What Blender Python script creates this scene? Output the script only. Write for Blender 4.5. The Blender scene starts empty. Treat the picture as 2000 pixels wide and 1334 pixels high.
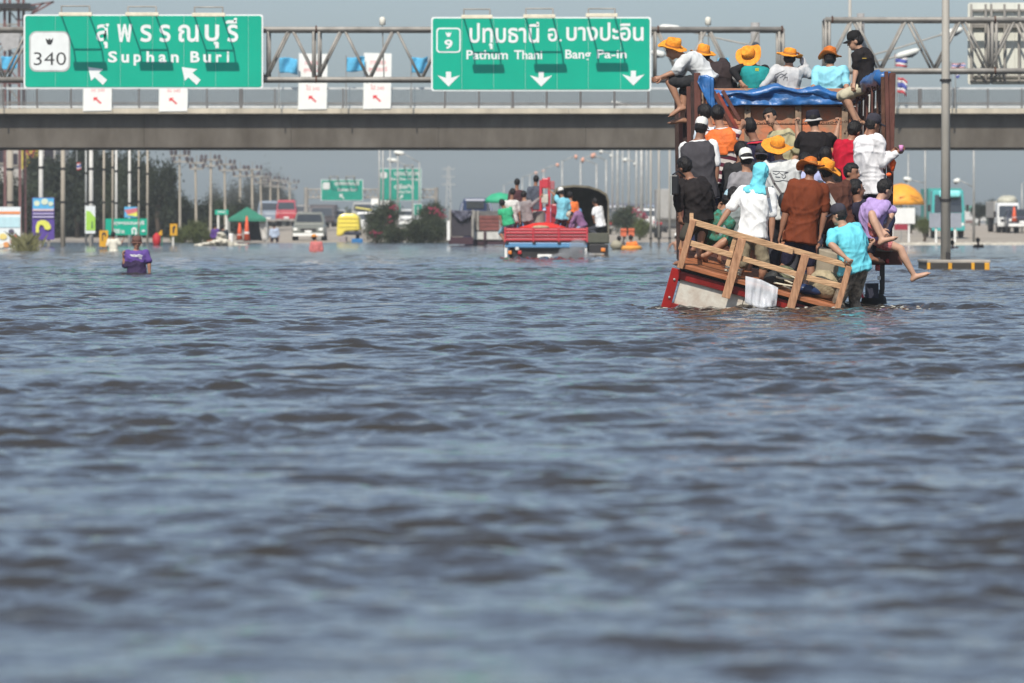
import bpy, math, random
import numpy as np
from mathutils import Vector, Matrix, noise
from mathutils.bvhtree import BVHTree

scene = bpy.context.scene
COL = scene.collection
R = math.radians

# ------------------------------------------------------------------ camera
F = 11111.1            # focal length in photo pixels (200 mm on a 36 mm frame, 2000 px wide)
HC = 1.07              # eye height above the flood water (z = 0)
HZ = 434.0             # horizon row in the photograph
cam_d = bpy.data.cameras.new('camera')
cam = bpy.data.objects.new('camera', cam_d); COL.objects.link(cam)
cam.location = (0, 0, HC); cam.rotation_euler = (R(90), 0, 0)
cam_d.lens = 200; cam_d.sensor_width = 36; cam_d.shift_y = -(667 - HZ) / 2000
cam_d.clip_start = 0.5; cam_d.clip_end = 20000
cam_d.dof.use_dof = True; cam_d.dof.focus_distance = 72; cam_d.dof.aperture_fstop = 4.6
scene.camera = cam

# ------------------------------------------------------------------ sky, sun, exposure
SUN_EL, SUN_AZ = 47.0, 194.0        # sun high behind the camera, a little to the left (azimuth from +Y, clockwise)
w = bpy.data.worlds.new('World'); scene.world = w; w.use_nodes = True
nt = w.node_tree; nt.nodes.clear()
sky = nt.nodes.new('ShaderNodeTexSky'); sky.sky_type = 'NISHITA'; sky.sun_disc = False
sky.sun_elevation = R(SUN_EL); sky.sun_rotation = R(SUN_AZ)
sky.air_density = 1.0; sky.dust_density = 1.5; sky.ozone_density = 2.0; sky.altitude = 5
tint = nt.nodes.new('ShaderNodeMix'); tint.data_type = 'RGBA'; tint.blend_type = 'MULTIPLY'
tint.inputs[0].default_value = 1.0; tint.inputs[7].default_value = (0.82, 0.945, 1.10, 1)
hsv = nt.nodes.new('ShaderNodeHueSaturation'); hsv.inputs['Saturation'].default_value = .6
bg = nt.nodes.new('ShaderNodeBackground'); bg.inputs[1].default_value = 0.103
out = nt.nodes.new('ShaderNodeOutputWorld')
nt.links.new(sky.outputs[0], hsv.inputs['Color']); nt.links.new(hsv.outputs[0], tint.inputs[6]); nt.links.new(tint.outputs[2], bg.inputs[0]); nt.links.new(bg.outputs[0], out.inputs[0])
sun_d = bpy.data.lights.new('sun', 'SUN'); sun_d.energy = 4.3; sun_d.angle = R(0.6); sun_d.color = (1.0, 0.94, 0.84)
sun = bpy.data.objects.new('sun', sun_d); COL.objects.link(sun)
_s = Vector((math.sin(R(SUN_AZ)) * math.cos(R(SUN_EL)), math.cos(R(SUN_AZ)) * math.cos(R(SUN_EL)), math.sin(R(SUN_EL))))
sun.rotation_euler = _s.to_track_quat('Z', 'Y').to_euler(); sun.location = (-20, -20, 40)
scene.view_settings.view_transform = 'Standard'; scene.view_settings.look = 'None'
scene.view_settings.exposure = 0.12; scene.view_settings.gamma = 1.0; scene.view_settings.use_curve_mapping = False
scene.cycles.volume_max_steps = 64
scene.cycles.max_bounces = 8

# ------------------------------------------------------------------ helpers
def P(px, py, D):
    "a point seen at photo pixel (px, py), D metres from the camera"
    return Vector(((px - 1000) / F * D, D, HC + (HZ - py) / F * D))
X, Y, Z = Vector((1, 0, 0)), Vector((0, 1, 0)), Vector((0, 0, 1))
def V(*a): return Vector(a)

_mats = {}
def M(name, col, rough=.65, metal=0., var=.18, scale=4., bump=0., bscale=30., col2=None, stretch=(1, 1, 1), spec=.4, sheen=0.):
    if name in _mats: return _mats[name]
    m = bpy.data.materials.new(name); m.use_nodes = True
    n = m.node_tree.nodes; L = m.node_tree.links
    b = n['Principled BSDF']
    b.inputs['Roughness'].default_value = rough; b.inputs['Metallic'].default_value = metal
    b.inputs['Specular IOR Level'].default_value = spec
    if sheen: b.inputs['Sheen Weight'].default_value = sheen
    tc = n.new('ShaderNodeTexCoord'); mp = n.new('ShaderNodeMapping'); mp.inputs['Scale'].default_value = stretch
    L.new(tc.outputs['Object'], mp.inputs[0])
    nz = n.new('ShaderNodeTexNoise'); nz.inputs['Scale'].default_value = scale; nz.inputs['Detail'].default_value = 5
    nz.inputs['Roughness'].default_value = .62
    L.new(mp.outputs[0], nz.inputs['Vector'])
    rp = n.new('ShaderNodeValToRGB')
    c = col; d = col2 if col2 else tuple(x * (1 - var) for x in col[:3]); e = tuple(min(1, x * (1 + var * .6)) for x in col[:3])
    rp.color_ramp.elements[0].position = .32; rp.color_ramp.elements[0].color = (*d[:3], 1)
    rp.color_ramp.elements[1].position = .68; rp.color_ramp.elements[1].color = (*e, 1)
    L.new(nz.outputs[0], rp.inputs[0]); L.new(rp.outputs[0], b.inputs['Base Color'])
    if bump:
        n2 = n.new('ShaderNodeTexNoise'); n2.inputs['Scale'].default_value = bscale; n2.inputs['Detail'].default_value = 4
        L.new(mp.outputs[0], n2.inputs['Vector'])
        bp = n.new('ShaderNodeBump'); bp.inputs['Strength'].default_value = bump; bp.inputs['Distance'].default_value = .02
        L.new(n2.outputs[0], bp.inputs['Height']); L.new(bp.outputs[0], b.inputs['Normal'])
    _mats[name] = m
    return m
def cloth(col, tag=''):
    key = 'cloth_%s_%02x%02x%02x' % (tag, *(int(255 * max(0, min(1, x))) for x in col[:3]))
    return M(key, col, rough=.85, var=.22, scale=7, bump=.55, bscale=13, spec=.15, stretch=(1.3, 1.3, .6))

class MB:
    "collects shapes in world space; build() links them as one mesh object"
    def __init__(s): s.v = []; s.f = []; s.mi = []; s.cur = 0
    def add(s, vs, fs):
        o = len(s.v); s.v += [tuple(p) for p in vs]
        for q in fs: s.f.append(tuple(i + o for i in q)); s.mi.append(s.cur)
        return s
    def box(s, c, sx, sy, sz, ax=X, ay=Y, az=Z):
        c = Vector(c); vs = []
        for k in (-.5, .5):
            for j in (-.5, .5):
                for i in (-.5, .5): vs.append(c + ax * (i * sx) + ay * (j * sy) + az * (k * sz))
        return s.add(vs, [(0, 2, 3, 1), (4, 5, 7, 6), (0, 1, 5, 4), (2, 6, 7, 3), (0, 4, 6, 2), (1, 3, 7, 5)])
    def span(s, x0, x1, y0, y1, z0, z1): return s.box(((x0 + x1) / 2, (y0 + y1) / 2, (z0 + z1) / 2), abs(x1 - x0), abs(y1 - y0), abs(z1 - z0))
    def bar(s, a, b, wx, wy, ref=Y):
        "box beam from a to b; wy measured along ref"
        a, b = Vector(a), Vector(b); d = (b - a); l = d.length
        if l < 1e-6: return s
        d /= l; r = ref - d * ref.dot(d)
        if r.length < 1e-4: r = X - d * X.dot(d)
        r.normalize(); q = d.cross(r)
        return s.box((a + b) / 2, wx, wy, l, q, r, d)
    def loft(s, rings, caps=True):
        n = len(rings[0]); o = []
        fs = []
        for k in range(len(rings) - 1):
            for i in range(n):
                j = (i + 1) % n
                fs.append((k * n + i, k * n + j, (k + 1) * n + j, (k + 1) * n + i))
        if caps:
            fs.append(tuple(range(n - 1, -1, -1))); fs.append(tuple((len(rings) - 1) * n + i for i in range(n)))
        return s.add([p for r in rings for p in r], fs)
    def tube(s, pts, rad, n=8, caps=True, flat=1., ref=None):
        pts = [Vector(p) for p in pts]
        if not hasattr(rad, '__len__'): rad = [rad] * len(pts)
        rings = []; prev = None
        for i, p in enumerate(pts):
            a = pts[max(i - 1, 0)]; b = pts[min(i + 1, len(pts) - 1)]
            t = (b - a)
            if t.length < 1e-7: t = Z.copy()
            t.normalize()
            u = ref if ref is not None else (prev if prev is not None else (Y if abs(t.dot(Y)) < .9 else X))
            u = u - t * u.dot(t)
            if u.length < 1e-5: u = X - t * X.dot(t)
            u.normalize(); prev = u; q = t.cross(u)
            rings.append([p + u * (math.cos(2 * math.pi * k / n) * rad[i] * flat) + q * (math.sin(2 * math.pi * k / n) * rad[i]) for k in range(n)])
        return s.loft(rings, caps)
    def cap(s, a, ra, b, rb, n=12, k=3):
        "capsule with round ends"
        a, b = Vector(a), Vector(b); d = b - a
        if d.length < 1e-5: d = Z * .001
        d.normalize(); pts = []; rr = []
        for i in range(k):
            t = math.pi / 2 * (1 - (i + .15) / k); pts.append(a - d * ra * math.sin(t)); rr.append(ra * math.cos(t))
        pts += [a, b]; rr += [ra, rb]
        for i in range(k):
            t = math.pi / 2 * ((i + .85) / k); pts.append(b + d * rb * math.sin(t)); rr.append(rb * math.cos(t))
        return s.tube(pts, rr, n)
    def ell(s, c, rx, ry, rz, ax=X, ay=Y, az=Z, nu=14, nv=9):
        c = Vector(c); vs = [c + az * rz]; fs = []
        for j in range(1, nv):
            t = math.pi * j / nv
            for i in range(nu):
                p = 2 * math.pi * i / nu
                vs.append(c + ax * (rx * math.sin(t) * math.cos(p)) + ay * (ry * math.sin(t) * math.sin(p)) + az * (rz * math.cos(t)))
        vs.append(c - az * rz); e = len(vs) - 1
        for i in range(nu):
            fs.append((0, 1 + i, 1 + (i + 1) % nu))
            for j in range(nv - 2):
                a = 1 + j * nu; b = a + nu
                fs.append((a + i, b + i, b + (i + 1) % nu, a + (i + 1) % nu))
            a = 1 + (nv - 2) * nu
            fs.append((a + i, e, a + (i + 1) % nu))
        return s.add(vs, fs)
    def prism(s, poly, o, ax, ay, az, d):
        "polygon (a, b) in the ax, ay plane pushed by d along az"
        o = Vector(o); n = len(poly)
        vs = [o + ax * a + ay * b for a, b in poly] + [o + ax * a + ay * b + az * d for a, b in poly]
        fs = [tuple(range(n - 1, -1, -1)), tuple(range(n, 2 * n))] + [(i, (i + 1) % n, n + (i + 1) % n, n + i) for i in range(n)]
        return s.add(vs, fs)
    def lathe(s, prof, o, az=Z, ax=None, n=20, caps=True):
        o = Vector(o); az = az.normalized(); u = (ax or (X if abs(az.dot(X)) < .9 else Y)); u = (u - az * u.dot(az)).normalized(); q = az.cross(u)
        rings = [[o + az * h + u * (r * math.cos(2 * math.pi * i / n)) + q * (r * math.sin(2 * math.pi * i / n)) for i in range(n)] for r, h in prof]
        return s.loft(rings, caps)
    def mesh(s, name, off=V(0, 0, 0)):
        me = bpy.data.meshes.new(name)
        me.from_pydata([(x - off.x, y - off.y, z - off.z) for x, y, z in s.v], [], s.f)
        return me
    def build(s, name, mats, parent=None, smooth=False, bevel=0., label=None, kind=None, fix=True):
        off = root_loc(parent) if parent else V(0, 0, 0)
        me = s.mesh(name, off)
        if not isinstance(mats, (list, tuple)): mats = [mats]
        for m in mats: me.materials.append(m)
        if len(mats) > 1: me.polygons.foreach_set('material_index', s.mi)
        if smooth: me.polygons.foreach_set('use_smooth', [True] * len(me.polygons))
        o = bpy.data.objects.new(name, me); COL.objects.link(o)
        if parent: o.parent = parent
        if bevel:
            b = o.modifiers.new('bevel', 'BEVEL'); b.width = bevel; b.segments = 2; b.limit_method = 'ANGLE'
        if label: o['label'] = label
        if kind: o['kind'] = kind
        return o
def root_loc(o):
    p = V(0, 0, 0)
    while o: p = p + o.location; o = o.parent
    return p
def tag(o, label=None, cat=None, group=None, kind=None):
    if label: o['label'] = label
    if cat: o['category'] = cat
    if group: o['group'] = group
    if kind: o['kind'] = kind
    return o
def thing(name, loc, label, cat, group=None):
    o = bpy.data.objects.new(name, None); COL.objects.link(o); o.location = Vector(loc); o.empty_display_size = .2
    return tag(o, label, cat, group)
def text_mesh(body, bold=0.):
    c = bpy.data.curves.new('lettering', 'FONT'); c.body = body; c.offset = bold; c.resolution_u = 3
    o = bpy.data.objects.new('lettering', c); COL.objects.link(o)
    dg = bpy.context.evaluated_depsgraph_get()
    me = bpy.data.meshes.new_from_object(o.evaluated_get(dg))
    vs = [tuple(v.co) for v in me.vertices]; fs = [tuple(p.vertices) for p in me.polygons]
    bpy.data.objects.remove(o); bpy.data.curves.remove(c); bpy.data.meshes.remove(me)
    return vs, fs
def text_fit(mb, body, px0, px1, py0, py1, D, bold=.015, mirror=False):
    "lettering fitted to a box of photo pixels, lying in the plane y = D"
    vs, fs = text_mesh(body, bold)
    xs = [v[0] for v in vs]; ys = [v[1] for v in vs]; a0, a1, b0, b1 = min(xs), max(xs), min(ys), max(ys)
    pts = [P(px0 + (x - a0) / (a1 - a0) * (px1 - px0), py1 + (y - b0) / (b1 - b0) * (py0 - py1), D) for x, y, z in vs]
    return mb.add(pts, fs)
def poly_px(mb, pts, D, d=.01):
    "a flat shape outlined in photo pixels, thickness d, front face at y = D"
    n = len(pts); q = [P(x, y, D) for x, y in pts]
    return mb.add(q + [p + Y * d for p in q], [tuple(range(n)), tuple(range(2 * n - 1, n - 1, -1))] + [(i, n + i, n + (i + 1) % n, (i + 1) % n) for i in range(n)])
def rbox_px(x0, x1, y0, y1, r, n=5):
    pts = []
    for cx, cy, a in ((x1 - r, y1 - r, 0), (x0 + r, y1 - r, 90), (x0 + r, y0 + r, 180), (x1 - r, y0 + r, 270)):
        for i in range(n + 1):
            t = R(a + 90 * i / n); pts.append((cx + r * math.cos(t), cy + r * math.sin(t)))
    return pts
ORD = 'first second third fourth fifth sixth seventh eighth ninth tenth eleventh twelfth thirteenth fourteenth fifteenth sixteenth seventeenth eighteenth nineteenth twentieth'.split()
rng = random.Random(7)

# ------------------------------------------------------------------ shared materials
concrete = M('concrete', (.33, .30, .26), rough=.9, var=.35, scale=.9, bump=.3, bscale=12)
galv = M('galvanised_steel', (.36, .36, .34), rough=.5, metal=.35, var=.25, scale=3)
galv_old = M('weathered_steel', (.30, .28, .25), rough=.6, metal=.2, var=.35, scale=2)
white_paint = M('white_paint', (.78, .77, .73), rough=.5, var=.08)
sign_green = M('sign_green', (.0, .37, .24), rough=.5, var=.07, scale=.8, spec=.2)
sign_white = M('sign_white', (.74, .76, .74), rough=.45, var=.06)
black_rubber = M('black_rubber', (.018, .017, .016), rough=.8)
dark_metal = M('dark_metal', (.035, .032, .032), rough=.5, metal=.3)
rust = M('rust', (.10, .045, .028), rough=.85, var=.5, scale=9, bump=.4)
glass = M('dark_glass', (.03, .035, .04), rough=.06, spec=.8)
# ================================================================== SETTING
# ---- flood water: graded world grid with summed travelling waves
def water():
    ys = [5.0]
    while ys[-1] < 420:
        y = ys[-1]; ys.append(y + (.035 if y < 14 else .035 + (y - 14) * .0012 if y < 80 else .115 if y < 125 else .115 + (y - 125) * .007))
    ys += [500, 700, 1000, 1500, 2500, 4000]
    ys = [-60, -30, -12, -4, 1.5] + ys
    xs = []
    n = 205
    for i in range(-n, n + 1): xs.append(i / n)
    ys = np.array(ys); u = np.array(xs)
    half = np.where(ys < 5, 9., 5. + np.maximum(ys, 0) * .112)
    Xg = np.outer(half, u)
    # coarse wings out to the sides
    wing = np.array([1.06, 1.15, 1.3, 1.6, 2.2, 3.5, 6, 12])
    Xg = np.concatenate([-np.outer(half, wing[::-1]) - (wing[::-1] - 1) * 12, Xg, np.outer(half, wing) + (wing - 1) * 12], 1)
    Yg = np.repeat(ys[:, None], Xg.shape[1], 1)
    Zg = np.zeros_like(Xg); DX = np.zeros_like(Xg); DY = np.zeros_like(Xg)
    r = np.random.RandomState(4)
    cell = np.gradient(ys)[:, None] * np.ones_like(Xg)
    K = 110
    patch = np.zeros_like(Xg)
    for i in range(7):
        a = r.rand() * 6.283; kk = 6.283 / (1.6 + 6 * r.rand()); patch += np.sin(kk * (math.cos(a) * Xg * .45 + math.sin(a) * Yg) + r.rand() * 6)
    patch = np.clip(.72 + .28 * patch / 1.3, .35, 1.3)
    for i in range(K):
        lam = .13 * (15. ** ((i + r.rand()) / K))           # 0.13 .. 2 m
        th = r.normal(-.5 * math.pi, .42 if lam > .5 else 1.05)                        # travel towards the viewer, wide spread
        k = 2 * math.pi / lam; kx, ky = k * math.cos(th), k * math.sin(th)
        A = .027 * lam / math.sqrt(K) * (.5 + 1. * r.rand()) * (1.15 if lam < .7 else 1.15 * (.7 / lam) ** 1.0)
        ph = r.rand() * 6.283
        wob = .5 * np.sin(Xg * .31 * (1 + r.rand()) + Yg * .17 * r.rand() + r.rand() * 6) + .5 * np.sin(Yg * .23 * (.5 + r.rand()) + r.rand() * 6)
        amp = A * (1 + .55 * wob) * (patch * 1.25 if lam < .6 else .6 + .4 * patch) * np.clip(lam / (2.6 * cell) - .35, 0, 1)
        amp = amp * np.clip(.78 + (Yg - 13) * .028, .78, 1.32)
        a = kx * Xg + ky * Yg + ph + .6 * wob
        Zg += amp * np.cos(a); DX -= amp * .75 * math.cos(th) * np.sin(a); DY -= amp * .75 * math.sin(th) * np.sin(a)
    # churned water round the trucks
    for (cx, cy, rx, ry, g) in ((2.0, 70.2, .8, 1.8, .022), (3.2, 69.3, 2.2, .9, .012), (5.2, 70.6, 1.4, 2.0, .024), (1.0, 165, 3.2, 3, .05), (-7.6, 114.6, .9, .9, .02)):
        m = np.exp(-((Xg - cx) / rx) ** 2 - ((Yg - cy) / ry) ** 2)
        for i in range(14):
            lam = .16 + .3 * r.rand(); th = r.rand() * 6.283; k = 6.283 / lam
            Zg += m * g / 3.2 * np.cos(k * (math.cos(th) * Xg + math.sin(th) * Yg) + r.rand() * 6)
    fade = np.clip((np.abs(Yg - 200) < 2000) * 1., 0, 1)
    vs = np.stack([Xg + DX, Yg + DY, Zg * fade], -1).reshape(-1, 3)
    nr, nc = Xg.shape
    idx = np.arange(nr * nc).reshape(nr, nc)
    q = np.stack([idx[:-1, :-1], idx[:-1, 1:], idx[1:, 1:], idx[1:, :-1]], -1).reshape(-1, 4)
    me = bpy.data.meshes.new('flood_water')
    me.vertices.add(len(vs)); me.vertices.foreach_set('co', vs.ravel())
    me.loops.add(q.size); me.loops.foreach_set('vertex_index', q.ravel())
    me.polygons.add(len(q)); me.polygons.foreach_set('loop_start', np.arange(0, q.size, 4)); me.polygons.foreach_set('loop_total', np.full(len(q), 4))
    me.polygons.foreach_set('use_smooth', np.ones(len(q), bool))
    me.update(); me.validate()
    m = bpy.data.materials.new('flood_water'); m.use_nodes = True
    n = m.node_tree.nodes; L = m.node_tree.links; b = n['Principled BSDF']
    b.inputs['Roughness'].default_value = .07; b.inputs['IOR'].default_value = 1.33
    tc = n.new('ShaderNodeTexCoord')
    mud = n.new('ShaderNodeTexNoise'); mud.inputs['Scale'].default_value = .12; mud.inputs['Detail'].default_value = 4
    L.new(tc.outputs['Object'], mud.inputs['Vector'])
    rp = n.new('ShaderNodeValToRGB'); rp.color_ramp.elements[0].color = (.031, .029, .026, 1); rp.color_ramp.elements[1].color = (.050, .045, .039, 1)
    L.new(mud.outputs[0], rp.inputs[0]); L.new(rp.outputs[0], b.inputs['Base Color'])
    mp = n.new('ShaderNodeMapping'); mp.inputs['Scale'].default_value = (1, .8, 1); L.new(tc.outputs['Object'], mp.inputs[0])
    prev = None
    for sc, st, ds in ((.9, .5, .22), (3.5, .55, .06), (14., .4, .010)):
        nz = n.new('ShaderNodeTexNoise'); nz.inputs['Scale'].default_value = sc; nz.inputs['Detail'].default_value = 3; L.new(mp.outputs[0], nz.inputs['Vector'])
        bp = n.new('ShaderNodeBump'); bp.inputs['Strength'].default_value = st; bp.inputs['Distance'].default_value = ds
        L.new(nz.outputs[0], bp.inputs['Height'])
        if prev: L.new(prev.outputs[0], bp.inputs['Normal'])
        prev = bp
    L.new(prev.outputs[0], b.inputs['Normal'])
    me.materials.append(m)
    o = bpy.data.objects.new('flood_water', me); COL.objects.link(o); tag(o, 'brown rippled flood water covering the whole highway', kind='structure')
water()

# ---- ground: sea-wide sheet under the water that rises to dry land behind
def ground():
    mb = MB()
    ys = [-60, 150, 240, 262, 272, 290, 330, 400, 520, 800, 1500, 5000]
    xs = [-1500, -300, -60, -40, -27, -20, -14, -10, -7, -3, 3, 8, 12, 16, 19, 24, 30, 45, 80, 300, 1500]
    def h(x, y):
        if y < 200: return -.9
        u = x / y
        edge = 272 if u > .062 else 300
        if -.047 < u < -.033: edge = 292
        k = (y - edge)
        rise = .007 if u > .06 else (.0032 if -.05 < u < -.03 else .003)
        if k < 0: return max(-.9, k * .03)
        return min(k * rise, .8 if u > .06 else (.68 if -.05 < u < -.03 else .35))
    vs = [(x, y, h(x, y)) for y in ys for x in xs]
    # finer middle rows
    ys2 = sorted(set(ys + [245 + 6 * i for i in range(40)])); xs2 = sorted(set(xs + [-30 + 1.5 * i for i in range(44)]))
    vs = [(x, y, h(x, y)) for y in ys2 for x in xs2]; n = len(xs2)
    fs = [(j * n + i, j * n + i + 1, (j + 1) * n + i + 1, (j + 1) * n + i) for j in range(len(ys2) - 1) for i in range(n - 1)]
    mb.add(vs, fs)
    o = mb.build('ground', M('dusty_concrete_ground', (.36, .31, .25), rough=.95, var=.3, scale=.25, bump=.3, bscale=3), smooth=True)
    tag(o, kind='structure')
    return h
GH = ground()
# ================================================================== OVERPASS
DB = 230.0
bridge = thing('overpass', (0, DB, 0), 'long grey concrete overpass with steel railing crossing above the flooded road', 'bridge')
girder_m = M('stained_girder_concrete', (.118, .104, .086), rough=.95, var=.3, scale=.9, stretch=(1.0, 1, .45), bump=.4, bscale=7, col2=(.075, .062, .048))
curb_m = M('pale_curb_concrete', (.50, .44, .34), rough=.9, var=.3, scale=.8, stretch=(1.5, 1, .5), bump=.2)
zb = lambda py: P(0, py, DB).z
seg = 9.6
for i in range(-7, 8):      # precast spans butted end to end
    mb = MB(); x0 = i * seg * .62 - seg * .31
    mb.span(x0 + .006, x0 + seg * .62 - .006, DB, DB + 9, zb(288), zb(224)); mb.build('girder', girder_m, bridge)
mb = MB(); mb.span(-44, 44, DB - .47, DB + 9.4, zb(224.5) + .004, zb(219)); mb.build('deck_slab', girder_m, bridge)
for i in range(-9, 10):
    mb = MB(); x0 = i * 4.6 - 2.3; mb.span(x0 + .004, x0 + 4.596, DB - .53, DB - .2, zb(222.5), zb(212)); mb.build('curb', curb_m, bridge, bevel=.015)
mb = MB(); mb.span(-44, 44, DB + 8.9, DB + 9.3, zb(219) + .004, zb(212)); mb.build('far_curb', curb_m, bridge)
for px, w_ in [(-60 + 66.2 * i, .075 if i % 4 else .13) for i in range(33)]:
    mb = MB(); p = P(px + 2, 0, DB); mb.span(p.x - w_ / 2, p.x + w_ / 2, DB - .38, DB - .30, zb(214), zb(173.5)); mb.build('railing_post', M('grey_post', (.13, .125, .12), rough=.6), bridge)
for y0, y1 in ((171, 175), (207, 210.5)):
    mb = MB(); mb.span(-44, 44, DB - .37, DB - .31, zb(y1), zb(y0)); mb.build('rail', M('pale_rail_paint', (.55, .56, .55), rough=.5, var=.15), bridge)
mb = MB()
for i in range(470): x = P(-30 + 4.4 * i, 0, DB).x; mb.span(x - .016, x + .016, DB - .352, DB - .328, zb(207.2), zb(174.8))
mb.build('balusters', M('grey_baluster', (.10, .098, .095), rough=.6), bridge, kind='stuff')
mb = MB()
for y0 in (191, 193.5): mb.tube([V(-44, DB + 8.9, zb(y0) + .02), V(0, DB + 8.9, zb(y0 + 1)), V(44, DB + 8.9, zb(y0))], .02, 5)
mb.span(-44, 44, DB + 9, DB + 9.08, zb(199), zb(197)); mb.build('far_rail', galv_old, bridge)
for x in (-42, 42):
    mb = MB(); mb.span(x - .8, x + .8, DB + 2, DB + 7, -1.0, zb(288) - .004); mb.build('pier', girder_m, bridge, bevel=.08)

# ---- temporary white detour boards hung on the railing
red_ink = M('red_ink', (.70, .03, .04), var=.1)
pink_ink = M('faded_red_ink', (.80, .28, .28), var=.2)
board_m = M('white_board', (.80, .80, .75), var=.05)
for x0, x1, y0, y1, lab in ((583, 640, 104, 214, 'tall white detour board on railing with red arrow, nearest left green sign'), (710, 765, 103, 213, 'tall white detour board on railing with red arrow, nearest right green sign'),
                       (163, 220, 70, 217, 'white detour board with red arrow showing under the 340 shield side of left sign'), (311, 368, 72, 218, 'white detour board with red arrow showing below middle of left sign')):
    D = DB - .57
    t = thing('detour_board', P((x0 + x1) / 2, y1, D), lab, 'sign', 'white detour boards on the overpass railing')
    mb = MB(); poly_px(mb, [(x0 + 1, y0), (x1, y0 + 1.5), (x1 - 2, y1 - 1), (x0 - 1, y1)], D, .03); mb.build('panel', board_m, t)
    cx = (x0 + x1) / 2
    mb = MB()
    if y0 > 90:
        text_fit(mb, 'ทางเลี่ยง', x0 + 13, x1 - 12, y0 + 12, y0 + 23, D - .006); text_fit(mb, 'สุพรรณบุรี', x0 + 10, x1 - 9, y0 + 27, y0 + 39, D - .006)
    text_fit(mb, 'ไป', cx - 14, cx - 5, y1 - 48, y1 - 38, D - .006); text_fit(mb, '340', cx - 1, cx + 13, y1 - 44, y1 - 37.5, D - .006, .0)
    mb.build('lettering', pink_ink, t)
    mb = MB(); a, b = cx - 9, y1 - 27
    poly_px(mb, [(a, b), (a + 9, b), (a + 6.7, b + 2.6), (a + 16, b + 11), (a + 13.6, b + 13.5), (a + 4.5, b + 5), (a, b + 7.5)], D - .004, .003); mb.build('arrow', red_ink, t)
    mb = MB(); mb.bar(P(cx, y0 + 8, D + .05), P(cx, y1 - 4, D + .05), .05, .05); mb.build('batten', galv, t)

# ---- flags on the overpass
def flag(x, y, wd, ht, D, bands, lab, seed, cat='flag', pole_top=None, group=None, droop=0.):
    r = random.Random(seed)
    t = thing('flag', P(x, 210, D), lab, cat, group)
    s = D / F; nx, ny = 14, 9
    mb = MB(); mb.tube([P(x, 211, D), P(x, pole_top if pole_top is not None else y - 4, D)], .03, 6); mb.build('flag_pole', galv, t)
    a, b = r.uniform(4, 7), r.random() * 6
    for bi, (m, f0, f1) in enumerate(bands):
        mb = MB(); vs = []
        rows = max(2, int((f1 - f0) * ny) + 1)
        for j in range(rows + 1):
            g = f0 + (f1 - f0) * j / rows
            for i in range(nx + 1):
                u = i / nx
                px = x + wd * u * (1 - .25 * droop * g); py = y + ht * g + droop * ht * u * .7 + math.sin(u * a + b) * ht * .10 * u
                vs.append(P(px, py, D) + Y * (math.sin(u * a * 1.5 + g * 3 + b) * abs(wd) * s * .16 * (.3 + u)))
        n = nx + 1
        mb.add(vs, [(j * n + i, j * n + i + 1, (j + 1) * n + i + 1, (j + 1) * n + i) for j in range(rows) for i in range(nx)])
        o = mb.build('cloth', m, t, smooth=True); so = o.modifiers.new('s', 'SOLIDIFY'); so.thickness = .006
blue_cloth = cloth((.10, .40, .62), 'flag'); f_red = cloth((.55, .08, .09), 'flag'); f_wht = cloth((.72, .70, .68), 'flag'); f_blu = cloth((.08, .10, .36), 'flag')
one = [(blue_cloth, 0, 1)]
thai = [(f_red, 0, .17), (f_wht, .17, .34), (f_blu, .34, .66), (f_wht, .66, .83), (f_red, .83, 1)]
for i, (x, y, wd, ht, lab) in enumerate(((545, 113, 36, 30, 'sky blue flag on overpass, left of the tall white boards'), (676, 112, 36, 28, 'sky blue flag on overpass between the two tall white boards'),
        (803, 112, 32, 30, 'sky blue flag on overpass beside the Pathum Thani sign'), (2, 110, 32, 26, 'sky blue flag on overpass at far left behind the steel truss'), (1400, 114, 24, 20, 'sky blue flag on overpass behind the straw hats'))):
    flag(x, y, wd, ht, DB - .9, one, lab, i + 3, group='blue flags along the overpass')
flag(1748, 108, 24, 22, DB - .9, thai, 'red white and blue striped flag flying under the pale street lamp head', 21, group='striped national flags', pole_top=104)
flag(1752, 150, 20, 30, DB - .8, thai, 'drooping red white and blue flag just right of the truck rack', 22, group='striped national flags', pole_top=146, droop=.3)
flag(1857, 124, 28, 9, DB - .9, thai, 'striped flag behind truss right of the tall lamp pole', 23, group='striped national flags', pole_top=120)
flag(1866, 142, 8, 16, DB - .7, thai[:3], 'small drooping striped flag below truss near white panel', 24, group='striped national flags', pole_top=140)

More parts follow.
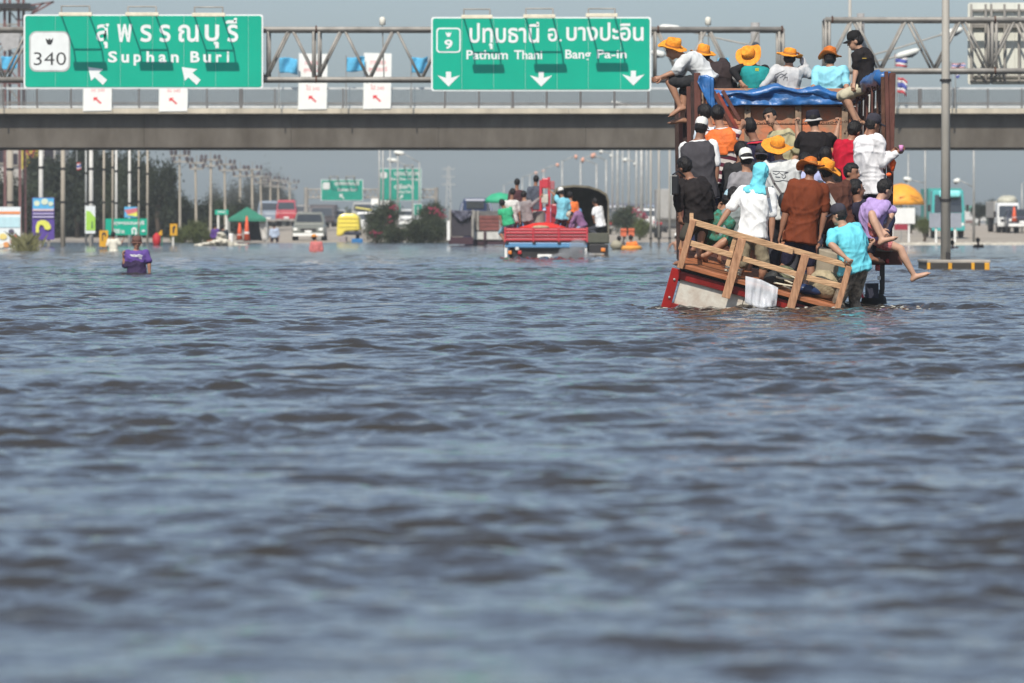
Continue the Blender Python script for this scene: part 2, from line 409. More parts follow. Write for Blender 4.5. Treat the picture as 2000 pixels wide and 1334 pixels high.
# ================================================================== SIGN GANTRIES
DG = 150.0
def truss(t, x0, x1, yt, yb, apex0, per, joints):
    steel = galv_old; back = 1.15
    for D in (DG, DG + back):
        for y in (yt, yb):
            mb = MB(); mb.tube([P(x0, y, DG) + Y * (D - DG), P(x1, y, DG) + Y * (D - DG)], .068, 10); mb.build('chord', steel, t, smooth=True)
        a = apex0
        while a - per > x0: a -= per
        while a < x1:
            for s_ in (-1, 1):
                b = a + s_ * per * .5
                if x0 - 2 <= b <= x1 + 2:
                    mb = MB(); mb.tube([P(a + s_ * 3, yt, DG) + Y * (D - DG), P(b, yb, DG) + Y * (D - DG)], .034, 7); mb.build('diagonal', steel, t, smooth=True)
            a += per
        for j in joints:
            mb = MB(); mb.tube([P(j, yt, DG) + Y * (D - DG), P(j, yb, DG) + Y * (D - DG)], .04, 7); mb.build('strut', steel, t, smooth=True)
    for j in joints:
        for y in (yt, yb):
            mb = MB(); mb.tube([P(j, y, DG), P(j, y, DG) + Y * back], .035, 6); mb.build('cross_strut', steel, t)
    for j in joints[1:-1:2]:
        for y in (yt, yb):
            mb = MB(); p = P(j + 5.5, y, DG); mb.lathe([(.1, -.02), (.1, .02)], p, X, n=10); mb.build('flange', rust, t)
    a = apex0
    while a - per > x0: a -= per
    while a < x1:
        mb = MB(); mb.tube([P(a, yt, DG), P(a + per / 2, yt, DG) + Y * back], .03, 6)
        if a + per / 2 < x1: mb.build('plan_brace', steel, t)
        a += per
g1 = thing('sign_gantry', P(760, HZ, DG), 'long grey steel box truss gantry carrying the two large green road signs', 'gantry')
truss(g1, -60, 1530, 57, 155, 567, 102, [-55, 305, 523, 612, 623, 1280, 1370, 1522, 1530])
for px in (1475, -75):
    mb = MB(); p = P(px, 0, DG + .5); mb.tube([V(p.x, p.y, -1.), V(p.x, p.y, P(0, 44, DG + .5).z)], [.16, .12], 14); mb.build('post', M('post_paint', (.30, .29, .28), rough=.6), g1, smooth=True)
for px, py in ((747, 42), (1383, 42)):       # small domes on thin masts
    t = thing('beacon', P(px, 155, DG + 1.2), 'small white dome beacon on thin mast, ' + ('between the green signs' if px < 1000 else 'above the leftmost straw hats'), 'beacon', 'white domes above the gantry')
    mb = MB(); mb.tube([P(px + 3, 155, DG + 1.2), P(px, 50, DG + 1.2)], .02, 6); mb.build('mast', galv, t)
    mb = MB(); mb.lathe([(.05, -.1), (.078, -.09), (.085, .06), (.07, .1), (.03, .125)], P(px, py, DG + 1.2), Z, n=14); mb.build('dome', M('cream_plastic', (.75, .72, .62)), t, smooth=True)

g2 = thing('sign_gantry', P(1850, HZ, DG), 'steel truss gantry at the right edge holding the back of a pale sign', 'gantry')
truss(g2, 1612, 2110, 38, 138, 1774, 106, [1613, 1620, 1681, 1938, 1946, 2060])
mb = MB(); p = P(1681, 0, DG + .5); mb.tube([V(p.x, p.y, -1), V(p.x, p.y, P(0, 26, DG + .5).z)], [.15, .1], 14); mb.build('post', _mats['post_paint'], g2, smooth=True)
t = thing('road_sign', P(1950, 165, DG + 1.6), 'cream back of a large road sign with steel ribs at top right', 'sign')
cream = M('cream_sign_back', (.66, .66, .58), rough=.6, var=.12, scale=1.2)
for i in range(5):
    mb = MB(); a = 1890 + i * 46; poly_px(mb, rbox_px(a + .2, a + 45.8, 5, 165, 5 if i in (0, 4) else .6), DG + 1.7, .06); mb.build('panel', cream, t)
for y in (20, 45, 52, 149, 157):
    mb = MB(); mb.bar(P(1896, y, DG + 1.62), P(2118, y, DG + 1.62), .05 if y != 45 else .16, .08); mb.build('rib', galv_old, t)
for x in (1897, 1925, 1936, 1962, 1990, 2030):
    mb = MB(); mb.bar(P(x, 8, DG + 1.55), P(x, 163, DG + 1.55), .06, .06); mb.build('stiffener', galv_old, t)

def sign_lamps(t, spots):
    for x0, x1, yt, ys in spots:
        for x in (x0 + 3, x1 - 3):
            mb = MB(); mb.tube([P(x, ys + 4, DG - .4), P(x, yt, DG - 1.45), P(x, ys - 1, DG - 1.62)], .02, 6); mb.build('lamp_arm', galv_old, t)
        mb = MB(); mb.tube([P(x0 + 3, yt, DG - 1.45), P(x1 - 3, yt, DG - 1.45)], .02, 6); mb.build('lamp_arm', galv_old, t)
        mb = MB(); a, b = P(x0 - 2, ys, DG - 1.65), P(x1 + 2, ys, DG - 1.65); mb.span(a.x, b.x, DG - 1.72, DG - 1.58, a.z - .045, a.z + .05); mb.build('lamp_tray', M('cream_tray', (.75, .68, .52)), t, bevel=.01)
def shield(t, x0, x1, y0, y1, r, D, ink):
    mb = MB(); poly_px(mb, rbox_px(x0, x1, y0, y1, r), D, .004); mb.build('shield', ink[0], t)
    mb = MB(); poly_px(mb, rbox_px(x0 + 3, x1 - 3, y0 + 3, y1 - 3, r - 2), D - .005, .004); mb.build('shield_face', ink[1], t)
def garuda(t, cx, cy, s, D, m):
    mb = MB(); poly_px(mb, [(cx - 1.15 * s, cy - 1.0 * s), (cx - .7 * s, cy - .55 * s), (cx - .3 * s, cy - .35 * s), (cx - .18 * s, cy - .75 * s), (cx, cy - .9 * s), (cx + .18 * s, cy - .75 * s), (cx + .3 * s, cy - .35 * s), (cx + .7 * s, cy - .55 * s), (cx + 1.15 * s, cy - 1.0 * s),
                           (cx + .95 * s, cy + .1 * s), (cx + .72 * s, cy + .55 * s), (cx + .5 * s, cy + .95 * s), (cx, cy + 1.05 * s), (cx - .5 * s, cy + .95 * s), (cx - .72 * s, cy + .55 * s), (cx - .95 * s, cy + .1 * s)], D, .003)
    mb.build('emblem', m, t)
def big_sign(label, x0, x1, y0, y1, seams):
    D = DG - .45
    t = thing('road_sign', P((x0 + x1) / 2, y1, D), label, 'sign', 'large green road signs')
    mb = MB(); poly_px(mb, rbox_px(x0, x1, y0, y1, 5), D + .012, .05); mb.build('border', sign_white, t)
    xs = [x0 + 3] + seams + [x1 - 3]
    for i in range(len(xs) - 1):
        mb = MB(); a, b = xs[i] + .25, xs[i + 1] - .25
        if i == 0: pts = [(b, y0 + 3), (b, y1 - 3), (a + 3, y1 - 3), (a, y1 - 6), (a, y0 + 6), (a + 3, y0 + 3)]
        elif i == len(xs) - 2: pts = [(a, y1 - 3), (a, y0 + 3), (b - 3, y0 + 3), (b, y0 + 6), (b, y1 - 6), (b - 3, y1 - 3)]
        else: pts = [(a, y0 + 3), (b, y0 + 3), (b, y1 - 3), (a, y1 - 3)]
        if i == 0: pts = pts[::-1]
        else: pts = pts[::-1] if i != len(xs) - 2 else pts[::-1]
        poly_px(mb, pts, D, .01); mb.build('panel', sign_green, t)
    for i in range(3):
        y = y0 + (y1 - y0) * (.2 + .3 * i); mb = MB(); mb.bar(P(x0 + 5, y, D + .12), P(x1 - 5, y, D + .12), .08, .1); mb.build('back_rib', galv_old, t)
    return t, D - .006
ink_black = M('black_ink', (.03, .03, .03))
t, D = big_sign('wide green highway sign reading Suphan Buri with white 340 shield', 46, 514, 28, 173, [108, 171, 235, 298, 359, 421, 485])
shield(t, 57, 137, 61, 140, 14, D, (M('shield_grey', (.45, .46, .45)), sign_white))
garuda(t, 96.5, 80.5, 6.5, D - .012, ink_black)
mb = MB(); text_fit(mb, '340', 66, 129, 102, 127, D - .012, -.008); mb.build('lettering', ink_black, t)
for s_, a, b, y0, y1 in (('สุ', 188, 213, 46, 94), ('พ', 229, 258, 47, 82), ('ร', 274, 296, 48, 82), ('ร', 311, 333, 48, 82), ('ณ', 348, 388, 48, 82), ('บุ', 400, 428, 48, 94), ('รี', 441, 465, 35, 82)):
    mb = MB(); text_fit(mb, s_, a, b, y0, y1, D, .022); mb.build('lettering', sign_white, t)
x = 211
for ch, wd, a, y0, y1 in (('S', 18, 211, 100, 122), ('u', 15, 237, 106, 122.5), ('p', 15, 261, 106, 128), ('h', 15, 286, 100, 122), ('a', 15, 310, 106, 122.5), ('n', 15, 334, 106, 122), ('B', 18, 372, 100, 122), ('u', 15, 397, 106, 122.5), ('r', 11, 422, 106, 122), ('i', 4.5, 443, 100, 122)):
    mb = MB(); text_fit(mb, ch, a, a + wd, y0, y1, D, .03); mb.build('lettering', sign_white, t)
for a in (172, 355):
    mb = MB(); b = 131; poly_px(mb, [(a, b), (a + 30, b + 4), (a + 21, b + 11.5), (a + 37, b + 25), (a + 29, b + 35), (a + 13, b + 20), (a + 6, b + 27)][::-1], D, .003); mb.build('arrow', sign_white, t)
sign_lamps(t, ((117, 178, 12, 28), (247, 308, 13, 28), (377, 438, 14, 29)))

t, D = big_sign('wide green highway sign reading Pathum Thani and Bang Pa-in with three down arrows', 842, 1272, 33, 178, [902, 964, 1026, 1088, 1149, 1212])
shield(t, 852, 900, 54, 103, 7, D, (sign_white, M('sign_green_flat', (.0, .40, .26), rough=.45, var=.07)))
garuda(t, 876, 67, 5, D - .012, sign_white)
mb = MB(); text_fit(mb, '9', 868, 884, 77, 96, D - .012, .03); mb.build('lettering', sign_white, t)
for s_, a, b, y0, y1 in (('ปทุมธานี', 917, 1053, 43, 96), ('อ', 1070, 1089, 55, 81), ('.', 1092.5, 1097, 76.5, 81), ('บางปะอิน', 1106, 1257, 44, 80)):
    mb = MB(); text_fit(mb, s_, a, b, y0, y1, D, .02); mb.build('lettering', sign_white, t)
for s_, a, b, y0, y1 in (('Pathum', 911, 992, 98, 116), ('Thani', 1004, 1059, 98, 116), ('Bang', 1104, 1154, 97, 120), ('Pa-in', 1166, 1224, 97, 114)):
    mb = MB(); text_fit(mb, s_, a, b, y0, y1, D, .02); mb.build('lettering', sign_white, t)
for cx, y in ((876, 140), (1057, 140), (1237, 138)):
    mb = MB(); poly_px(mb, [(cx - 5, y), (cx + 5, y), (cx + 5, y + 12), (cx + 22, y + 7), (cx, y + 29), (cx - 22, y + 7), (cx - 5, y + 12)], D, .003); mb.build('arrow', sign_white, t)
sign_lamps(t, ((903, 960, 18, 33), (1024, 1083, 17, 32), (1146, 1204, 17, 30)))

# ================================================================== STREET LAMPS
pole_m = M('pale_pole_paint', (.40, .37, .32), rough=.6, var=.2, scale=1.5, stretch=(1, 1, .3))
lamp_white = M('lamp_head_white', (.72, .72, .66), rough=.4)
lamp_pink = M('lamp_head_orange', (.72, .36, .25), rough=.5)  # pinkish orange heads, used on the far row
def lamp_head(t, a, b, D, w_=.14, m=None):
    a, b = P(*a, D), P(*b, D); d = b - a; mb = MB(); L_ = d.length
    mb.tube([a, a + d * .15, a + d * .5, a + d * .85, b], [w_ * .35, w_ * .6, w_ * .62, w_ * .5, w_ * .15], 10); mb.build('lamp_head', m or lamp_white, t, smooth=True)
    mb = MB(); mb.tube([a + d * .4 - Z * w_ * .35, a + d * .65 - Z * w_ * .5, a + d * .9 - Z * w_ * .3], [w_ * .35, w_ * .42, w_ * .2], 8); mb.build('lens', glass, t, smooth=True)
def lamp_post(label, px, ytop, D, arms, rb=.09, rt=.05, m=None, zb_=-1.0, group=None, head_m=None, hw=.14, collars=()):
    base = P(px, 0, D); t = thing('street_lamp', V(base.x, D, max(zb_, 0)), label, 'street lamp', group)
    top = P(px, ytop, D).z; mb = MB(); mb.tube([V(base.x, D, zb_), V(base.x, D, (zb_ + top) / 2), V(base.x, D, top)], [rb, (rb + rt) / 2, rt], 12); mb.build('pole', m or pole_m, t, smooth=True)
    for pts in arms:
        *path, h = pts
        mb = MB(); mb.tube([P(*q, D) for q in path] , rt * .55, 7); mb.build('arm', m or pole_m, t, smooth=True)
        lamp_head(t, path[-1], h, D, hw, head_m)
    for y in collars:
        mb = MB(); q = P(px, y, D); mb.lathe([(rb * 1.12, -.03), (rb * 1.12, .03)], q, Z, n=14); mb.build('collar', dark_metal, t)
    return t
t = lamp_post('tall pale lamp pole standing on the striped kerb island at right', 1847, -262, 129.3, [[(1847, -250), (1800, -275), (1745, -282), (1700, -282)]], rb=.118, rt=.07, zb_=-.1, collars=(157, 391))
mb = MB(); q = P(1852, 500, 129.1); mb.box(q, .1, .12, .16); mb.build('hatch', dark_metal, t)
lamp_post('lamp with two curved arms and white heads right of the truck rack', 1700, 96, 195, [[(1702, 108), (1760, 92), (1838, 68), (1882, 56)], [(1702, 121), (1725, 117), (1750, 111), (1797, 97)]], hw=.2)
lamp_post('thin lamp pole behind the man in black cap', 1660, -80, 200, [[(1660, -78), (1690, -90), (1720, -94)]], rb=.07)
lamp_post('lamp with long pale arm reaching left above the straw hats', 1479, 84, 195, [[(1478, 90), (1445, 84), (1390, 72), (1330, 57), (1287, 52)], [(1478, 140), (1380, 122), (1298, 108), (1272, 101)]], hw=.2)
lamp_post('street lamp on the far side of the overpass with head over the curb', 1330, 196, 262, [[(1328, 212), (1260, 210), (1222, 205), (1193, 199)]], hw=.14)
# kerb island round the tall lamp pole
t = thing('kerb_island', P(1871, 520, 128.5), 'concrete kerb island with yellow and black striped edge breaking the water surface', 'kerb')
zt = P(0, 513, 128.0).z; a, b = P(1812, 0, 128.0).x, P(1926, 0, 128.0).x
mb = MB(); mb.span(a, b + .08, 128.0, 131.0, -.5, zt - .012); mb.build('base', girder_m, t)
mb = MB(); mb.span(a - .02, b + .1, 127.95, 131.0, zt - .01, zt + .06); mb.build('top_slab', concrete, t, bevel=.02)
kb = M('kerb_black', (.04, .035, .03), rough=.8); ky = M('kerb_yellow', (.62, .30, .02), rough=.7)
for i, (x0, x1) in enumerate(((1810, 1816.5), (1816.5, 1851), (1851, 1859), (1859, 1896), (1896, 1903), (1903, 1922), (1922, 1932))):
    mb = MB(); p0, p1 = P(x0, 0, 128.0).x, P(x1, 0, 128.0).x; mb.span(p0 + .003, p1 - .003, 127.86, 127.996, -.4, zt - .004); mb.build('kerb_stone', ky if i % 2 == 0 else kb, t, bevel=.01)
# ================================================================== PEOPLE: builder
JOBS = []
def remesh_later(mb, vox, cb, smooth=3): JOBS.append((mb, vox, cb, smooth))
def run_jobs():
    tmp = []
    for mb, vox, cb, sm in JOBS:
        me = mb.mesh('tmp'); o = bpy.data.objects.new('tmp', me); COL.objects.link(o)
        r = o.modifiers.new('r', 'REMESH'); r.mode = 'VOXEL'; r.voxel_size = vox
        s = o.modifiers.new('s', 'SMOOTH'); s.factor = .5; s.iterations = sm
        tmp.append(o)
    dg = bpy.context.evaluated_depsgraph_get()
    res = [bpy.data.meshes.new_from_object(o.evaluated_get(dg)) for o in tmp]
    for o in tmp:
        m = o.data; bpy.data.objects.remove(o); bpy.data.meshes.remove(m)
    for (mb, vox, cb, sm), me in zip(JOBS, res): cb(me)
    JOBS.clear()
def mesh_arrays(me):
    n = len(me.vertices); v = np.empty(n * 3); me.vertices.foreach_get('co', v); nr = np.empty(n * 3); me.vertex_normals.foreach_get('vector', nr)
    return v.reshape(-1, 3), nr.reshape(-1, 3)
def folds(me, amp, seed, sc=13.):
    "loose cloth folds pushed along the normals"
    v, n = mesh_arrays(me)
    r = np.random.RandomState(seed); d = np.zeros(len(v))
    for i in range(11):
        k = r.normal(0, 1, 3); k[2] *= .8; k = k / np.linalg.norm(k) * sc * (.7 + 1.3 * r.rand())
        w1 = np.sin(v @ (r.normal(0, 1, 3) * 6) + r.rand() * 6); w2 = np.sin(v @ (r.normal(0, 1, 3) * 9) + r.rand() * 6)
        d += (1 - np.abs(np.sin(v @ k + .9 * w2 + r.rand() * 6.28))) ** 2.2 * np.clip(.35 + .8 * w1, 0, 1.2)
    d = d / 2.2
    d = (d - .18) * amp
    v = v + n * d[:, None]; me.vertices.foreach_set('co', v.ravel()); me.update()
def finish(me, name, mats, parent, extra=None):
    off = root_loc(parent)
    if extra is not None and extra.v:
        n = len(me.vertices); v = np.empty(n * 3); me.vertices.foreach_get('co', v)
        pv = v.reshape(-1, 3).tolist(); pf = [tuple(p.vertices) for p in me.polygons]; mi = [0] * len(pf)
        pv += extra.v; pf += [tuple(i + n for i in q) for q in extra.f]; mi += extra.mi
        old = me; me = bpy.data.meshes.new(name); me.from_pydata(pv, [], pf); bpy.data.meshes.remove(old)
        for m in mats: me.materials.append(m)
        me.polygons.foreach_set('material_index', mi)
    else:
        me.name = name
        for m in mats[:1]: me.materials.append(m)
    me.transform(Matrix.Translation(-off))
    me.polygons.foreach_set('use_smooth', [True] * len(me.polygons))
    o = bpy.data.objects.new(name, me); COL.objects.link(o); o.parent = parent
    return o

def skin_m(i):
    c = [(.36, .185, .115), (.27, .13, .080), (.44, .25, .165), (.19, .085, .052), (.52, .31, .215)][i]
    return M('skin_%d' % i, c, rough=.5, var=.14, scale=9, spec=.35)
hair_m = M('black_hair', (.012, .010, .010), rough=.55, var=.5, scale=30, bump=.8, bscale=60, stretch=(1, 1, .4), spec=.3)
straw_m = M('orange_straw', (.86, .33, .035), rough=.7, var=.25, scale=26, bump=.7, bscale=70, spec=.2)
straw2_m = M('burnt_orange_straw', (.62, .17, .03), rough=.7, var=.25, scale=26, bump=.7, bscale=70, spec=.2)
band_m = M('hat_band_brown', (.40, .17, .04), rough=.8)
eye_m = M('dark_eye', (.012, .010, .010), rough=.3)
def stripes_m():
    m = M('striped_knit', (.62, .58, .55), rough=.9, bump=.4, bscale=25, spec=.1)
    n = m.node_tree.nodes; L = m.node_tree.links; b = n['Principled BSDF']
    tc = n.new('ShaderNodeTexCoord'); mp = n.new('ShaderNodeMapping'); mp.inputs['Rotation'].default_value = (0, R(-12), 0); L.new(tc.outputs['Object'], mp.inputs[0])
    w_ = n.new('ShaderNodeTexWave'); w_.bands_direction = 'Z'; w_.inputs['Scale'].default_value = 3.1; w_.inputs['Distortion'].default_value = 1.; w_.inputs['Detail'].default_value = 1
    rp = n.new('ShaderNodeValToRGB'); rp.color_ramp.interpolation = 'CONSTANT'; rp.color_ramp.elements[0].color = (.10, .022, .04, 1); rp.color_ramp.elements[1].position = .5; rp.color_ramp.elements[1].color = (.58, .53, .50, 1)
    L.new(mp.outputs[0], w_.inputs['Vector']); L.new(w_.outputs[0], rp.inputs[0]); L.new(rp.outputs[0], b.inputs['Base Color'])
    return m

UA, FA, TH, SH, TO = .285, .255, .425, .415, .49
def solve(par, px, py, L, s):
    q = P(px, py, par.y)
    if s:
        d = math.hypot(q.x - par.x, q.z - par.z)
        if d < L: q = P(px, py, par.y + s * math.sqrt(L * L - d * d))
    return q
def ik(a, b, l1, l2, pole):
    d = b - a; L = d.length
    if L > (l1 + l2) * .999: b = a + d * ((l1 + l2) * .999 / L); d = b - a; L = d.length
    x = (l1 * l1 - l2 * l2 + L * L) / (2 * L); h = math.sqrt(max(l1 * l1 - x * x, 0)); u = d / L
    p = pole - u * pole.dot(u)
    if p.length < 1e-4: p = Y - u * Y.dot(u)
    return a + u * x + p.normalized() * h, b

def straw_hat(t, c, up, fwd, r=.2, m=None, seed=0):
    up = up.normalized(); rt = fwd.cross(up).normalized(); fw = up.cross(rt)
    n = 30; rs = random.Random(seed); ph = rs.random() * 6; rings = []; ch = rs.uniform(.82, 1.12); cw = rs.uniform(.93, 1.05); br = rs.uniform(.16, .40); pin = rs.uniform(.5, 1.5)
    for j, (rad, h) in enumerate(((.098, -.012), (.099, .03), (.096, .06), (.088, .092), (.075, .108), (.045, .110), (.012, .100))):
        rings.append([c + up * (h * ch - (.022 * pin * math.cos(a_) ** 2 if j >= 4 else 0)) + (rt * math.cos(a_) * (.92) + fw * math.sin(a_) * 1.08) * rad * cw for a_ in [2 * math.pi * i / n for i in range(n)]])
    mb = MB(); mb.loft(rings, True)
    brim = []
    for rad, h in ((.096, .0), (.13, -.012), (.165, -.014), (r, -.004), (r + .004, -.008), (r, -.012), (.165, -.022), (.13, -.020), (.09, -.010)):
        brim.append([c + up * (h + ((rad - .09) * (br * math.cos(2 * a_ + ph) + .12 * math.sin(3 * a_ + ph * 2) + .05 * math.sin(7 * a_ + ph)))) + (rt * math.cos(a_) * .96 + fw * math.sin(a_) * 1.05) * rad for a_ in [2 * math.pi * i / n for i in range(n)]])
    mb.loft(brim, False)
    o = mb.build('straw_hat', m or straw_m, t, smooth=True)
    mb = MB(); mb.loft([[c + up * h + (rt * math.cos(a_) * .92 + fw * math.sin(a_) * 1.08) * rad for a_ in [2 * math.pi * i / n for i in range(n)]] for rad, h in ((.1015, .0), (.1025, .012), (.101, .026))], False)
    mb.build('hat_band', band_m, o, smooth=True)
def cap_hat(t, c, up, fwd, m, back=False, m2=None):
    up = up.normalized(); rt = fwd.cross(up).normalized(); fw = up.cross(rt) * (-1 if back else 1); n = 22
    prof = ((.094, -.025), (.097, .02), (.090, .06), (.070, .088), (.04, .102), (.008, .106))
    mb = MB(); mb.loft([[c + up * h + fw * (-.004) + (rt * math.cos(2 * math.pi * i / n) * .86 + fw * math.sin(2 * math.pi * i / n) * 1.06) * rad for i in range(n)] for rad, h in prof], True)
    mb.ell(c + up * .106, .008, .008, .006)
    o = mb.build('cap', m, t, smooth=True)
    mb = MB(); vs = []; k = 9
    for layer in (0, -.006):
        for i in range(k):
            a_ = R(20 + 140 * i / (k - 1)); base = c + (rt * math.cos(a_) * .084 + fw * math.sin(a_) * .098) + up * (-.012 + layer)
            tip = c + (rt * math.cos(a_) * .080 + fw * (.075 + .095 * math.sin(a_) ** .7)) + up * (-.028 - .02 * math.cos(a_) ** 2 + layer)
            vs += [base, tip]
    fs = []
    for i in range(k - 1):
        a_ = 2 * i; b_ = a_ + 2 * k; fs += [(a_, a_ + 1, a_ + 3, a_ + 2), (b_, b_ + 2, b_ + 3, b_ + 1), (a_ + 1, b_ + 1, b_ + 3, a_ + 3)]
    mb.add(vs, fs); mb.build('visor', m2 or m, o, smooth=True)
def bucket_hat(t, c, up, fwd, m, m2):
    mb = MB(); mb.lathe([(.100, -.02), (.096, .03), (.086, .08), (.07, .10), (.02, .105)], c, up, n=22); o = mb.build('bucket_hat', m, t, smooth=True)
    mb = MB(); mb.lathe([(.1005, -.015), (.118, -.035), (.124, -.04), (.122, -.048), (.100, -.028)], c, up, n=22, caps=False); mb.build('brim', m2, o, smooth=True)

NP = [0]; PEOPLE = {}
def person(label, D, pel, neck, head, yaw=0, hyaw=None, nod=0., k=.97, aL=None, aR=None, lL=None, lR=None, floor=-.9, ts=0, top=((.5, .5, .5), .5), bot=((.05, .05, .07), .9),
           skin=0, hair=True, hat=None, vox=.014, grip=.5, toe=None, vest=None, top_m=None, bot_m=None, curve=.0, group=None, hat_tilt=None, wet=False, fat=1., key=None, shoes=None, hat_r=.2, tuck=.0, hatup=.058):
    NP[0] += 1; seed = NP[0]
    if hyaw is None: hyaw = yaw
    pelv = P(*pel, D); nk = solve(pelv, *neck, TO * k, ts)
    f = V(math.sin(R(yaw)), math.cos(R(yaw)), 0); r = V(math.cos(R(yaw)), -math.sin(R(yaw)), 0)
    u = (nk - pelv).normalized(); r = (r - u * r.dot(u)).normalized(); fb = u.cross(r).normalized()      # fb: chest forward
    hd = P(*head, nk.y); hf = V(math.sin(R(hyaw)), math.cos(R(hyaw)), 0)
    hu = (hd - nk).normalized() * .5 + Z * .5 ; hu.normalize(); hf = (hf * math.cos(R(nod)) - Z * math.sin(R(nod))); hf = (hf - hu * hf.dot(hu)).normalized(); hr = hf.cross(hu).normalized()
    hd = hd + hf * .015
    root = thing('person', V(pelv.x, pelv.y, max(floor, -.2) if floor is not None else pelv.z - .4), label, 'person', group)
    if key: PEOPLE[key] = root
    TL = (nk - pelv).length
    def ring(tt, hw, hdp, infl=0., n=16):
        c = pelv + u * (TL * tt) - fb * (curve * math.sin(math.pi * max(0, min(1, tt))))
        hw = hw * k * fat + infl; hdp = hdp * k * fat + infl
        out = []
        for i in range(n):
            a = 2 * math.pi * i / n; ca, sa = math.cos(a), math.sin(a)
            out.append(c + r * (hw * math.copysign(abs(ca) ** .85, ca)) + fb * (hdp * math.copysign(abs(sa) ** .85, sa)))
        return out
    prof = ((-.17, .10, .085), (-.08, .150, .112), (.06, .155, .115), (.28, .140, .103), (.52, .152, .112), (.74, .172, .116), (.88, .168, .098), (.97, .105, .075), (1.02, .06, .06))
    shl = pelv + u * (TL * .89) - r * (.168 * k * fat); shr = pelv + u * (TL * .89) + r * (.168 * k * fat)
    hpl = pelv - r * (.085 * k) - u * .05; hpr = pelv + r * (.085 * k) - u * .05
    def arm(sh, spec, side):
        if spec is None:
            e = sh + r * (side * .05) - Z * (UA * k * .97) - fb * .03; return e, e + fb * .10 - Z * (FA * k * .9) + r * (side * .0)
        e = solve(sh, *spec[0], UA * k) if len(spec[0]) == 3 else P(*spec[0], sh.y)
        w_ = solve(e, *spec[1], FA * k) if len(spec[1]) == 3 else P(*spec[1], e.y)
        return e, w_
    def solve_args(s3): return s3
    def arm2(sh, spec, side):
        if spec is None: return arm(sh, None, side)
        a, b = spec; e = solve(sh, a[0], a[1], UA * k, a[2] if len(a) > 2 else 0); return e, solve(e, b[0], b[1], FA * k, b[2] if len(b) > 2 else 0)
    el, wl = arm2(shl, aL, -1); er, wr = arm2(shr, aR, 1)
    def leg(hp, spec, side):
        if spec is None:
            tgt = V(hp.x, hp.y, floor + .075) + V(f.x, f.y, 0) * .02 + r * (side * .04)
            return ik(hp, tgt, TH * k, SH * k, V(f.x, f.y, 0) * 1. + r * (side * .15))
        a, b = spec; kn = solve(hp, a[0], a[1], TH * k, a[2] if len(a) > 2 else 0); return kn, solve(kn, b[0], b[1], SH * k, b[2] if len(b) > 2 else 0)
    kl, al = leg(hpl, lL, -1); kr, ar = leg(hpr, lR, 1)
    # ---- skin body
    mb = MB(); mb.loft([ring(*p) for p in prof])
    mb.cap(nk - u * .05, .062 * k, hd - hu * .05 - hf * .02, .054 * k)
    mb.ell(hd + hu * .022 - hf * .008, .077, .097, .098, hr, hf, hu); mb.ell(hd - hu * .045 + hf * .022, .060, .070, .072, hr, hf, hu); mb.ell(hd - hu * .095 + hf * .052, .032, .03, .026, hr, hf, hu)
    mb.cap(hd + hu * .005 + hf * .092, .011, hd - hu * .03 + hf * .108, .0165, 8, 2)
    for s_ in (-1, 1): mb.ell(hd + hr * (s_ * .078) - hu * .012 - hf * .012, .013, .024, .034, hr, hf, hu, 8, 6)
    ex = MB()
    for sh, e, w_, sd in ((shl, el, wl, -1), (shr, er, wr, 1)):
        mb.ell(sh, .057 * k, .057 * k, .057 * k); mb.cap(sh, .052 * k * fat, e, .040 * k * fat)
        d = (w_ - e).normalized(); mb.cap(e, .041 * k * fat, e + (w_ - e) * .35, .042 * k * fat); mb.cap(e + (w_ - e) * .35, .042 * k * fat, w_, .027 * k)
        # hand: palm, four fingers, thumb
        cen = (pelv + nk) / 2; nrm = (cen - w_); nrm = nrm - d * nrm.dot(d)
        if nrm.length < .02: nrm = Y - d * Y.dot(d)
        nrm.normalize(); sv = d.cross(nrm).normalized()
        if sv.dot(fb) < 0: sv = -sv
        hs = k * 1.02
        mb.tube([w_ - d * .01, w_ + d * .03, w_ + d * .075, w_ + d * .095], [.026 * hs, .034 * hs, .041 * hs, .034 * hs], 10, flat=.5, ref=nrm)
        for q, (off, ln) in enumerate(((.030, .068), (.011, .078), (-.009, .072), (-.028, .056))):
            b0 = w_ + d * .082 * hs + sv * off * hs; b1 = b0 + (d * math.cos(grip * .9) + nrm * math.sin(grip * .9)) * ln * .45 * hs
            b2 = b1 + (d * math.cos(grip * 2.2) + nrm * math.sin(grip * 2.2)) * ln * .32 * hs; b3 = b2 + (d * math.cos(grip * 3.1) + nrm * math.sin(grip * 3.1)) * ln * .25 * hs
            ex.tube([b0 - d * .012, b0, b1, b2, b3], [.0095, .0098, .0092, .0085, .006], 6)
        b0 = w_ + d * .025 * hs + sv * .034 * hs; b1 = b0 + (d * .7 + sv * .6 + nrm * .3).normalized() * .038 * hs; b2 = b1 + (d * .85 + sv * .1 + nrm * (.3 + grip * .5)).normalized() * .034 * hs
        ex.tube([b0 - sv * .012, b0, b1, b2], [.012, .0125, .0105, .007], 6)
    feet = []
    for hp, kn, an in ((hpl, kl, al), (hpr, kr, ar)):
        mb.cap(hp, .086 * k * fat, hp + (kn - hp) * .4, .078 * k * fat); mb.cap(hp + (kn - hp) * .4, .078 * k * fat, kn, .053 * k)
        bd = (an - kn).normalized(); ff = V(f.x, f.y, 0)
        bk = -(ff - bd * ff.dot(bd)); bk = bk.normalized() if bk.length > .05 else -Y
        mb.cap(kn, .053 * k, kn + (an - kn) * .32 + bk * .012, .056 * k); mb.cap(kn + (an - kn) * .32 + bk * .012, .056 * k, an, .034 * k)
        td = (toe if toe is not None else ff); td = (td - bd * (td.dot(bd) * .9)).normalized()
        s0 = an + bd * .045 - td * .045
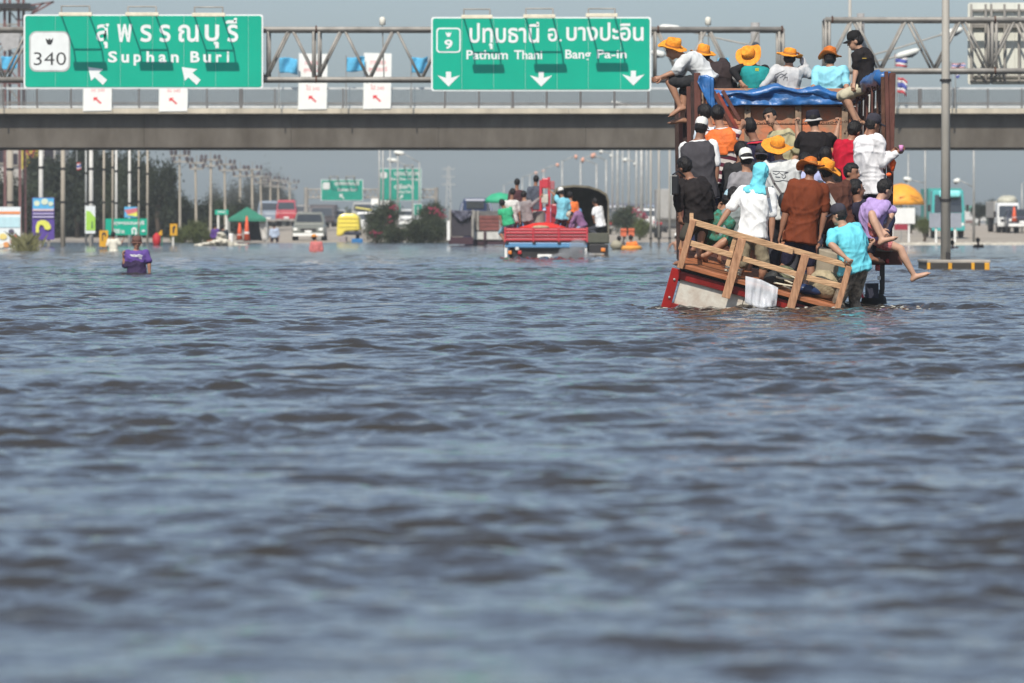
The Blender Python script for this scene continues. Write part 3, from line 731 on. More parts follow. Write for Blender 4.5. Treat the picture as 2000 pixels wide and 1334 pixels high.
        mb.tube([s0, an + bd * .035 + td * .03, an + bd * .05 + td * .10, an + bd * .062 + td * .16, an + bd * .065 + td * .185], [.034, .043, .042, .034, .02], 12, flat=.82, ref=bd)
        mb.cap(s0 + bd * .0, .032, an + td * .0, .034)
        side_ = td.cross(bd).normalized()
        for q in range(5):
            o_ = (q - 2) * .016; ex.tube([an + bd * .062 + td * (.165 - .006 * abs(q - 1)) + side_ * o_, an + bd * .066 + td * (.20 - .007 * abs(q - 1)) + side_ * o_], [.010, .007], 6)
        feet.append((an, td, bd, s0))
    ex.cur = 1
    for s_ in (-1, 1):
        ex.ell(hd + hr * (s_ * .031) + hu * .012 + hf * .0845, .0125, .006, .007, hr, hf, hu, 8, 5)
        ex.tube([hd + hr * (s_ * .015) + hu * .032 + hf * .090, hd + hr * (s_ * .034) + hu * .036 + hf * .087, hd + hr * (s_ * .05) + hu * .03 + hf * .076], [.004, .0055, .003], 6)
    ex.cur = 2; ex.tube([hd - hr * .022 - hu * .062 + hf * .084, hd - hu * .060 + hf * .094, hd + hr * .022 - hu * .062 + hf * .084], [.003, .006, .003], 6)
    sm = skin_m(skin)
    remesh_later(mb, vox, lambda me: finish(me, 'body', [sm, eye_m, M('lips', (.25, .08, .06))], root, ex))
    # ---- clothes
    def garment(rings, limbs, mat, name, amp, extra=None, sm_=3):
        g = MB()
        if rings: g.loft(rings)
        for q in limbs: g.cap(*q, n=12, k=2)
        if extra: extra(g)
        def cb(me): folds(me, amp, seed * 7 + len(name)); finish(me, name, [mat], root)
        remesh_later(g, vox, cb, sm_)
    def lerp(a, b, t_): return a + (b - a) * t_
    # trousers / shorts
    if bot:
        col, ln = bot; bm = bot_m or cloth(col); lim = []
        for hp, kn, an in ((hpl, kl, al), (hpr, kr, ar)):
            l1 = min(1., ln * 2); lim.append((hp, .090 * k * fat, lerp(hp, kn, l1 * .98), (.090 * (1 - l1) + .078 * l1) * k))
            if ln > .5: lim.append((kn, .073 * k, lerp(kn, an, (ln - .5) * 2 * .95), .062 * k))
        garment([ring(tt, a, b, .014) for tt, a, b in prof[0:4]], lim, bm, 'trousers' if ln > .55 else 'shorts', .012)
    if top:
        col, sl = top; tm = top_m or cloth(col); lim = []
        for sh, e, w_ in ((shl, el, wl), (shr, er, wr)):
            lim.append((sh, .070 * k * fat, lerp(sh, e, min(1, sl * 2)), (.064 if sl <= .5 else .054) * k * fat))
            if sl > .5: lim.append((e, .056 * k * fat, lerp(e, w_, (sl - .5) * 2 * .97), .042 * k))
        rr = [ring(-.13 + tuck, .166, .128, .036), ring(-.06 + tuck, .162, .124, .034)] + [ring(tt, a, b, .028) for tt, a, b in prof[2:7]] + [ring(.965, .115, .080, .016), ring(1.0, .07, .064, .014)]
        garment(rr, lim, tm, 'shirt', .006 if vest else .022)
    if vest:
        vm, lo = vest
        garment([ring(lo, .160, .124, .052)] + [ring(tt, a, b, .047) for tt, a, b in prof[2:7] if tt > lo] + [ring(.975, .12, .09, .03)], [], vm, 'vest', .014)
    # ---- hair / hats
    if hair:
        h = MB(); h.ell(hd + hu * .026 - hf * .012, .086, .106, .106, hr, hf, hu, 34, 22)
        rs = random.Random(seed); cc = hd + hu * .02; vs = []
        for p in h.v:
            q = Vector(p) - cc; a, b, c = q.dot(hf), q.dot(hu), abs(q.dot(hr))
            sc = 1.01 + .07 * noise.noise(Vector(p) * 26 + V(seed, 0, 0)) + .075 * abs(noise.noise(Vector((p[0] * 95, p[1] * 95, p[2] * 30)))) + .025 * rs.uniform(-1, 1)
            lim = .045 + .02 * noise.noise(Vector(p) * 20)
            if (a > .03 and b < lim) or b < -.085: sc = .72
            elif a > -.01 and b < -.01: sc = .78
            if hat and b > -.01: sc = min(sc, .95)
            vs.append(tuple(cc + q * sc))
        h.v = vs; h.build('hair', hair_m, root, smooth=True)
    hup = (hat_tilt if hat_tilt is not None else hu)
    if hat:
        kind = hat[0]; hc = hd + (hu * .3 + hup.normalized() * .7).normalized() * hatup
        if kind == 'straw': straw_hat(root, hc, hup, hf, hat_r, hat[1] if len(hat) > 1 else straw_m, seed)
        elif kind == 'cap': cap_hat(root, hd + hu * .045, hup, hf, hat[1], *(hat[2:]))
        elif kind == 'bucket': bucket_hat(root, hd + hu * .045, hup, hf, hat[1], hat[2])
        elif kind == 'wrap':
            g = MB(); g.ell(hd + hu * .022 - hf * .01, .100, .118, .114, hr, hf, hu); g.cap(hd - hu * .05 - hf * .03, .085, nk + u * .02 - fb * .02, .085)
            g.loft([ring(.84, .150, .105, .034), ring(.93, .135, .10, .034), ring(1.0, .095, .085, .02)])
            g.tube([hd - hu * .11 - hf * .09 - hr * .03, hd - hu * .16 - hf * .13 - hr * .07, hd - hu * .24 - hf * .13 - hr * .09], [.028, .035, .012], 8, flat=.5)
            g.ell(hd - hu * .10 - hf * .07 - hr * .04, .03, .025, .025)
            def cb(me, m=hat[1]): folds(me, .016, seed * 3, 24.); finish(me, 'head_scarf', [m], root)
            remesh_later(g, vox, cb, 2)
    if shoes:
        for an, td, bd, s0 in feet:
            g = MB(); g.tube([s0 - td * .015, s0 + td * .02, an + bd * .035 + td * .03, an + bd * .05 + td * .10, an + bd * .062 + td * .17, an + bd * .066 + td * .21], [.03, .045, .052, .051, .044, .024], 12, flat=.85, ref=bd); g.build('shoe', shoes, root, smooth=True)
    return root
# ================================================================== NEAR TRUCK
DT = 72.0
FLOOR = .66                      # bed floor above the water
hx = -.030                       # the truck heads a touch left as it recedes (m of x per m of depth)
def TP(x, y, z): return V(x + (y - 73.7) * hx, y, z)
DR = 73.7                        # rear end of the side racks
XL, XR = P(1366, 0, DR).x, P(1735, 0, DR).x
YF = 78.2
truck = thing('flatbed_truck', V((XL + XR) / 2, DT, 0), 'overloaded red brown stake bed truck wading through the flood, seen from behind', 'truck')
wood_red = M('red_brown_rack', (.105, .036, .026), rough=.75, var=.55, scale=5, bump=.5, bscale=30, stretch=(1, 1, .35), col2=(.06, .022, .016))
wood_dk = M('dark_rack', (.042, .022, .018), rough=.8, var=.5, scale=6, bump=.4)
headboard_m = M('flaking_orange_paint', (.50, .145, .06), rough=.85, var=.3, scale=5, bump=.5, bscale=22, col2=(.30, .20, .13))
tarp_m = M('blue_tarpaulin', (.025, .13, .36), rough=.38, var=.45, scale=5, bump=.7, bscale=9, spec=.55)
mb = MB(); mb.prism([(XL - .02, DT - .1), (XR + .02, DT - .1), (XR + .02 + (YF - DR) * hx, YF), (XL - .02 + (YF - DR) * hx, YF)], V(0, 0, FLOOR - .12), X, Y, Z, .12); mb.build('bed_floor', wood_dk, truck)
mb = MB(); mb.bar(TP(XL, DT - .14, FLOOR - .03), TP(XR, DT - .14, FLOOR - .03), .2, .08); mb.build('rear_sill', wood_red, truck, bevel=.01)
zn, zf = P(0, 150, DR).z, P(0, 196, YF).z       # rack top: higher at the rear
# chassis, wheels, mud flaps, lamps
for s_ in (-1, 1):
    x = (XL + XR) / 2 + s_ * .45
    mb = MB(); mb.bar(TP(x, DT - .05, FLOOR - .3), TP(x, YF + 2, FLOOR - .3), .1, .24, Z); mb.build('chassis_rail', dark_metal, truck)
for y in (DT + 1.1, YF + 1.4):
    for s_ in (-1, 1):
        x = (XL + XR) / 2 + s_ * .98
        mb = MB(); mb.lathe([(.22, -.15), (.44, -.15), (.49, -.10), (.49, .10), (.44, .15), (.22, .15)], TP(x, y, -.33), X, n=26); o = mb.build('tyre', black_rubber, truck, smooth=True)
        mb = MB(); mb.lathe([(.05, -.02), (.2, -.05), (.23, -.12), (.23, .12), (.2, .05), (.05, .02)], TP(x, y, -.33), X, n=18); mb.build('rim', galv_old, o)
mb = MB(); a = P(1690, 0, DT - .2).x; b = P(1716, 0, DT - .2).x; mb.span(a, b, DT - .22, DT - .19, P(0, 582, 72).z, FLOOR - .36); mb.build('mud_flap', M('navy_mud_flap', (.02, .022, .04), rough=.7), truck)
fl = M('flap_white', (.6, .6, .58)); fr = M('flap_red', (.5, .03, .05))
mb = MB(); poly_px(mb, [(1670, 578), (1680, 552), (1690, 580)], DT - .24, .01); mb.build('flap_badge', fl, truck)
mb = MB(); poly_px(mb, [(1674, 579), (1681, 564), (1688, 582)], DT - .26, .01); mb.build('flap_badge', fr, truck)
mb = MB(); p = P(1724, 500, DT - .1); mb.bar(P(1723, 492, DT - .1), P(1723, 566, DT - .1), .06, .08); mb.build('lamp_bracket', dark_metal, truck)
red_l = M('red_tail_lens', (.42, .015, .01), rough=.25)
for x, y, wd, ht in ((1714, 523, 9, 12), (1733, 510, 7, 9)):
    mb = MB(); p = P(x, y, DT - .2); mb.box(p, wd / 154, .07, ht / 154); mb.build('tail_lamp', red_l, truck, bevel=.012)
for x, y in ((1716, 507), (1717, 543)):
    mb = MB(); p = P(x, y, DT - .2); mb.box(p, .04, .05, .05); mb.build('reflector', white_paint, truck, bevel=.01)
mb = MB(); mb.tube([P(1722, 566, DT - .12), P(1722, 575, DT - .12)], .035, 8); mb.build('exhaust_tip', dark_metal, truck)
mb = MB(); mb.bar(P(1660, 478, DT - .25), P(1742, 482, DT - .25), .13, .3); mb.build('bumper', M('worn_grey_bumper', (.30, .28, .24), var=.4, scale=12), truck, bevel=.01)
# side racks: posts, rails, slats
def side_rack(x, inner):
    rk = bpy.data.objects.new('side_rack', None); COL.objects.link(rk); rk.parent = truck; rk.location = V(x, DR, FLOOR) - truck.location
    top = lambda y: zn + (zf - zn) * (y - DR) / (YF - DR)
    ny = 6
    for i in range(ny):
        y = DR + (YF - DR) * i / (ny - 1)
        mb = MB(); mb.bar(TP(x, y, FLOOR - .1), TP(x + (.05 if x > 4 else -.03), y, top(y) + (.05 if i == 0 else 0)), .085 if i == 0 else .06, .11 if i == 0 else .07); mb.build('post', wood_red if i % 2 == 0 else wood_dk, rk, bevel=.006)
    for h in (.12, .30, .48, .66, .83, .985):
        y0, y1 = DR + .05, YF
        a = TP(x + inner * .055, y0, FLOOR + (top(y0) - FLOOR) * h); b = TP(x + inner * .055, y1, FLOOR + (top(y1) - FLOOR) * h)
        mb = MB(); mb.bar(a, b, .035, .085 if h < .9 else .06, Z); mb.build('rail', wood_dk if h not in (.66, .985) else wood_red, rk, bevel=.005)
    for i in range(6):
        y = DR + .5 + (YF - DR - .8) * i / 5
        mb = MB(); mb.bar(TP(x + inner * .095, y, FLOOR + .02), TP(x + inner * .095, y, top(y) - .02), .025, .045); mb.build('slat', wood_red if (i * 7) % 3 else rust, rk)
side_rack(XL, 1); side_rack(XR, -1)
for q, (a, b) in enumerate((((1731, 140), (1738, 425)), ((1743, 146), (1741, 330)), ((1724, 150), (1727, 420)))):     # bundled rear stakes at the right corner
    mb = MB(); mb.bar(P(*a, DR - .05 + q * .04), P(*b, DR - .05 + q * .04), .05, .07); mb.build('rear_stake', (wood_red, wood_dk, rust)[q], truck, bevel=.006)
for q, (a, b, m) in enumerate((((1393, 178), (1436, 262), 0), ((1401, 182), (1440, 252), 1), ((1411, 177), (1444, 235), 0))):   # rack gate swung open at the left
    mb = MB(); mb.bar(P(*a, DR + 1.0 + .1 * q), P(*b, DR + 1.0 + .1 * q), .05, .06); mb.build('gate_bar', M('red_gate_bar', (.26, .045, .025), var=.4) if m else wood_red, truck, bevel=.006)
# headboard of planks with uprights
hb = bpy.data.objects.new('headboard', None); COL.objects.link(hb); hb.parent = truck; hb.location = TP((XL + XR) / 2, YF, FLOOR) - truck.location
ztop = P(0, 172, YF).z
nb = 9; hgt = (ztop - FLOOR) / nb
for i in range(nb):
    mb = MB(); mb.span(TP(XL, YF, 0).x + .01, TP(XR, YF, 0).x - .01, YF + .004 * (i % 2), YF + .05, FLOOR + i * hgt + .004, FLOOR + (i + 1) * hgt - .004); mb.build('plank', headboard_m, hb, bevel=.005)
post_m = M('dusty_upright', (.27, .19, .13), rough=.85, var=.4, scale=8)
for px in (1370, 1460, 1559, 1650):
    mb = MB(); p = P(px, 0, YF - .06); mb.span(p.x - .042, p.x + .042, YF - .09, YF - .004, FLOOR, ztop - .02); o = mb.build('upright', post_m, hb, bevel=.006)
    for py in (195, 215, 260, 300, 330):
        mb = MB(); mb.ell(P(px, py, YF - .095), .014, .012, .014, nu=8, nv=5); mb.build('bolt', rust, o)
# chain across the bed
mb = MB(); n = 46
pts = [P(1480 + 205 * i / n, 241 - 6 * i / n + 9 * math.sin(math.pi * i / n) * .4, 76.0) for i in range(n + 1)]
for i in range(n):
    a, b = pts[i], pts[i + 1]; d = (b - a); c = (a + b) / 2; s_ = Y if i % 2 else Z
    s_ = (s_ - d.normalized() * s_.dot(d.normalized())).normalized(); ring_ = [c + d * (.68 * math.cos(2 * math.pi * j / 8)) + s_ * (.012 * math.sin(2 * math.pi * j / 8)) for j in range(9)]
    mb.tube(ring_, .004, 5)
mb.build('chain', rust, truck)
# blue tarpaulin bunched over the headboard and the right rack
def tarp(path, name, ax, seed):
    "a rolled, creased sheet following a path; lobes of cloth hang from it"
    r_ = random.Random(seed); mb = MB(); rings = []; n = 18
    for i, (p, ra, rb) in enumerate(path):
        rings.append([p + ax * (ra * math.cos(2 * math.pi * j / n) * (1 + .4 * noise.noise(V(i * .9, j * .55, seed)))) + Z * (rb * math.sin(2 * math.pi * j / n) * (1 + .55 * noise.noise(V(i * .45 + 9, j * 1.3, seed)) + .25 * noise.noise(V(i * 1.4, j * 1.9, seed)))) for j in range(n)])
    mb.loft(rings); return mb.build(name, tarp_m, truck, smooth=True)
path = []
for i in range(40):
    u_ = i / 39; px = 1378 + (1668 - 1378) * u_; py = 180 + 5 * math.sin(u_ * 9) + 3 * math.sin(u_ * 23)
    path.append((P(px, py, YF - .1), .12, .055 + .02 * math.sin(u_ * 17 + 1)))
tarp(path, 'tarpaulin', Y, 3)
path = []
for i in range(26):
    u_ = i / 25; y_ = YF - .2 + (DR + .25 - YF) * u_; px = 1668 + (1727 - 1668) * u_; py = 188 - 36 * u_ - 6 * math.sin(u_ * math.pi)
    path.append((P(px, py, y_), .10 + .03 * math.sin(u_ * 14), .10 + .02 * math.sin(u_ * 19)))
tarp(path, 'tarpaulin', X, 5)
def sheet(name, top, bot, D0, seed, m, amp=.03, nx=40, ny=10, parent=None):
    vs = []
    for j in range(ny + 1):
        v_ = j / ny
        for i in range(nx + 1):
            u_ = i / nx; k_ = u_ * (len(top) - 1); a = min(int(k_), len(top) - 2); f_ = k_ - a
            tx, ty = (top[a][c] * (1 - f_) + top[a + 1][c] * f_ for c in (0, 1)); bx, by = (bot[a][c] * (1 - f_) + bot[a + 1][c] * f_ for c in (0, 1))
            p = P(tx + (bx - tx) * v_, ty + (by - ty) * v_, D0)
            vs.append(p + Y * (amp * (noise.noise(V(u_ * 9 + seed, v_ * 1.2, 0)) + .5 * noise.noise(V(u_ * 24, v_ * 3, seed))) * (.35 + v_)))
    n = nx + 1; mb = MB(); mb.add(vs, [(j * n + i, j * n + i + 1, (j + 1) * n + i + 1, (j + 1) * n + i) for j in range(ny) for i in range(nx)])
    o = mb.build(name, m, parent, smooth=True); s_ = o.modifiers.new('s', 'SOLIDIFY'); s_.thickness = .004; return o
sheet('tarpaulin', [(1385, 176), (1450, 178), (1540, 180), (1670, 182)], [(1390, 212), (1450, 205), (1540, 206), (1665, 204)], YF - .16, 2, tarp_m, .06, parent=truck)
sheet('tarpaulin', [(1365, 148), (1380, 146), (1394, 152)], [(1362, 160), (1384, 205), (1396, 214)], DR - .09, 4, tarp_m, .04, 16, 10, parent=truck)
# load platform and cab in front of the headboard, where the top row sits
zs = P(0, 181, 79).z
mb = MB(); mb.span(TP(XL, 79, 0).x + .1, TP(XR, 79, 0).x - .1, YF + .08, 81.2, zs - .16, zs - .02); mb.build('roof_rack', wood_dk, truck)
mb = MB(); mb.span(TP(XL, 80, 0).x + .18, TP(XR, 80, 0).x - .18, YF + .2, 80.6, -.2, zs - .17); mb.build('cab', M('cab_paint', (.30, .06, .04), rough=.4), truck, bevel=.08)

# ================================================================== TILTED TIMBER PLATFORM BEHIND THE TRUCK
D0 = 69.9
o0 = P(1328, 513, D0); uu = (P(1640, 599, D0) - o0); UL = uu.length; uu.normalize(); vv = uu.cross(Y).normalized()
if vv.z < 0: vv = -vv
ww = (Y * math.cos(R(7)) + vv * math.sin(R(7))).normalized(); vv2 = ww.cross(uu).normalized()
if vv2.z < 0: vv2 = -vv2
def TQ(u_, v_, w_): return o0 + uu * u_ + vv2 * v_ + ww * w_
plat = thing('platform_trailer', V(o0.x + 1, D0, 0), 'tilted red trailer platform with dirty white tail panel and raw timber railing', 'trailer')
timber = M('raw_timber', (.54, .34, .19), rough=.8, var=.35, scale=9, bump=.5, bscale=26, stretch=(.5, 2, 3), col2=(.36, .21, .11))
timber2 = M('ply_timber', (.46, .25, .14), rough=.8, var=.35, scale=9, bump=.5, bscale=26, stretch=(3, 2, .5), col2=(.30, .15, .08))
deck_m = M('wet_deck_timber', (.36, .13, .055), rough=.45, var=.45, scale=7, bump=.3, stretch=(.4, 1, 1))
red_m = M('dark_red_paint', (.22, .012, .010), rough=.35, var=.35, scale=6)
def qbar(a, b, wx, wy, name, m, par=plat, bv=.006):
    mb = MB(); mb.bar(TQ(*a), TQ(*b), wx, wy, ww); return mb.build(name, m, par, bevel=bv)
nd = 8; dw = 1.5 / nd
for i in range(nd):
    mb = MB(); mb.box(TQ(UL / 2, -.018, dw * (i + .5)), UL + .02, dw - .008, .034, uu, ww, vv2); mb.build('deck_board', deck_m, plat, bevel=.004)
qbar((-.02, -.03, -.02), (UL, -.03, -.02), .05, .03, 'deck_edge', deck_m)
for i, w_ in enumerate((.03, 1.35)):
    mb = MB(); mb.box(TQ(UL / 2, -.16, w_ + .12), UL - .04, .05, .16, uu, ww, vv2); mb.build('bearer', dark_metal, plat)
rl = bpy.data.objects.new('railing', None); COL.objects.link(rl); rl.parent = plat; rl.location = TQ(0, 0, 0) - plat.location
qbar((.015, -.06, -.06), (.015, .56, -.06), .075, .04, 'post', timber2, rl); qbar((.655, -.26, -.085), (.655, .50, -.085), .105, .035, 'post', timber2, rl)
qbar((1.455, -.19, -.085), (1.455, .52, -.085), .10, .035, 'post', timber2, rl); qbar((2.01, -.06, -.06), (2.01, .52, -.06), .075, .04, 'post', timber2, rl)
qbar((.57, .12, -.02), (.57, .50, -.02), .055, .03, 'post', timber, rl)
qbar((.0, .535, -.045), (1.30, .51, -.045), .075, .035, 'rail', timber, rl); qbar((1.10, .525, -.01), (2.03, .515, -.01), .07, .03, 'rail', timber, rl)
qbar((.02, .275, -.045), (.60, .265, -.045), .07, .03, 'rail', timber, rl); qbar((.66, .26, -.045), (1.50, .25, -.045), .065, .03, 'rail', timber, rl); qbar((1.42, .24, -.015), (2.0, .25, -.015), .07, .03, 'rail', timber, rl)
qbar((.0, .53, -.02), (.0, .53, 1.45), .05, .05, 'rail', timber, rl); qbar((.0, -.02, 1.45), (.0, .55, 1.45), .05, .05, 'post', timber2, rl)
qbar((2.02, .49, -.02), (2.02, .49, 1.3), .05, .05, 'rail', timber, rl); qbar((2.02, -.02, 1.3), (2.02, .5, 1.3), .05, .05, 'post', timber2, rl)
# tail panel in a red frame under the deck
panel_m = M('dirty_white_panel', (.55, .53, .46), rough=.75, var=.3, scale=4, bump=.2, col2=(.42, .33, .26))
qbar((-.02, -.09, .05), (-.02, -.62, .05), .115, .06, 'frame_upright', M('bright_red_paint', (.30, .012, .010), rough=.35, var=.3, scale=6))
qbar((.0, -.155, .06), (UL, -.155, .06), .10, .05, 'frame_rail', red_m)
qbar((-.05, -.56, .055), (UL, -.56, .055), .10, .06, 'frame_rail', red_m)
for a, b in ((.06, .88), (.884, 2.0)):
    mb = MB(); mb.box(TQ((a + b) / 2, -.36, .09), b - a - .004, .03, .34, uu, ww, vv2); mb.build('tail_panel', panel_m, plat, bevel=.004)
for u_, v_ in ((.0, -.22), (.0, -.45)):
    mb = MB(); mb.ell(TQ(u_ - .01, v_, .01), .016, .012, .016, nu=8, nv=5); mb.build('bolt', galv, plat)
# clear plastic sheet hanging over the tail
pm = bpy.data.materials.new('milky_plastic'); pm.use_nodes = True; b_ = pm.node_tree.nodes['Principled BSDF']
b_.inputs['Base Color'].default_value = (.8, .82, .85, 1); b_.inputs['Roughness'].default_value = .25; b_.inputs['Alpha'].default_value = .5
o = sheet('plastic_sheet', [(1456, 539), (1486, 546), (1520, 562)], [(1455, 592), (1485, 602), (1516, 598)], D0 - .12, 8, pm, .06, 24, 12)
tag(o, 'milky plastic sheet draped over the white tail panel', 'sheet')
mb = MB(); pts = [P(*q, D0 - .2) for q in ((1478, 600), (1500, 578), (1519, 566), (1515, 598))]; 
# loose things on the deck
def sack(name, c, rx, ry, rz, m, lab, cat, seed, tilt=0.):
    mb = MB(); mb.ell(c, rx, ry, rz, uu, Y, vv2, 22, 14); vs = []
    for p in mb.v:
        q = Vector(p) - c; s_ = 1 + .16 * noise.noise(Vector(p) * 6 + V(seed, 0, 0)) + .09 * noise.noise(Vector(p) * 15); q.z = max(q.z, -rz * .8); vs.append(tuple(c + q * s_))
    mb.v = vs; o = mb.build(name, m, None, smooth=True); return tag(o, lab, cat)
sackm = M('beige_sack', (.40, .33, .21), rough=.9, var=.3, scale=9, bump=.8, bscale=20)
sack('sack', TQ(1.80, .17, .35), .20, .16, .19, sackm, 'bulging beige sack behind the right end of the railing', 'sack', 1)
sack('sack', TQ(1.30, .11, .55), .15, .14, .13, M('olive_bag', (.14, .15, .09), var=.5, scale=14, bump=.5), 'olive camouflage bag on the deck between the standing legs', 'bag', 5)
sack('bundle', TQ(1.18, .09, .18), .13, .1, .1, M('black_bag', (.02, .02, .02)), 'small black bag on the deck by the bare foot', 'bag', 9)
sack('bundle', TQ(1.62, .06, .25), .17, .1, .07, M('navy_plastic', (.02, .04, .11), rough=.3), 'crumpled dark blue plastic bag on the deck near the right post', 'bag', 12)
mb = MB(); mb.box(TQ(1.80, .34, .75), .34, .3, .44, uu, ww, vv2); tag(mb.build('box', M('grey_beige_box', (.32, .27, .2), var=.3), bevel=.02), 'tall greyish box standing behind the beige sack', 'box')
rope_m = M('cream_rope', (.55, .5, .38), rough=.9, bump=.6, bscale=40)
mb = MB(); c = TQ(1.32, .02, .10); mb.tube([c + uu * (.13 * math.cos(a * .42) * (1 + .05 * math.sin(a))) + ww * (.07 * math.sin(a * .42)) + vv2 * (.005 * a) for a in range(48)], .012, 6)
tag(mb.build('rope', rope_m, smooth=True), 'coil of cream rope lying on the deck between the two middle posts', 'rope')
mb = MB(); c = TQ(.66, .03, .12); mb.tube([c + uu * (.10 * math.cos(a * .5)) + ww * (.09 * math.sin(a * .5)) + vv2 * (.003 * a) for a in range(26)], .014, 6)
tag(mb.build('rope', rope_m, smooth=True), 'pale rope loop lying on the deck behind the left middle post', 'rope')
# ================================================================== PEOPLE ON THE NEAR TRUCK
G1 = 'people riding on the near truck and its platform'
white = (.80, .79, .77); navy = (.025, .028, .06); blk = (.018, .017, .018)
capg = cloth((.045, .042, .055), 'cap'); capw = cloth((.74, .73, .68), 'cap'); capk = cloth((.015, .014, .014), 'cap')
camo = M('camouflage', (.30, .24, .18), rough=.9, var=.3, scale=17, col2=(.035, .03, .025), bump=.5, bscale=13)
floral = M('green_floral', (.02, .22, .16), rough=.85, var=.3, scale=24, col2=(.06, .04, .01), bump=.4)
redfl = M('red_floral', (.62, .30, .28), rough=.85, var=.3, scale=30, col2=(.45, .02, .03), bump=.4)
UPF = FLOOR + .0
# top row
person('person in orange straw hat and grey white tee, sitting barefoot on left rack facing left', 76.2, (1379, 156), (1336, 110), (1316, 97), -90, hyaw=-100, nod=10, top=((.62, .63, .62), .45), bot=((.03, .03, .032), .46), aL=[(1318, 141, .2), (1292, 150, -.1)], aR=[(1330, 143, -.6), (1291, 153, 0)],
       lL=[(1306, 159, .3), (1328, 208, 0)], lR=[(1333, 180, -.4), (1333, 230, 0)], skin=0, hat=('straw',), hat_tilt=V(.25, -.35, 1), curve=.05, group=G1, toe=V(-1, -.1, -.25), floor=1.9, hat_r=.19, key='hat1')
person('person in orange straw hat with dark top, second from left on the top row', 78.6, (1410, 178), (1392, 124), (1375, 110), -30, top=((.045, .032, .032), .9), bot=((.04, .035, .03), .9), aL=[(1380, 158, -.5), (1370, 178, -.5)], aR=[(1425, 158, -.3), (1440, 178, -.4)], lL=[(1395, 185, 1), (1395, 230, 0)], lR=[(1425, 185, 1), (1425, 230, 0)], hat=('straw',), hat_tilt=V(.12, -.12, 1), curve=.06, group=G1, floor=1.9, hat_r=.185)
person('person in tipped orange straw hat and teal vest over black sleeves', 78.5, (1470, 182), (1472, 128), (1466, 112), -15, top=(blk, .9), bot=((.10, .09, .06), .9), vest=(cloth((.02, .27, .26)), .02), aL=[(1432, 138, -.3), (1447, 160, -.6)], aR=[(1495, 155, .5), (1500, 172, .7)], lL=[(1450, 168, .8), (1448, 215, 0)], lR=[(1490, 185, 1), (1490, 230, 0)], hat=('straw',), hat_tilt=V(-.45, -.75, .65), curve=.04, group=G1, floor=1.9, hat_r=.19, key='teal')
person('person in grey long sleeves holding an orange straw hat with raised right hand', 78.5, (1537, 184), (1541, 130), (1542, 114), -5, top=((.50, .50, .50), .98), bot=((.06, .06, .07), .9), aL=[(1504, 155, -.5), (1488, 170, -.5)], aR=[(1582, 147, .2), (1567, 117, .2)], lL=[(1520, 185, 1), (1520, 230, 0)], lR=[(1555, 185, 1), (1555, 230, 0)], skin=0, hat=('straw',), hat_tilt=V(.14, -.05, 1), group=G1, floor=1.9, hat_r=.19, key='grey4', fat=1.05, grip=.3)
person('person in light blue shirt and flat burnt orange straw hat on the top row', 78.5, (1622, 186), (1622, 131), (1621, 115), 5, top=((.27, .62, .72), .6), bot=((.06, .06, .07), .9), aL=[(1592, 163, -.4), (1585, 180, -.5)], aR=[(1652, 163, -.3), (1655, 180, -.5)], lL=[(1605, 187, 1), (1605, 230, 0)], lR=[(1640, 187, 1), (1640, 230, 0)], hat=('straw', straw2_m), hat_tilt=V(0, .22, 1), group=G1, floor=1.9, hat_r=.17, fat=1.08)
person('person in black cap, black tee, khaki shorts perched on the right rack', 76.2, (1693, 160), (1681, 98), (1672, 80), -75, hyaw=-85, nod=18, top=((.022, .018, .018), .42), bot=((.55, .50, .36), .5), aL=[(1672, 135, .3), (1668, 160, -.2)], aR=[(1690, 138, -.4), (1692, 163, -.2)], lL=[(1648, 186, .2), (1672, 236, 0)], lR=[(1643, 188, -.3), (1678, 238, 0)], skin=2, hat=('cap', capk), group=G1, toe=V(-.7, -.3, -.3), floor=1.9, key='blackcap')
# standing in the bed
person('person in white cap and dark grey vest over white sleeves', 72.6, (1372, 376), (1363, 274), (1369, 250), 15, nod=12, top=(white, .42), bot=(navy, .95), vest=(cloth((.060, .056, .062)), -.12), aL=[(1336, 325, .1), (1345, 370, .3)], aR=[(1399, 325, -.1), (1396, 372, -.1)], skin=1, hat=('cap', capw), floor=UPF, group=G1, fat=1.12, curve=.03)
person('person with black hair and pale shirt between grey vest and striped shirt', 73.6, (1388, 330), (1388, 248), (1377, 222), -30, top=((.62, .68, .74), .45), skin=0, floor=UPF, group=G1)
person('person in maroon striped shirt and orange life vest gripping the rack', 73.3, (1420, 345), (1407, 250), (1402, 224), 10, top_m=stripes_m(), top=(white, .95), bot=(blk, .9), vest=(M('orange_life_vest', (.80, .17, .03), rough=.7, var=.25, scale=8, bump=.5), .50), aL=[(1385, 300, .2), (1375, 270, .5)], aR=[(1424, 292, -.2), (1446, 252, .1)], skin=0, floor=UPF, group=G1)
person('person in navy shirt with red collar seen over the shoulders in the bed', 74.4, (1484, 355), (1476, 275), (1465, 249), -25, top=((.022, .020, .045), .45), vest=(M('red_collar', (.5, .02, .04), rough=.8), .93), skin=1, floor=UPF, group=G1)
person('person in beige shirt turned back toward the camera in the bed', 76.3, (1535, 335), (1523, 254), (1505, 229), -130, hyaw=-150, nod=14, top=((.42, .38, .23), .45), aR=[(1500, 300, .3), (1498, 335, 0)], aL=[(1558, 300, -.1), (1540, 336, -.4)], skin=2, floor=UPF, group=G1)
person('person in black shirt and black bucket hat holding the chain with both hands', 75.4, (1592, 352), (1594, 258), (1589, 236), 0, top=((.016, .013, .014), .45), bot=(blk, .9), aL=[(1561, 282, .3), (1556, 246, .35)], aR=[(1630, 280, .3), (1637, 246, .35)], skin=2, hat=('bucket', cloth((.022, .02, .03), 'hat'), cloth((.5, .48, .46), 'hat')), floor=UPF, group=G1, fat=1.12, grip=.9)
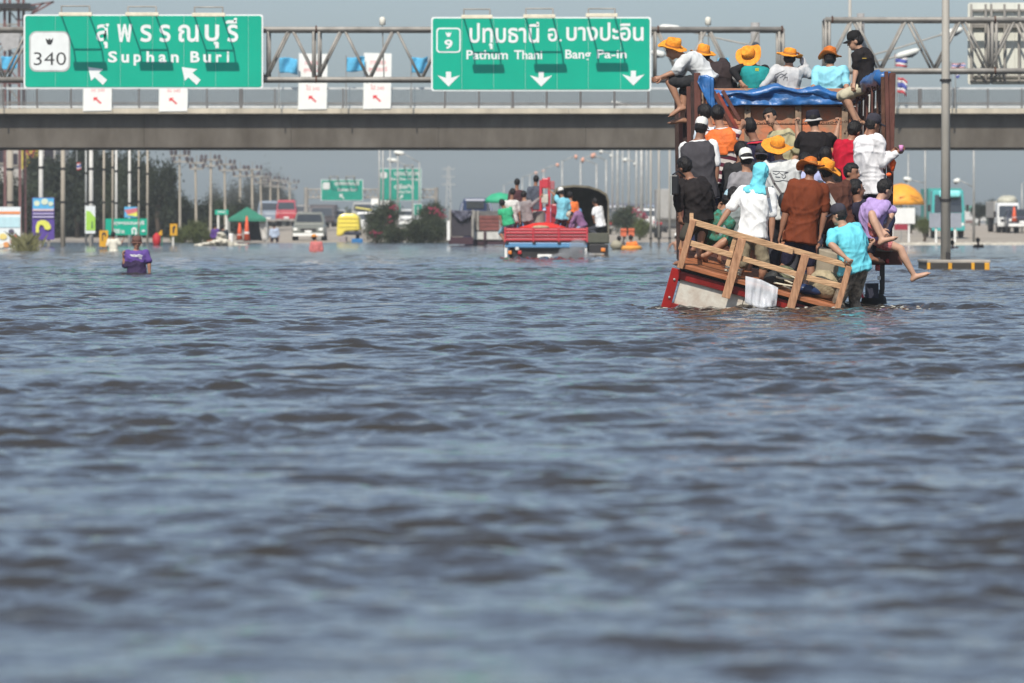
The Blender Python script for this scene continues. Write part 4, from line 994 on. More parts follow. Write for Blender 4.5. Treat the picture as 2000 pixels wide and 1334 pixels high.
person('person in red shirt with black hair leaning near the right rack', 74.4, (1650, 350), (1660, 275), (1668, 255), 40, nod=20, top=((.48, .012, .035), .3), bot=((.03, .03, .03), .9), aR=[(1690, 270, .3), (1700, 245, .3)], skin=0, floor=UPF, group=G1)
person('person in loose white long sleeves and dark cap stretching an arm to the right', 73.0, (1704, 366), (1697, 265), (1704, 243), 60, nod=10, top=((.72, .70, .70), .96), bot=((.03, .035, .07), .95), aL=[(1720, 310, .3), (1738, 300, .3)], aR=[(1724, 318, -.3), (1752, 298, -.2)], skin=1, hat=('cap', capg), floor=UPF, group=G1, fat=1.18, grip=.7, key='white_arm', curve=.04)
person('person with black hair behind the two orange hats in the middle', 74.2, (1610, 400), (1609, 330), (1612, 306), 0, top=(blk, .5), skin=1, floor=UPF, group=G1)
person('person in dark grey cap with badge, among the heads at centre', 73.0, (1486, 402), (1484, 322), (1487, 303), 0, top=((.03, .03, .035), .5), skin=1, hat=('cap', capg, True), floor=UPF, group=G1)
person('person in white cap worn backward and grey shirt with orange sleeve', 71.9, (1458, 425), (1458, 336), (1457, 311), -15, top=((.26, .25, .26), .45), skin=0, hat=('cap', capw, True), floor=UPF, group=G1)
person('person in orange straw hat and pale grey printed tee, back turned, mid bed', 71.2, (1530, 415), (1525, 314), (1518, 293), 5, top=((.58, .59, .57), .45), bot=((.05, .05, .06), .9), aL=[(1497, 365, .2), (1500, 400, .3)], aR=[(1553, 370, -.1), (1550, 410, -.1)], skin=0, hat=('straw',), hat_tilt=V(.12, -.42, 1), floor=.3, group=G1, fat=1.08, key='grey_print', hat_r=.21)
person('person in brown tee and tilted orange hat beside the brown tee standing person', 71.0, (1640, 440), (1625, 358), (1614, 336), -25, nod=20, top=((.095, .038, .026), .45), bot=((.03, .028, .03), .9), aR=[(1655, 400, -.2), (1660, 438, .2)], skin=0, hat=('straw',), hat_tilt=V(.30, -.22, 1), floor=.15, group=G1, hat_r=.2, key='brown2', fat=1.1)
person('person with black hair and shaded face looking right below the white sleeve', 72.0, (1655, 440), (1658, 362), (1662, 338), 120, top=((.07, .04, .035), .45), skin=1, floor=.3, group=G1)
person('person with black hair in dark striped sleeve crouching beside the lavender shirt', 71.6, (1688, 455), (1677, 396), (1671, 370), 70, nod=15, top=((.028, .026, .045), .6), bot=((.025, .025, .04), .9), skin=1, floor=.35, group=G1, lL=[(1700, 450, -.6), (1695, 500, .2)], lR=[(1705, 445, -.6), (1700, 500, .2)])
person('person in lavender shirt sitting on the right edge with one bare leg stretched out', 71.3, (1706, 458), (1716, 392), (1727, 369), 60, nod=35, top=((.42, .30, .58), .45), bot=((.5, .2, .2), .3), bot_m=redfl, aL=[(1745, 412, .2), (1735, 434, -.3)], aR=[(1705, 425, -.6), (1722, 448, -.3)], lL=[(1759, 486, -.45), (1785, 537, .1)], lR=[(1703, 418, -.8), (1722, 466, -.3)], skin=4, floor=.35, group=G1, toe=V(.95, -.2, .45), curve=.08, key='lav')
# on the platform
person('person in black jacket with black hair crouched at the left end of the platform', 70.7, (1362, 424), (1350, 350), (1338, 326), -45, nod=20, top=((.020, .017, .017), .85), bot=((.05, .045, .035), .5), aL=[(1325, 385, -.3), (1328, 420, .3)], aR=[(1388, 395, -.2), (1400, 425, -.2)], lL=[(1338, 462, -.3), (1338, 508, .2)], lR=[(1370, 470, .3), (1362, 508, .2)], skin=1, floor=.55, group=G1, curve=.05, fat=1.15, key='jacket')
person('person in green floral clothes and pale cap sitting low behind the left railing', 70.9, (1398, 462), (1412, 412), (1424, 392), 40, nod=20, top_m=floral, top=(white, .5), bot_m=floral, bot=(white, .55), aL=[(1390, 435, .2), (1402, 412, .1)], aR=[(1425, 440, -.3), (1440, 430, .1)], lL=[(1375, 440, -.5), (1365, 495, 0)], lR=[(1425, 465, -.6), (1380, 498, -.1)], skin=0, hat=('cap', cloth((.38, .55, .62), 'cap')), floor=.5, group=G1, curve=.08)
person('person in white tee with aqua head scarf gripping the timber rail', 70.25, (1470, 452), (1479, 364), (1485, 338), 10, top=((.82, .82, .80), .42), bot=((.25, .21, .14), .5), aL=[(1424, 410, -.3), (1404, 440, -.35)], aR=[(1508, 424, -.3), (1507, 464, -.35)], lL=[(1450, 515, .1), (1440, 548, .3)], lR=[(1492, 518, .1), (1487, 558, .3)], skin=0, hair=False, hat=('wrap', cloth((.16, .58, .68), 'scarf')), floor=.35, group=G1, curve=.03, grip=.9, key='scarf', fat=1.03)
person('person in rust brown tee, navy shorts and orange hat standing barefoot on the platform', 70.4, (1565, 460), (1580, 352), (1583, 331), 0, nod=18, top=((.155, .036, .014), .44), bot=((.022, .02, .045), .44), aL=[(1535, 415, -.1), (1524, 458, .25)], aR=[(1611, 412, -.1), (1603, 455, -.15)], lL=[(1535, 515, .3), (1512, 548, .1)], lR=[(1583, 518, .15), (1586, 572, 0)], skin=1, hat=('straw', straw2_m), hat_tilt=V(0, .2, 1), floor=.2, group=G1, fat=1.14, key='brown', hat_r=.185)
person('person in bright aqua tee and dark cap leaning over the right end of the railing', 70.1, (1668, 522), (1647, 442), (1640, 420), -35, hyaw=-60, nod=18, top=((.16, .62, .72), .38), bot_m=camo, bot=(blk, .98), aL=[(1624, 478, -.7), (1650, 502, -.6)], aR=[(1690, 485, .3), (1700, 478, .4)], skin=2, hat=('cap', capg), floor=-.35, group=G1, curve=.06, fat=1.15, key='aqua', grip=.8)
person('person with brown black hair and dark shirt behind the backward white cap', 72.9, (1450, 400), (1448, 318), (1447, 295), -10, top=((.03, .028, .032), .5), skin=1, floor=UPF, group=G1)
person('person in pale lavender shirt mostly hidden behind the flat orange hat', 72.4, (1578, 410), (1574, 336), (1573, 318), 0, top=((.40, .42, .62), .5), skin=1, floor=UPF, group=G1)
person('person in grey plaid shorts squatting behind the white tee person', 70.85, (1452, 462), (1440, 405), (1434, 385), -20, top=((.22, .25, .25), .5), bot=((.20, .28, .28), .5), skin=0, floor=.4, group=G1, lL=[(1432, 470, .4), (1430, 520, 0)], lR=[(1470, 478, .4), (1462, 530, 0)])
t = thing('shoulder_bag', P(1528, 410, 70.95), 'black shoulder bag with strap across the pale grey printed tee', 'bag')
mb = MB(); mb.ell(P(1531, 393, 70.92), .075, .06, .11); mb.build('bag_body', M('black_nylon', (.016, .016, .018), rough=.6), t, smooth=True)
mb = MB()
for a, b in (((1503, 338), (1512, 358)), ((1512, 358), (1530, 384))): mb.bar(P(*a, 70.94), P(*b, 70.92), .03, .01)
mb.build('strap', M('grey_webbing', (.12, .11, .11)), t)
t = thing('backpack_strap', P(1503, 390, 70.0), 'dark strap over the right shoulder of the white tee person', 'strap')
mb = MB(); mb.bar(P(1497, 366, 70.03), P(1501, 386, 70.0), .035, .02); mb.build('webbing', M('grey_webbing', (.12, .11, .11)), t)
# carried and worn things
def strap(pts, D, w_, m, lab, cat, name='strap'):
    mb = MB(); q = [P(*p, D) for p in pts]
    for a, b in zip(q[:-1], q[1:]): mb.bar(a, b, w_, .02)
    return mb, q
t = thing('shoulder_bag', P(1315, 375, 70.3), 'black camera case with silver edge hanging at the left of the black jacket', 'bag')
mb = MB(); mb.box(P(1317, 361, 70.35), .105, .09, .25); mb.build('case', M('black_leather', (.015, .015, .017), rough=.35), t, bevel=.02)
mb = MB(); mb.box(P(1310.5, 361, 70.33), .016, .1, .26); mb.build('trim', M('silver_trim', (.55, .55, .5), metal=.6, rough=.3), t)
mb = MB(); mb.tube([P(1313, 342, 70.35), P(1325, 334, 70.5), P(1338, 345, 70.55)], .01, 6); mb.build('strap', M('black_leather', (.015, .015, .017)), t)
t = thing('cup', P(1763, 296, 72.7), 'small pink cup in the outstretched hand at right', 'cup'); mb = MB(); mb.lathe([(.022, -.03), (.03, .05), (.027, .05), (.02, -.025)], P(1760, 291, 72.72), Z, n=14); mb.build('cup_body', M('pink_plastic', (.62, .25, .5)), t, smooth=True)
t = thing('life_buoy', P(1741, 330, 72.9), 'bright orange float hung on the right rear stakes', 'float')
mb = MB(); mb.tube([P(1741, 306, 72.9), P(1744, 318, 72.9), P(1743, 334, 72.9)], [.02, .045, .02], 8); mb.build('float_body', M('float_orange', (.85, .12, .02)), t, smooth=True)
mb = MB(); mb.ell(P(1736, 341, 72.85), .035, .03, .025); mb.build('knot', M('float_orange', (.85, .12, .02)), t)
t = thing('life_vest', P(1412, 306, 72.9), 'orange life vest bundle hanging beside the striped shirt', 'life vest')
lv = M('orange_life_vest', (.80, .17, .03))
for x, y, a, b in ((1411, 293, .16, .15), (1400, 312, .09, .07)):
    mb = MB(); mb.box(P(x, y, 72.85), a * .9, .1, b * .9); mb.build('foam_block', lv, t, bevel=.025)
mb = MB(); mb.box(P(1410, 305, 72.84), .16, .1, .02); mb.build('belt', M('black_webbing', (.02, .02, .02)), t)
t = thing('towel', P(1638, 400, 70.7), 'pale grey towel over the shoulder of the tilted orange hat person', 'towel')
o = sheet('cloth', [(1596, 351), (1604, 352), (1608, 354)], [(1625, 404), (1632, 410), (1637, 404)], 70.72, 6, cloth((.50, .50, .49)), .02, 10, 16, parent=t)
t = thing('water_bottle', P(1600, 540, 70.6), 'clear plastic bottle with blue cap standing on the platform deck', 'bottle')
mb = MB(); b0 = TQ(1.62, .0, .9); mb.lathe([(.032, 0), (.033, .15), (.014, .19), (.013, .2)], b0, Z, n=14); mb.build('bottle_body', M('clear_plastic', (.5, .55, .58), rough=.15), t, smooth=True)
mb = MB(); mb.lathe([(.016, .2), (.016, .222)], b0, Z, n=12); mb.build('cap', M('blue_cap', (.03, .12, .6)), t)
# ================================================================== BEYOND AND UNDER THE OVERPASS
def gz(px, D): return max(GH((px - 1000) / F * D, D), -.9)
tree_leaf = [M('leaf_dark', (.018, .026, .012), rough=.7, var=.4, scale=.6), M('leaf_mid', (.032, .044, .016), rough=.7, var=.4, scale=.6), M('leaf_grey', (.055, .06, .048), rough=.8, var=.3, scale=.6), M('leaf_bright', (.095, .115, .03), rough=.7, var=.4, scale=1.5)]
bark = M('bark', (.10, .075, .055), rough=.95, var=.4, scale=3, bump=.6)
def crown_mesh(seed, n, leaf, clumps=26, tall=False):
    "unit crown of leaf faces gathered in uneven clumps"
    r = np.random.RandomState(seed); cs = r.normal(0, 1, (clumps, 3)); cs /= np.linalg.norm(cs, axis=1)[:, None]; cs *= (.25 + .65 * r.rand(clumps, 1) ** .6)
    if tall: cs[:, 0:2] *= (1.0 - .45 * np.clip(cs[:, 2:3], -1, 1))
    w_ = .16 + .16 * r.rand(clumps); k = r.randint(0, clumps, n)
    c = cs[k] + r.normal(0, 1, (n, 3)) * w_[k][:, None]
    a = r.normal(0, 1, (n, 3)); a /= np.linalg.norm(a, axis=1)[:, None]; b = np.cross(a, r.normal(0, 1, (n, 3))); b /= np.linalg.norm(b, axis=1)[:, None]
    s = leaf * (.6 + .8 * r.rand(n, 1)); a = a * s * .62; b = b * s
    v = np.stack([c - b, c + a * .8, c + b, c - a * .8], 1).reshape(-1, 3)
    me = bpy.data.meshes.new('crown'); me.from_pydata(v.tolist(), [], np.arange(4 * n).reshape(-1, 4).tolist()); return me
CR = [crown_mesh(1, 7500, .066, 34), crown_mesh(2, 7500, .062, 34), crown_mesh(3, 6000, .062, 26), crown_mesh(4, 6000, .05, 34, True)]
for i, m in enumerate((tree_leaf[0], tree_leaf[1], tree_leaf[0], tree_leaf[2])): CR[i].materials.append(m)
def tree(px, py, rx, ry, D, v, label, name='tree', cat='tree', group=None, base=None, mat=None, trunk=True):
    z0 = gz(px, D); b = P(px, 0, D); s = D / F; t = thing(name, V(b.x, D, max(z0, 0)), label, cat, group)
    c = P(px, py, D)
    if trunk:
        r_ = random.Random(int(px * 7)); mb = MB(); r0 = .05 * ry * s + .06
        mb.tube([V(b.x, D, z0 - .3), V(b.x + r_.uniform(-.2, .2), D, (z0 + c.z) / 2), c - t.location * 0], [r0, r0 * .7, r0 * .3], 8)
        mb.build('trunk', bark, t, smooth=True)
        for q in range(5):
            a = r_.uniform(0, 6.28); mb = MB(); st = V(b.x, D, z0 + (c.z - z0) * r_.uniform(.45, .8)); en = c + V(math.cos(a) * rx * s * .6, math.sin(a) * rx * s * .6, r_.uniform(-.1, .55) * ry * s)
            mb.tube([st, (st + en) / 2 - Z * .1, en], [r0 * .45, r0 * .3, r0 * .1], 6); mb.build('limb', bark, t, smooth=True)
    me = CR[v]
    if mat: me = CR[v].copy(); me.materials.clear(); me.materials.append(mat)
    o = bpy.data.objects.new('crown', me); COL.objects.link(o); o.parent = t; o.location = c - t.location
    o.scale = (rx * s, rx * s, ry * s); o.rotation_euler = (0, 0, px * 1.7)
    return t
TR = ((10, 405, 42, 62, 330, 0, 'dark broad tree at the far left edge behind the colourful board'), (62, 415, 40, 58, 335, 1, 'green tree behind the purple advertising board'), (112, 385, 42, 70, 340, 0, 'dark tree behind the tan power pole'),
      (152, 360, 38, 66, 345, 2, 'tall loose tree behind the lime green sign'), (196, 375, 40, 85, 350, 0, 'tall dark tree between the clustered poles'), (238, 400, 34, 70, 345, 1, 'green tree behind the small green direction sign'),
      (276, 385, 40, 80, 340, 0, 'big dark tree left of the first row pole'), (312, 372, 32, 66, 338, 2, 'highest dark tree crown right of the clustered poles'), (345, 420, 34, 44, 342, 0, 'dark tree behind the yellow warning sign'),
      (392, 428, 34, 34, 345, 0, 'low dark tree behind the parked silver pickup'), (428, 425, 26, 34, 360, 1, 'low tree behind the small green board near tent'), (462, 425, 30, 32, 370, 0, 'dark bushy tree left of the green tent peak'),
      (420, 405, 18, 40, 540, 3, 'grey green slender tree behind the third row pole'), (455, 402, 20, 44, 550, 3, 'grey green feathery tree above the tent left side'), (490, 398, 20, 50, 560, 3, 'tall grey feathery tree right above the tent'),
      (518, 392, 18, 54, 565, 3, 'tallest grey feathery tree near the end of the pole row'), (545, 396, 18, 50, 570, 3, 'grey feathery tree behind the red van'), (566, 420, 14, 40, 575, 3, 'last grey feathery tree of the left bank'))
TR += ((135, 440, 38, 34, 352, 0, 'low dark tree behind the foot of the tan pole'), (180, 438, 36, 36, 356, 1, 'low green tree behind the lime sign post'), (225, 440, 36, 32, 354, 0, 'low dark tree behind the direction sign'), (268, 442, 36, 32, 352, 2, 'low dark tree right of the direction sign'), (310, 440, 36, 36, 350, 0, 'low dark tree behind the red buoy'), (88, 350, 36, 60, 348, 2, 'tall tree between the building and the tan pole'), (250, 350, 30, 60, 356, 2, 'tall thin crowned tree among the pole cluster'), (165, 320, 30, 40, 360, 0, 'dark tree top right under the overpass beam'))
for a in TR: tree(*a, group='trees along the left bank')
BU = ((382, 455, 24, 22, 298, 1, 3, 'bright green bush in front of the second row pole'), (350, 462, 18, 18, 300, 0, 3, 'low bright bush beside the yellow warning sign'), (410, 463, 14, 14, 300, 2, 3, 'small bright bush left of the silver pickup'),
      (735, 440, 24, 34, 300, 0, 1, 'dark shrub at the left end of the median'), (760, 420, 22, 26, 306, 1, 1, 'median shrub under the lamp poles with dark leaves'), (775, 458, 26, 22, 296, 2, 1, 'low median shrub near the water, left of the middle'), (812, 455, 28, 24, 296, 0, 1, 'low median shrub in the middle by the water'),
      (845, 418, 26, 22, 310, 1, 1, 'round median shrub with red blossoms, rightmost high one'), (850, 452, 26, 26, 298, 0, 1, 'median shrub nearest the dark trucks'), (825, 438, 22, 18, 305, 2, 1, 'median shrub behind the low middle one'),
      (1803, 440, 14, 14, 285, 0, 3, 'small round green bush left of the grey hoarding'), (1780, 432, 14, 16, 330, 1, 1, 'dark bush behind the orange parasol'), (1222, 430, 26, 26, 330, 1, 1, 'dark green bush behind the stacked orange crates'), (1252, 445, 18, 18, 320, 0, 3, 'light green bush right of the orange crates'),
      (1912, 412, 18, 14, 420, 0, 0, 'dark distant bush beside the container yard'), (1935, 410, 16, 18, 430, 1, 0, 'dark distant bush left of the white lorry'))
for px, py, rx, ry, D, v, m, lab in BU: tree(px, py, rx, ry, D, v, lab, 'bush', 'bush', 'bushes on the median and banks', mat=tree_leaf[m], trunk=True)
blossom = M('red_blossom', (.26, .03, .06), rough=.7)
for i, (px, py, D) in enumerate(((758, 428, 303), (753, 438, 301), (856, 412, 305), (862, 422, 306), (842, 408, 306), (735, 455, 297), (770, 405, 304), (1244, 412, 322), (1254, 418, 316), (1262, 424, 316))):
    r_ = random.Random(i); mb = MB()
    for q in range(11): c = P(px + r_.gauss(0, 5), py + r_.gauss(0, 3), D + r_.gauss(-.6, .2)); mb.ell(c, .07, .07, .05, nu=5, nv=3)
    tag(mb.build('blossom_cluster', blossom, kind='stuff'), 'cluster of red blossoms on the median shrubs')
# reeds at the left edge
mb = MB(); r_ = random.Random(5)
for i in range(300):
    px = r_.gauss(52, 10); D = r_.uniform(214, 226); h = r_.uniform(.2, .95); b = V(P(px, 0, D).x, D, -.1); d = V(r_.gauss(0, .25), r_.gauss(0, .25), 1) * h; s_ = V(.011, 0, 0)
    mb.add([b - s_, b + s_, b + d * .6 + s_ * .7, b + d + V(d.x * .5, 0, -.1)], [(0, 1, 2, 3)])
tag(mb.build('reeds', M('reeds', (.12, .115, .04), var=.5, scale=1)), 'yellow green reeds at the left water edge', 'reeds', kind='stuff')

# ---- power poles
pole_c = M('power_pole_concrete', (.40, .35, .28), rough=.9, var=.25, scale=.8, stretch=(1, 1, .3))
pole_w = M('white_pole', (.62, .60, .55), rough=.7, var=.12)
ins = M('insulator_brown', (.10, .085, .09), rough=.4)
def power_pole(px, ytop, D, wpx, label, m=None, arms=2, group=None, taper=.75, lean=0):
    b = P(px, 0, D); z0 = gz(px, D); t = thing('power_pole', V(b.x, D, max(z0, 0)), label, 'pole', group); zt = P(px, ytop, D).z; w_ = wpx / F * D / 2
    mb = MB(); mb.tube([V(b.x, D, z0 - .5), V(b.x + lean, D, zt)], [w_ / taper * .9, w_ * taper], 8); mb.build('shaft', m or pole_c, t)
    for q in range(arms):
        y = ytop + 1 + q * 12; hw = 19 if q == 0 else 13; d = D / F
        mb = MB(); mb.bar(P(px - hw, y, D) - Y * .1, P(px + hw, y, D) - Y * .1, .1, .1); a = mb.build('crossarm', galv_old, t)
        for x in ((-17, -9, 9, 17) if q == 0 else (-12, 13)):
            mb = MB(); mb.lathe([(.05, .02), (.10, .08), (.07, .14), (.11, .2), (.06, .28), (.02, .32)], P(px + x, y, D) - Y * .1, Z, n=8); mb.build('insulator', ins, a)
    mb = MB(); mb.tube([V(b.x, D, zt - .2), V(b.x, D, zt + 14 * D / F)], .025, 5); mb.build('lightning_rod', galv_old, t)
    return t
PR = ((352, 303, 300), (384, 317, 318), (411, 311, 334), (441, 320, 352), (469, 331, 372), (493, 330, 395), (511, 344, 425), (528, 350, 455), (545, 352, 490), (566, 356, 520))
for i, (px, y, D) in enumerate(PR): power_pole(px, y, D, 5.2 if i < 6 else 4, 'concrete power pole with insulators, %s of the receding row from the left' % ORD[i], group='receding row of power poles', lean=rng.uniform(-.1, .1))
for px, D, w_, m, lab in ((20, 264, 13, pole_c, 'thick concrete pole at the far left edge behind the colourful board'), (80, 256, 9, pole_w, 'white pole rising behind the purple board'), (123, 262, 9, pole_c, 'tan concrete pole right of the purple board'), (178, 262, 8.5, pole_w, 'white pole behind the lime green sign'),
                     (203, 266, 5, pole_c, 'grey tan pole just left of the thin pole cluster'), (220, 256, 4.2, pole_c, 'thin tan pole in front of the green direction sign'), (227, 275, 5, pole_w, 'pale pole in the cluster right of the thin tan pole'), (253, 280, 5.5, pole_w, 'white pole above the green direction sign'), (271, 258, 3.6, pole_c, 'thin tan pole beside the green direction sign right end'), (288, 290, 4.6, pole_c, 'slim concrete pole left of the highest dark tree'), (168, 285, 4, galv, 'slim grey pole left of the white one with lime sign')):
    b = P(px, 0, D); z1 = 5.7; t = thing('power_pole', V(b.x, D, 0), lab, 'pole', 'poles on the left bank'); w = w_ / F * D / 2
    mb = MB(); mb.tube([V(b.x, D, -.9), V(b.x, D, z1)], [w * 1.15, w * .85], 10); mb.build('shaft', m, t, smooth=True)
    for h in (.35, .62):
        mb = MB(); mb.lathe([(w * 1.15, -.05), (w * 1.15, .05)], V(b.x, D, z1 * h), Z, n=10); mb.build('band', dark_metal, t)
def wire(a, b, D0, D1, sag, lab):
    mb = MB(); mb.tube([P(a[0], a[1], D0).lerp(P(b[0], b[1], D1), i / 12) - Z * (sag * 4 * (i / 12) * (1 - i / 12)) for i in range(13)], .018, 4); tag(mb.build('power_line', dark_metal), lab, 'cable', 'power lines on the left bank')
for i in range(len(PR) - 1):
    for x in (-17, 17):
        a, b = PR[i], PR[i + 1]; wire((a[0] + x, a[1] - 2), (b[0] + x, b[1] - 2), a[2], b[2], .5, '%s-hand line strung from the %s to the %s row pole' % ('left' if x < 0 else 'right', ORD[i], ORD[i + 1]))

# ---- boards and signs on the left bank
def board(label, x0, x1, y0, y1, D, parts, legs=(), name='sign_board', cat='sign', frame=galv_old, th=.06):
    t = thing(name, V(P((x0 + x1) / 2, 0, D).x, D, 0), label, cat); mb = MB(); poly_px(mb, [(x0, y0), (x1, y0), (x1, y1), (x0, y1)], D + .01, th); mb.build('panel', parts[0], t)
    for q_, (nm, pts, m) in enumerate(parts[1:]):
        mb = MB(); dz = .006 + .009 * q_
        if isinstance(pts, tuple): text_fit(mb, pts[4], *pts[:4], D - dz, .02)
        else: poly_px(mb, pts, D - dz, .006)
        mb.build(nm, m, t)
    for x, w_ in legs: mb = MB(); b = P(x, 0, D + .1); mb.bar(V(b.x, D + .12, -.9), V(b.x, D + .12, P(0, y1 - 3 if y1 - y0 > 12 else y0, D).z), w_, w_); mb.build('leg', frame, t)
    return t
def rect(x0, x1, y0, y1): return [(x0, y0), (x1, y0), (x1, y1), (x0, y1)]
cM = lambda n, c: M('paint_' + n, c, rough=.5, var=.1)
board('white and pale blue advertising board with colourful food pictures at the left edge', -40, 40, 404, 490, 226, [cM('white', (.72, .76, .76)), ('stripe', rect(-40, 39, 413, 418), cM('orange', (.75, .25, .08))), ('band', rect(-40, 39, 424, 444), cM('paleblue', (.48, .68, .72)))] +
      [('picture', [(x + r_ * math.cos(a), y + r_ * .8 * math.sin(a)) for a in [i * .785 for i in range(8)]], cM(n, c)) for x, y, r_, n, c in ((6, 462, 8, 'y1', (.75, .6, .2)), (22, 452, 6, 'dk', (.10, .09, .13)), (12, 478, 7, 'or2', (.7, .3, .1)), (26, 472, 8, 'pk', (.7, .45, .42)), (34, 480, 5, 'teal', (.25, .5, .55)), (2, 480, 6, 'cr', (.75, .7, .6)), (30, 462, 5, 'rd', (.6, .1, .1)))], [(-20, .12), (30, .12)])
board('tall purple advertising board with yellow curved mark and blue top', 63, 106, 386, 468, 254, [cM('purple', (.10, .055, .30)), ('top_panel', rect(64, 105, 387, 410), cM('sky', (.10, .42, .70)))] +
      [('cloud', [(x + r_ * math.cos(a), y + r_ * .9 * math.sin(a)) for a in [i * .63 for i in range(10)]], cM('cloud', (.65, .72, .55))) for x, y, r_ in ((72, 397, 6), (87, 394, 7), (99, 398, 5))] + [('stripe', rect(64, 105, 408, 412), cM('pinkish', (.65, .5, .55))), ('stripe', rect(64, 105, 416, 418.5), cM('lilac', (.5, .45, .65))), ('stripe', rect(64, 105, 422, 425), cM('lilac', (.5, .45, .65))),
       ('mark', [(70, 454), (70, 441), (73, 433), (80, 430), (88, 430), (95, 434), (99, 441), (99, 447), (94, 449), (88, 448), (84, 440), (78, 439), (76, 446), (76, 455)], cM('lemon', (.72, .72, .12)))], [(78, .12), (95, .12)])
board('lime green and white advertising board on the white pole', 166, 186, 402, 456, 260, [cM('white', (.72, .76, .76)), ('poster', [(168, 411), (176, 413), (186, 425), (186, 450), (168, 450)], cM('lime', (.35, .62, .08))), ('figure', [(179, 432), (181, 432), (182, 446), (178, 446)], cM('dkg', (.1, .2, .08)))], [(176, .1)])
board('small green direction sign with white U-turn mark on the left bank', 206, 287, 427, 459, 262, [sign_green, ('lettering', (222, 282, 431, 441, 'สุพรรณบุรี'), sign_white), ('lettering', (222, 243, 447, 456, '500 m'), sign_white), ('arrow', [(257, 457), (257, 447), (260, 444), (264, 444), (267, 447), (267, 455), (269, 455), (265.5, 460), (262, 455), (264, 455), (264, 448), (260, 448), (260, 457)], sign_white), ('arrow', [(277, 449), (283, 449), (283, 453), (277, 453)], sign_white)], [(222, .1), (276, .1)])
yel = cM('warn_yellow', (.62, .32, .015))
board('yellow U-turn warning sign next to the wading person in white', 194, 211, 450, 482, 222, [yel, ('arrow', [(199, 470), (199, 457), (201, 454), (205, 454), (207, 457), (207, 462), (205, 462), (205, 458), (201, 458), (201, 470)], cM('blackmark', (.03, .03, .03)))], [(202, .08)])
board('yellow warning sign on a white post right of the direction sign', 332, 346, 437, 460, 262, [yel, ('arrow', [(337, 455), (337, 444), (341, 440), (343, 444), (341, 446), (340, 455)], cM('blackmark', (.03, .03, .03)))], [(338, .09)], frame=pole_w)
t = thing('warning_sign', P(312, 465, 262), 'tilted yellow triangular sign left of the yellow warning sign', 'sign'); mb = MB(); poly_px(mb, [(306, 459), (316, 448), (317, 460)], 262, .04); mb.build('panel', yel, t); mb = MB(); b = P(316, 0, 262); mb.bar(V(b.x, 262.1, -.9), V(b.x, 262.1, P(0, 455, 262).z), .06, .06); mb.build('leg', M('green_leg', (.03, .15, .1)), t)
board('small green board behind the pickups left of the tent', 420, 446, 410, 419, 330, [sign_green, ('lettering', (425, 441, 412, 417, 'สุพรรณ'), sign_white)], [(426, .12), (442, .12)], frame=pole_w)
board('bright striped pennant board above the direction sign', 243, 268, 404, 425, 270, [cM('sky', (.10, .42, .70)), ('stripe', [(243, 410), (268, 406), (268, 418), (250, 420)], cM('pk2', (.6, .15, .18))), ('stripe', [(247, 420), (268, 414), (268, 423)], cM('lemon', (.72, .72, .12)))], [(256, .08)])
flag(150, 318, 8, 14, 300, thai, 'tiny striped flag hanging from the tan pole arm on the left bank', 31, pole_top=316)
# red oil drum like float
t = thing('buoy', P(306, 477, 262), 'bright red round buoy at the water edge', 'buoy'); mb = MB(); mb.lathe([(.05, -.3), (.14, -.25), (.2, 0), (.17, .22), (.08, .32), (.04, .36)], P(306, 470, 262), Z, n=14); mb.build('buoy_body', M('buoy_red', (.5, .02, .03)), t, smooth=True); mb = MB(); mb.tube([P(306, 462, 262), P(306, 458, 262)], .05, 8); mb.build('ring', dark_metal, t)
# building far left
t = thing('building', V(P(40, 0, 380).x, 380, .2), 'pale building with dark windows and a yellow emblem banner behind the left trees', 'building')
bz = lambda y: P(0, y, 380).z
mb = MB(); mb.span(P(-120, 0, 380).x, P(108, 0, 380).x, 380, 392, -.5, bz(262)); mb.build('wall', M('dirty_white_wall', (.42, .40, .37), var=.3, scale=.4), t)
for x0, x1, y0, y1 in ((-10, 9, 285, 318), (86, 104, 270, 321), (-60, -30, 285, 318), (20, 34, 300, 322)):
    mb = MB(); poly_px(mb, rect(x0, x1, y0, y1), 379.9, .08); o = mb.build('window', M('dark_window', (.025, .02, .028), rough=.3), t); mb = MB(); poly_px(mb, rect(x0 - 1, x1 + 1, y1, y1 + 2), 379.8, .15); mb.build('sill', concrete, o)
mb = MB(); poly_px(mb, rect(42, 75, 262, 330), 379.7, .05); o = mb.build('banner', M('yellow_banner', (.42, .33, .04), var=.25, scale=.7), t)
mb = MB(); poly_px(mb, [(48, 290), (52, 288), (58, 300), (62, 300), (67, 288), (71, 290), (64, 308), (60, 322), (57, 308)], 379.68, .01); mb.build('emblem', M('red_emblem', (.35, .05, .05)), o)
mb = MB(); mb.span(P(-120, 0, 380).x, P(110, 0, 380).x, 379.2, 393, bz(262) + .004, bz(258)); mb.build('roof', concrete, t)
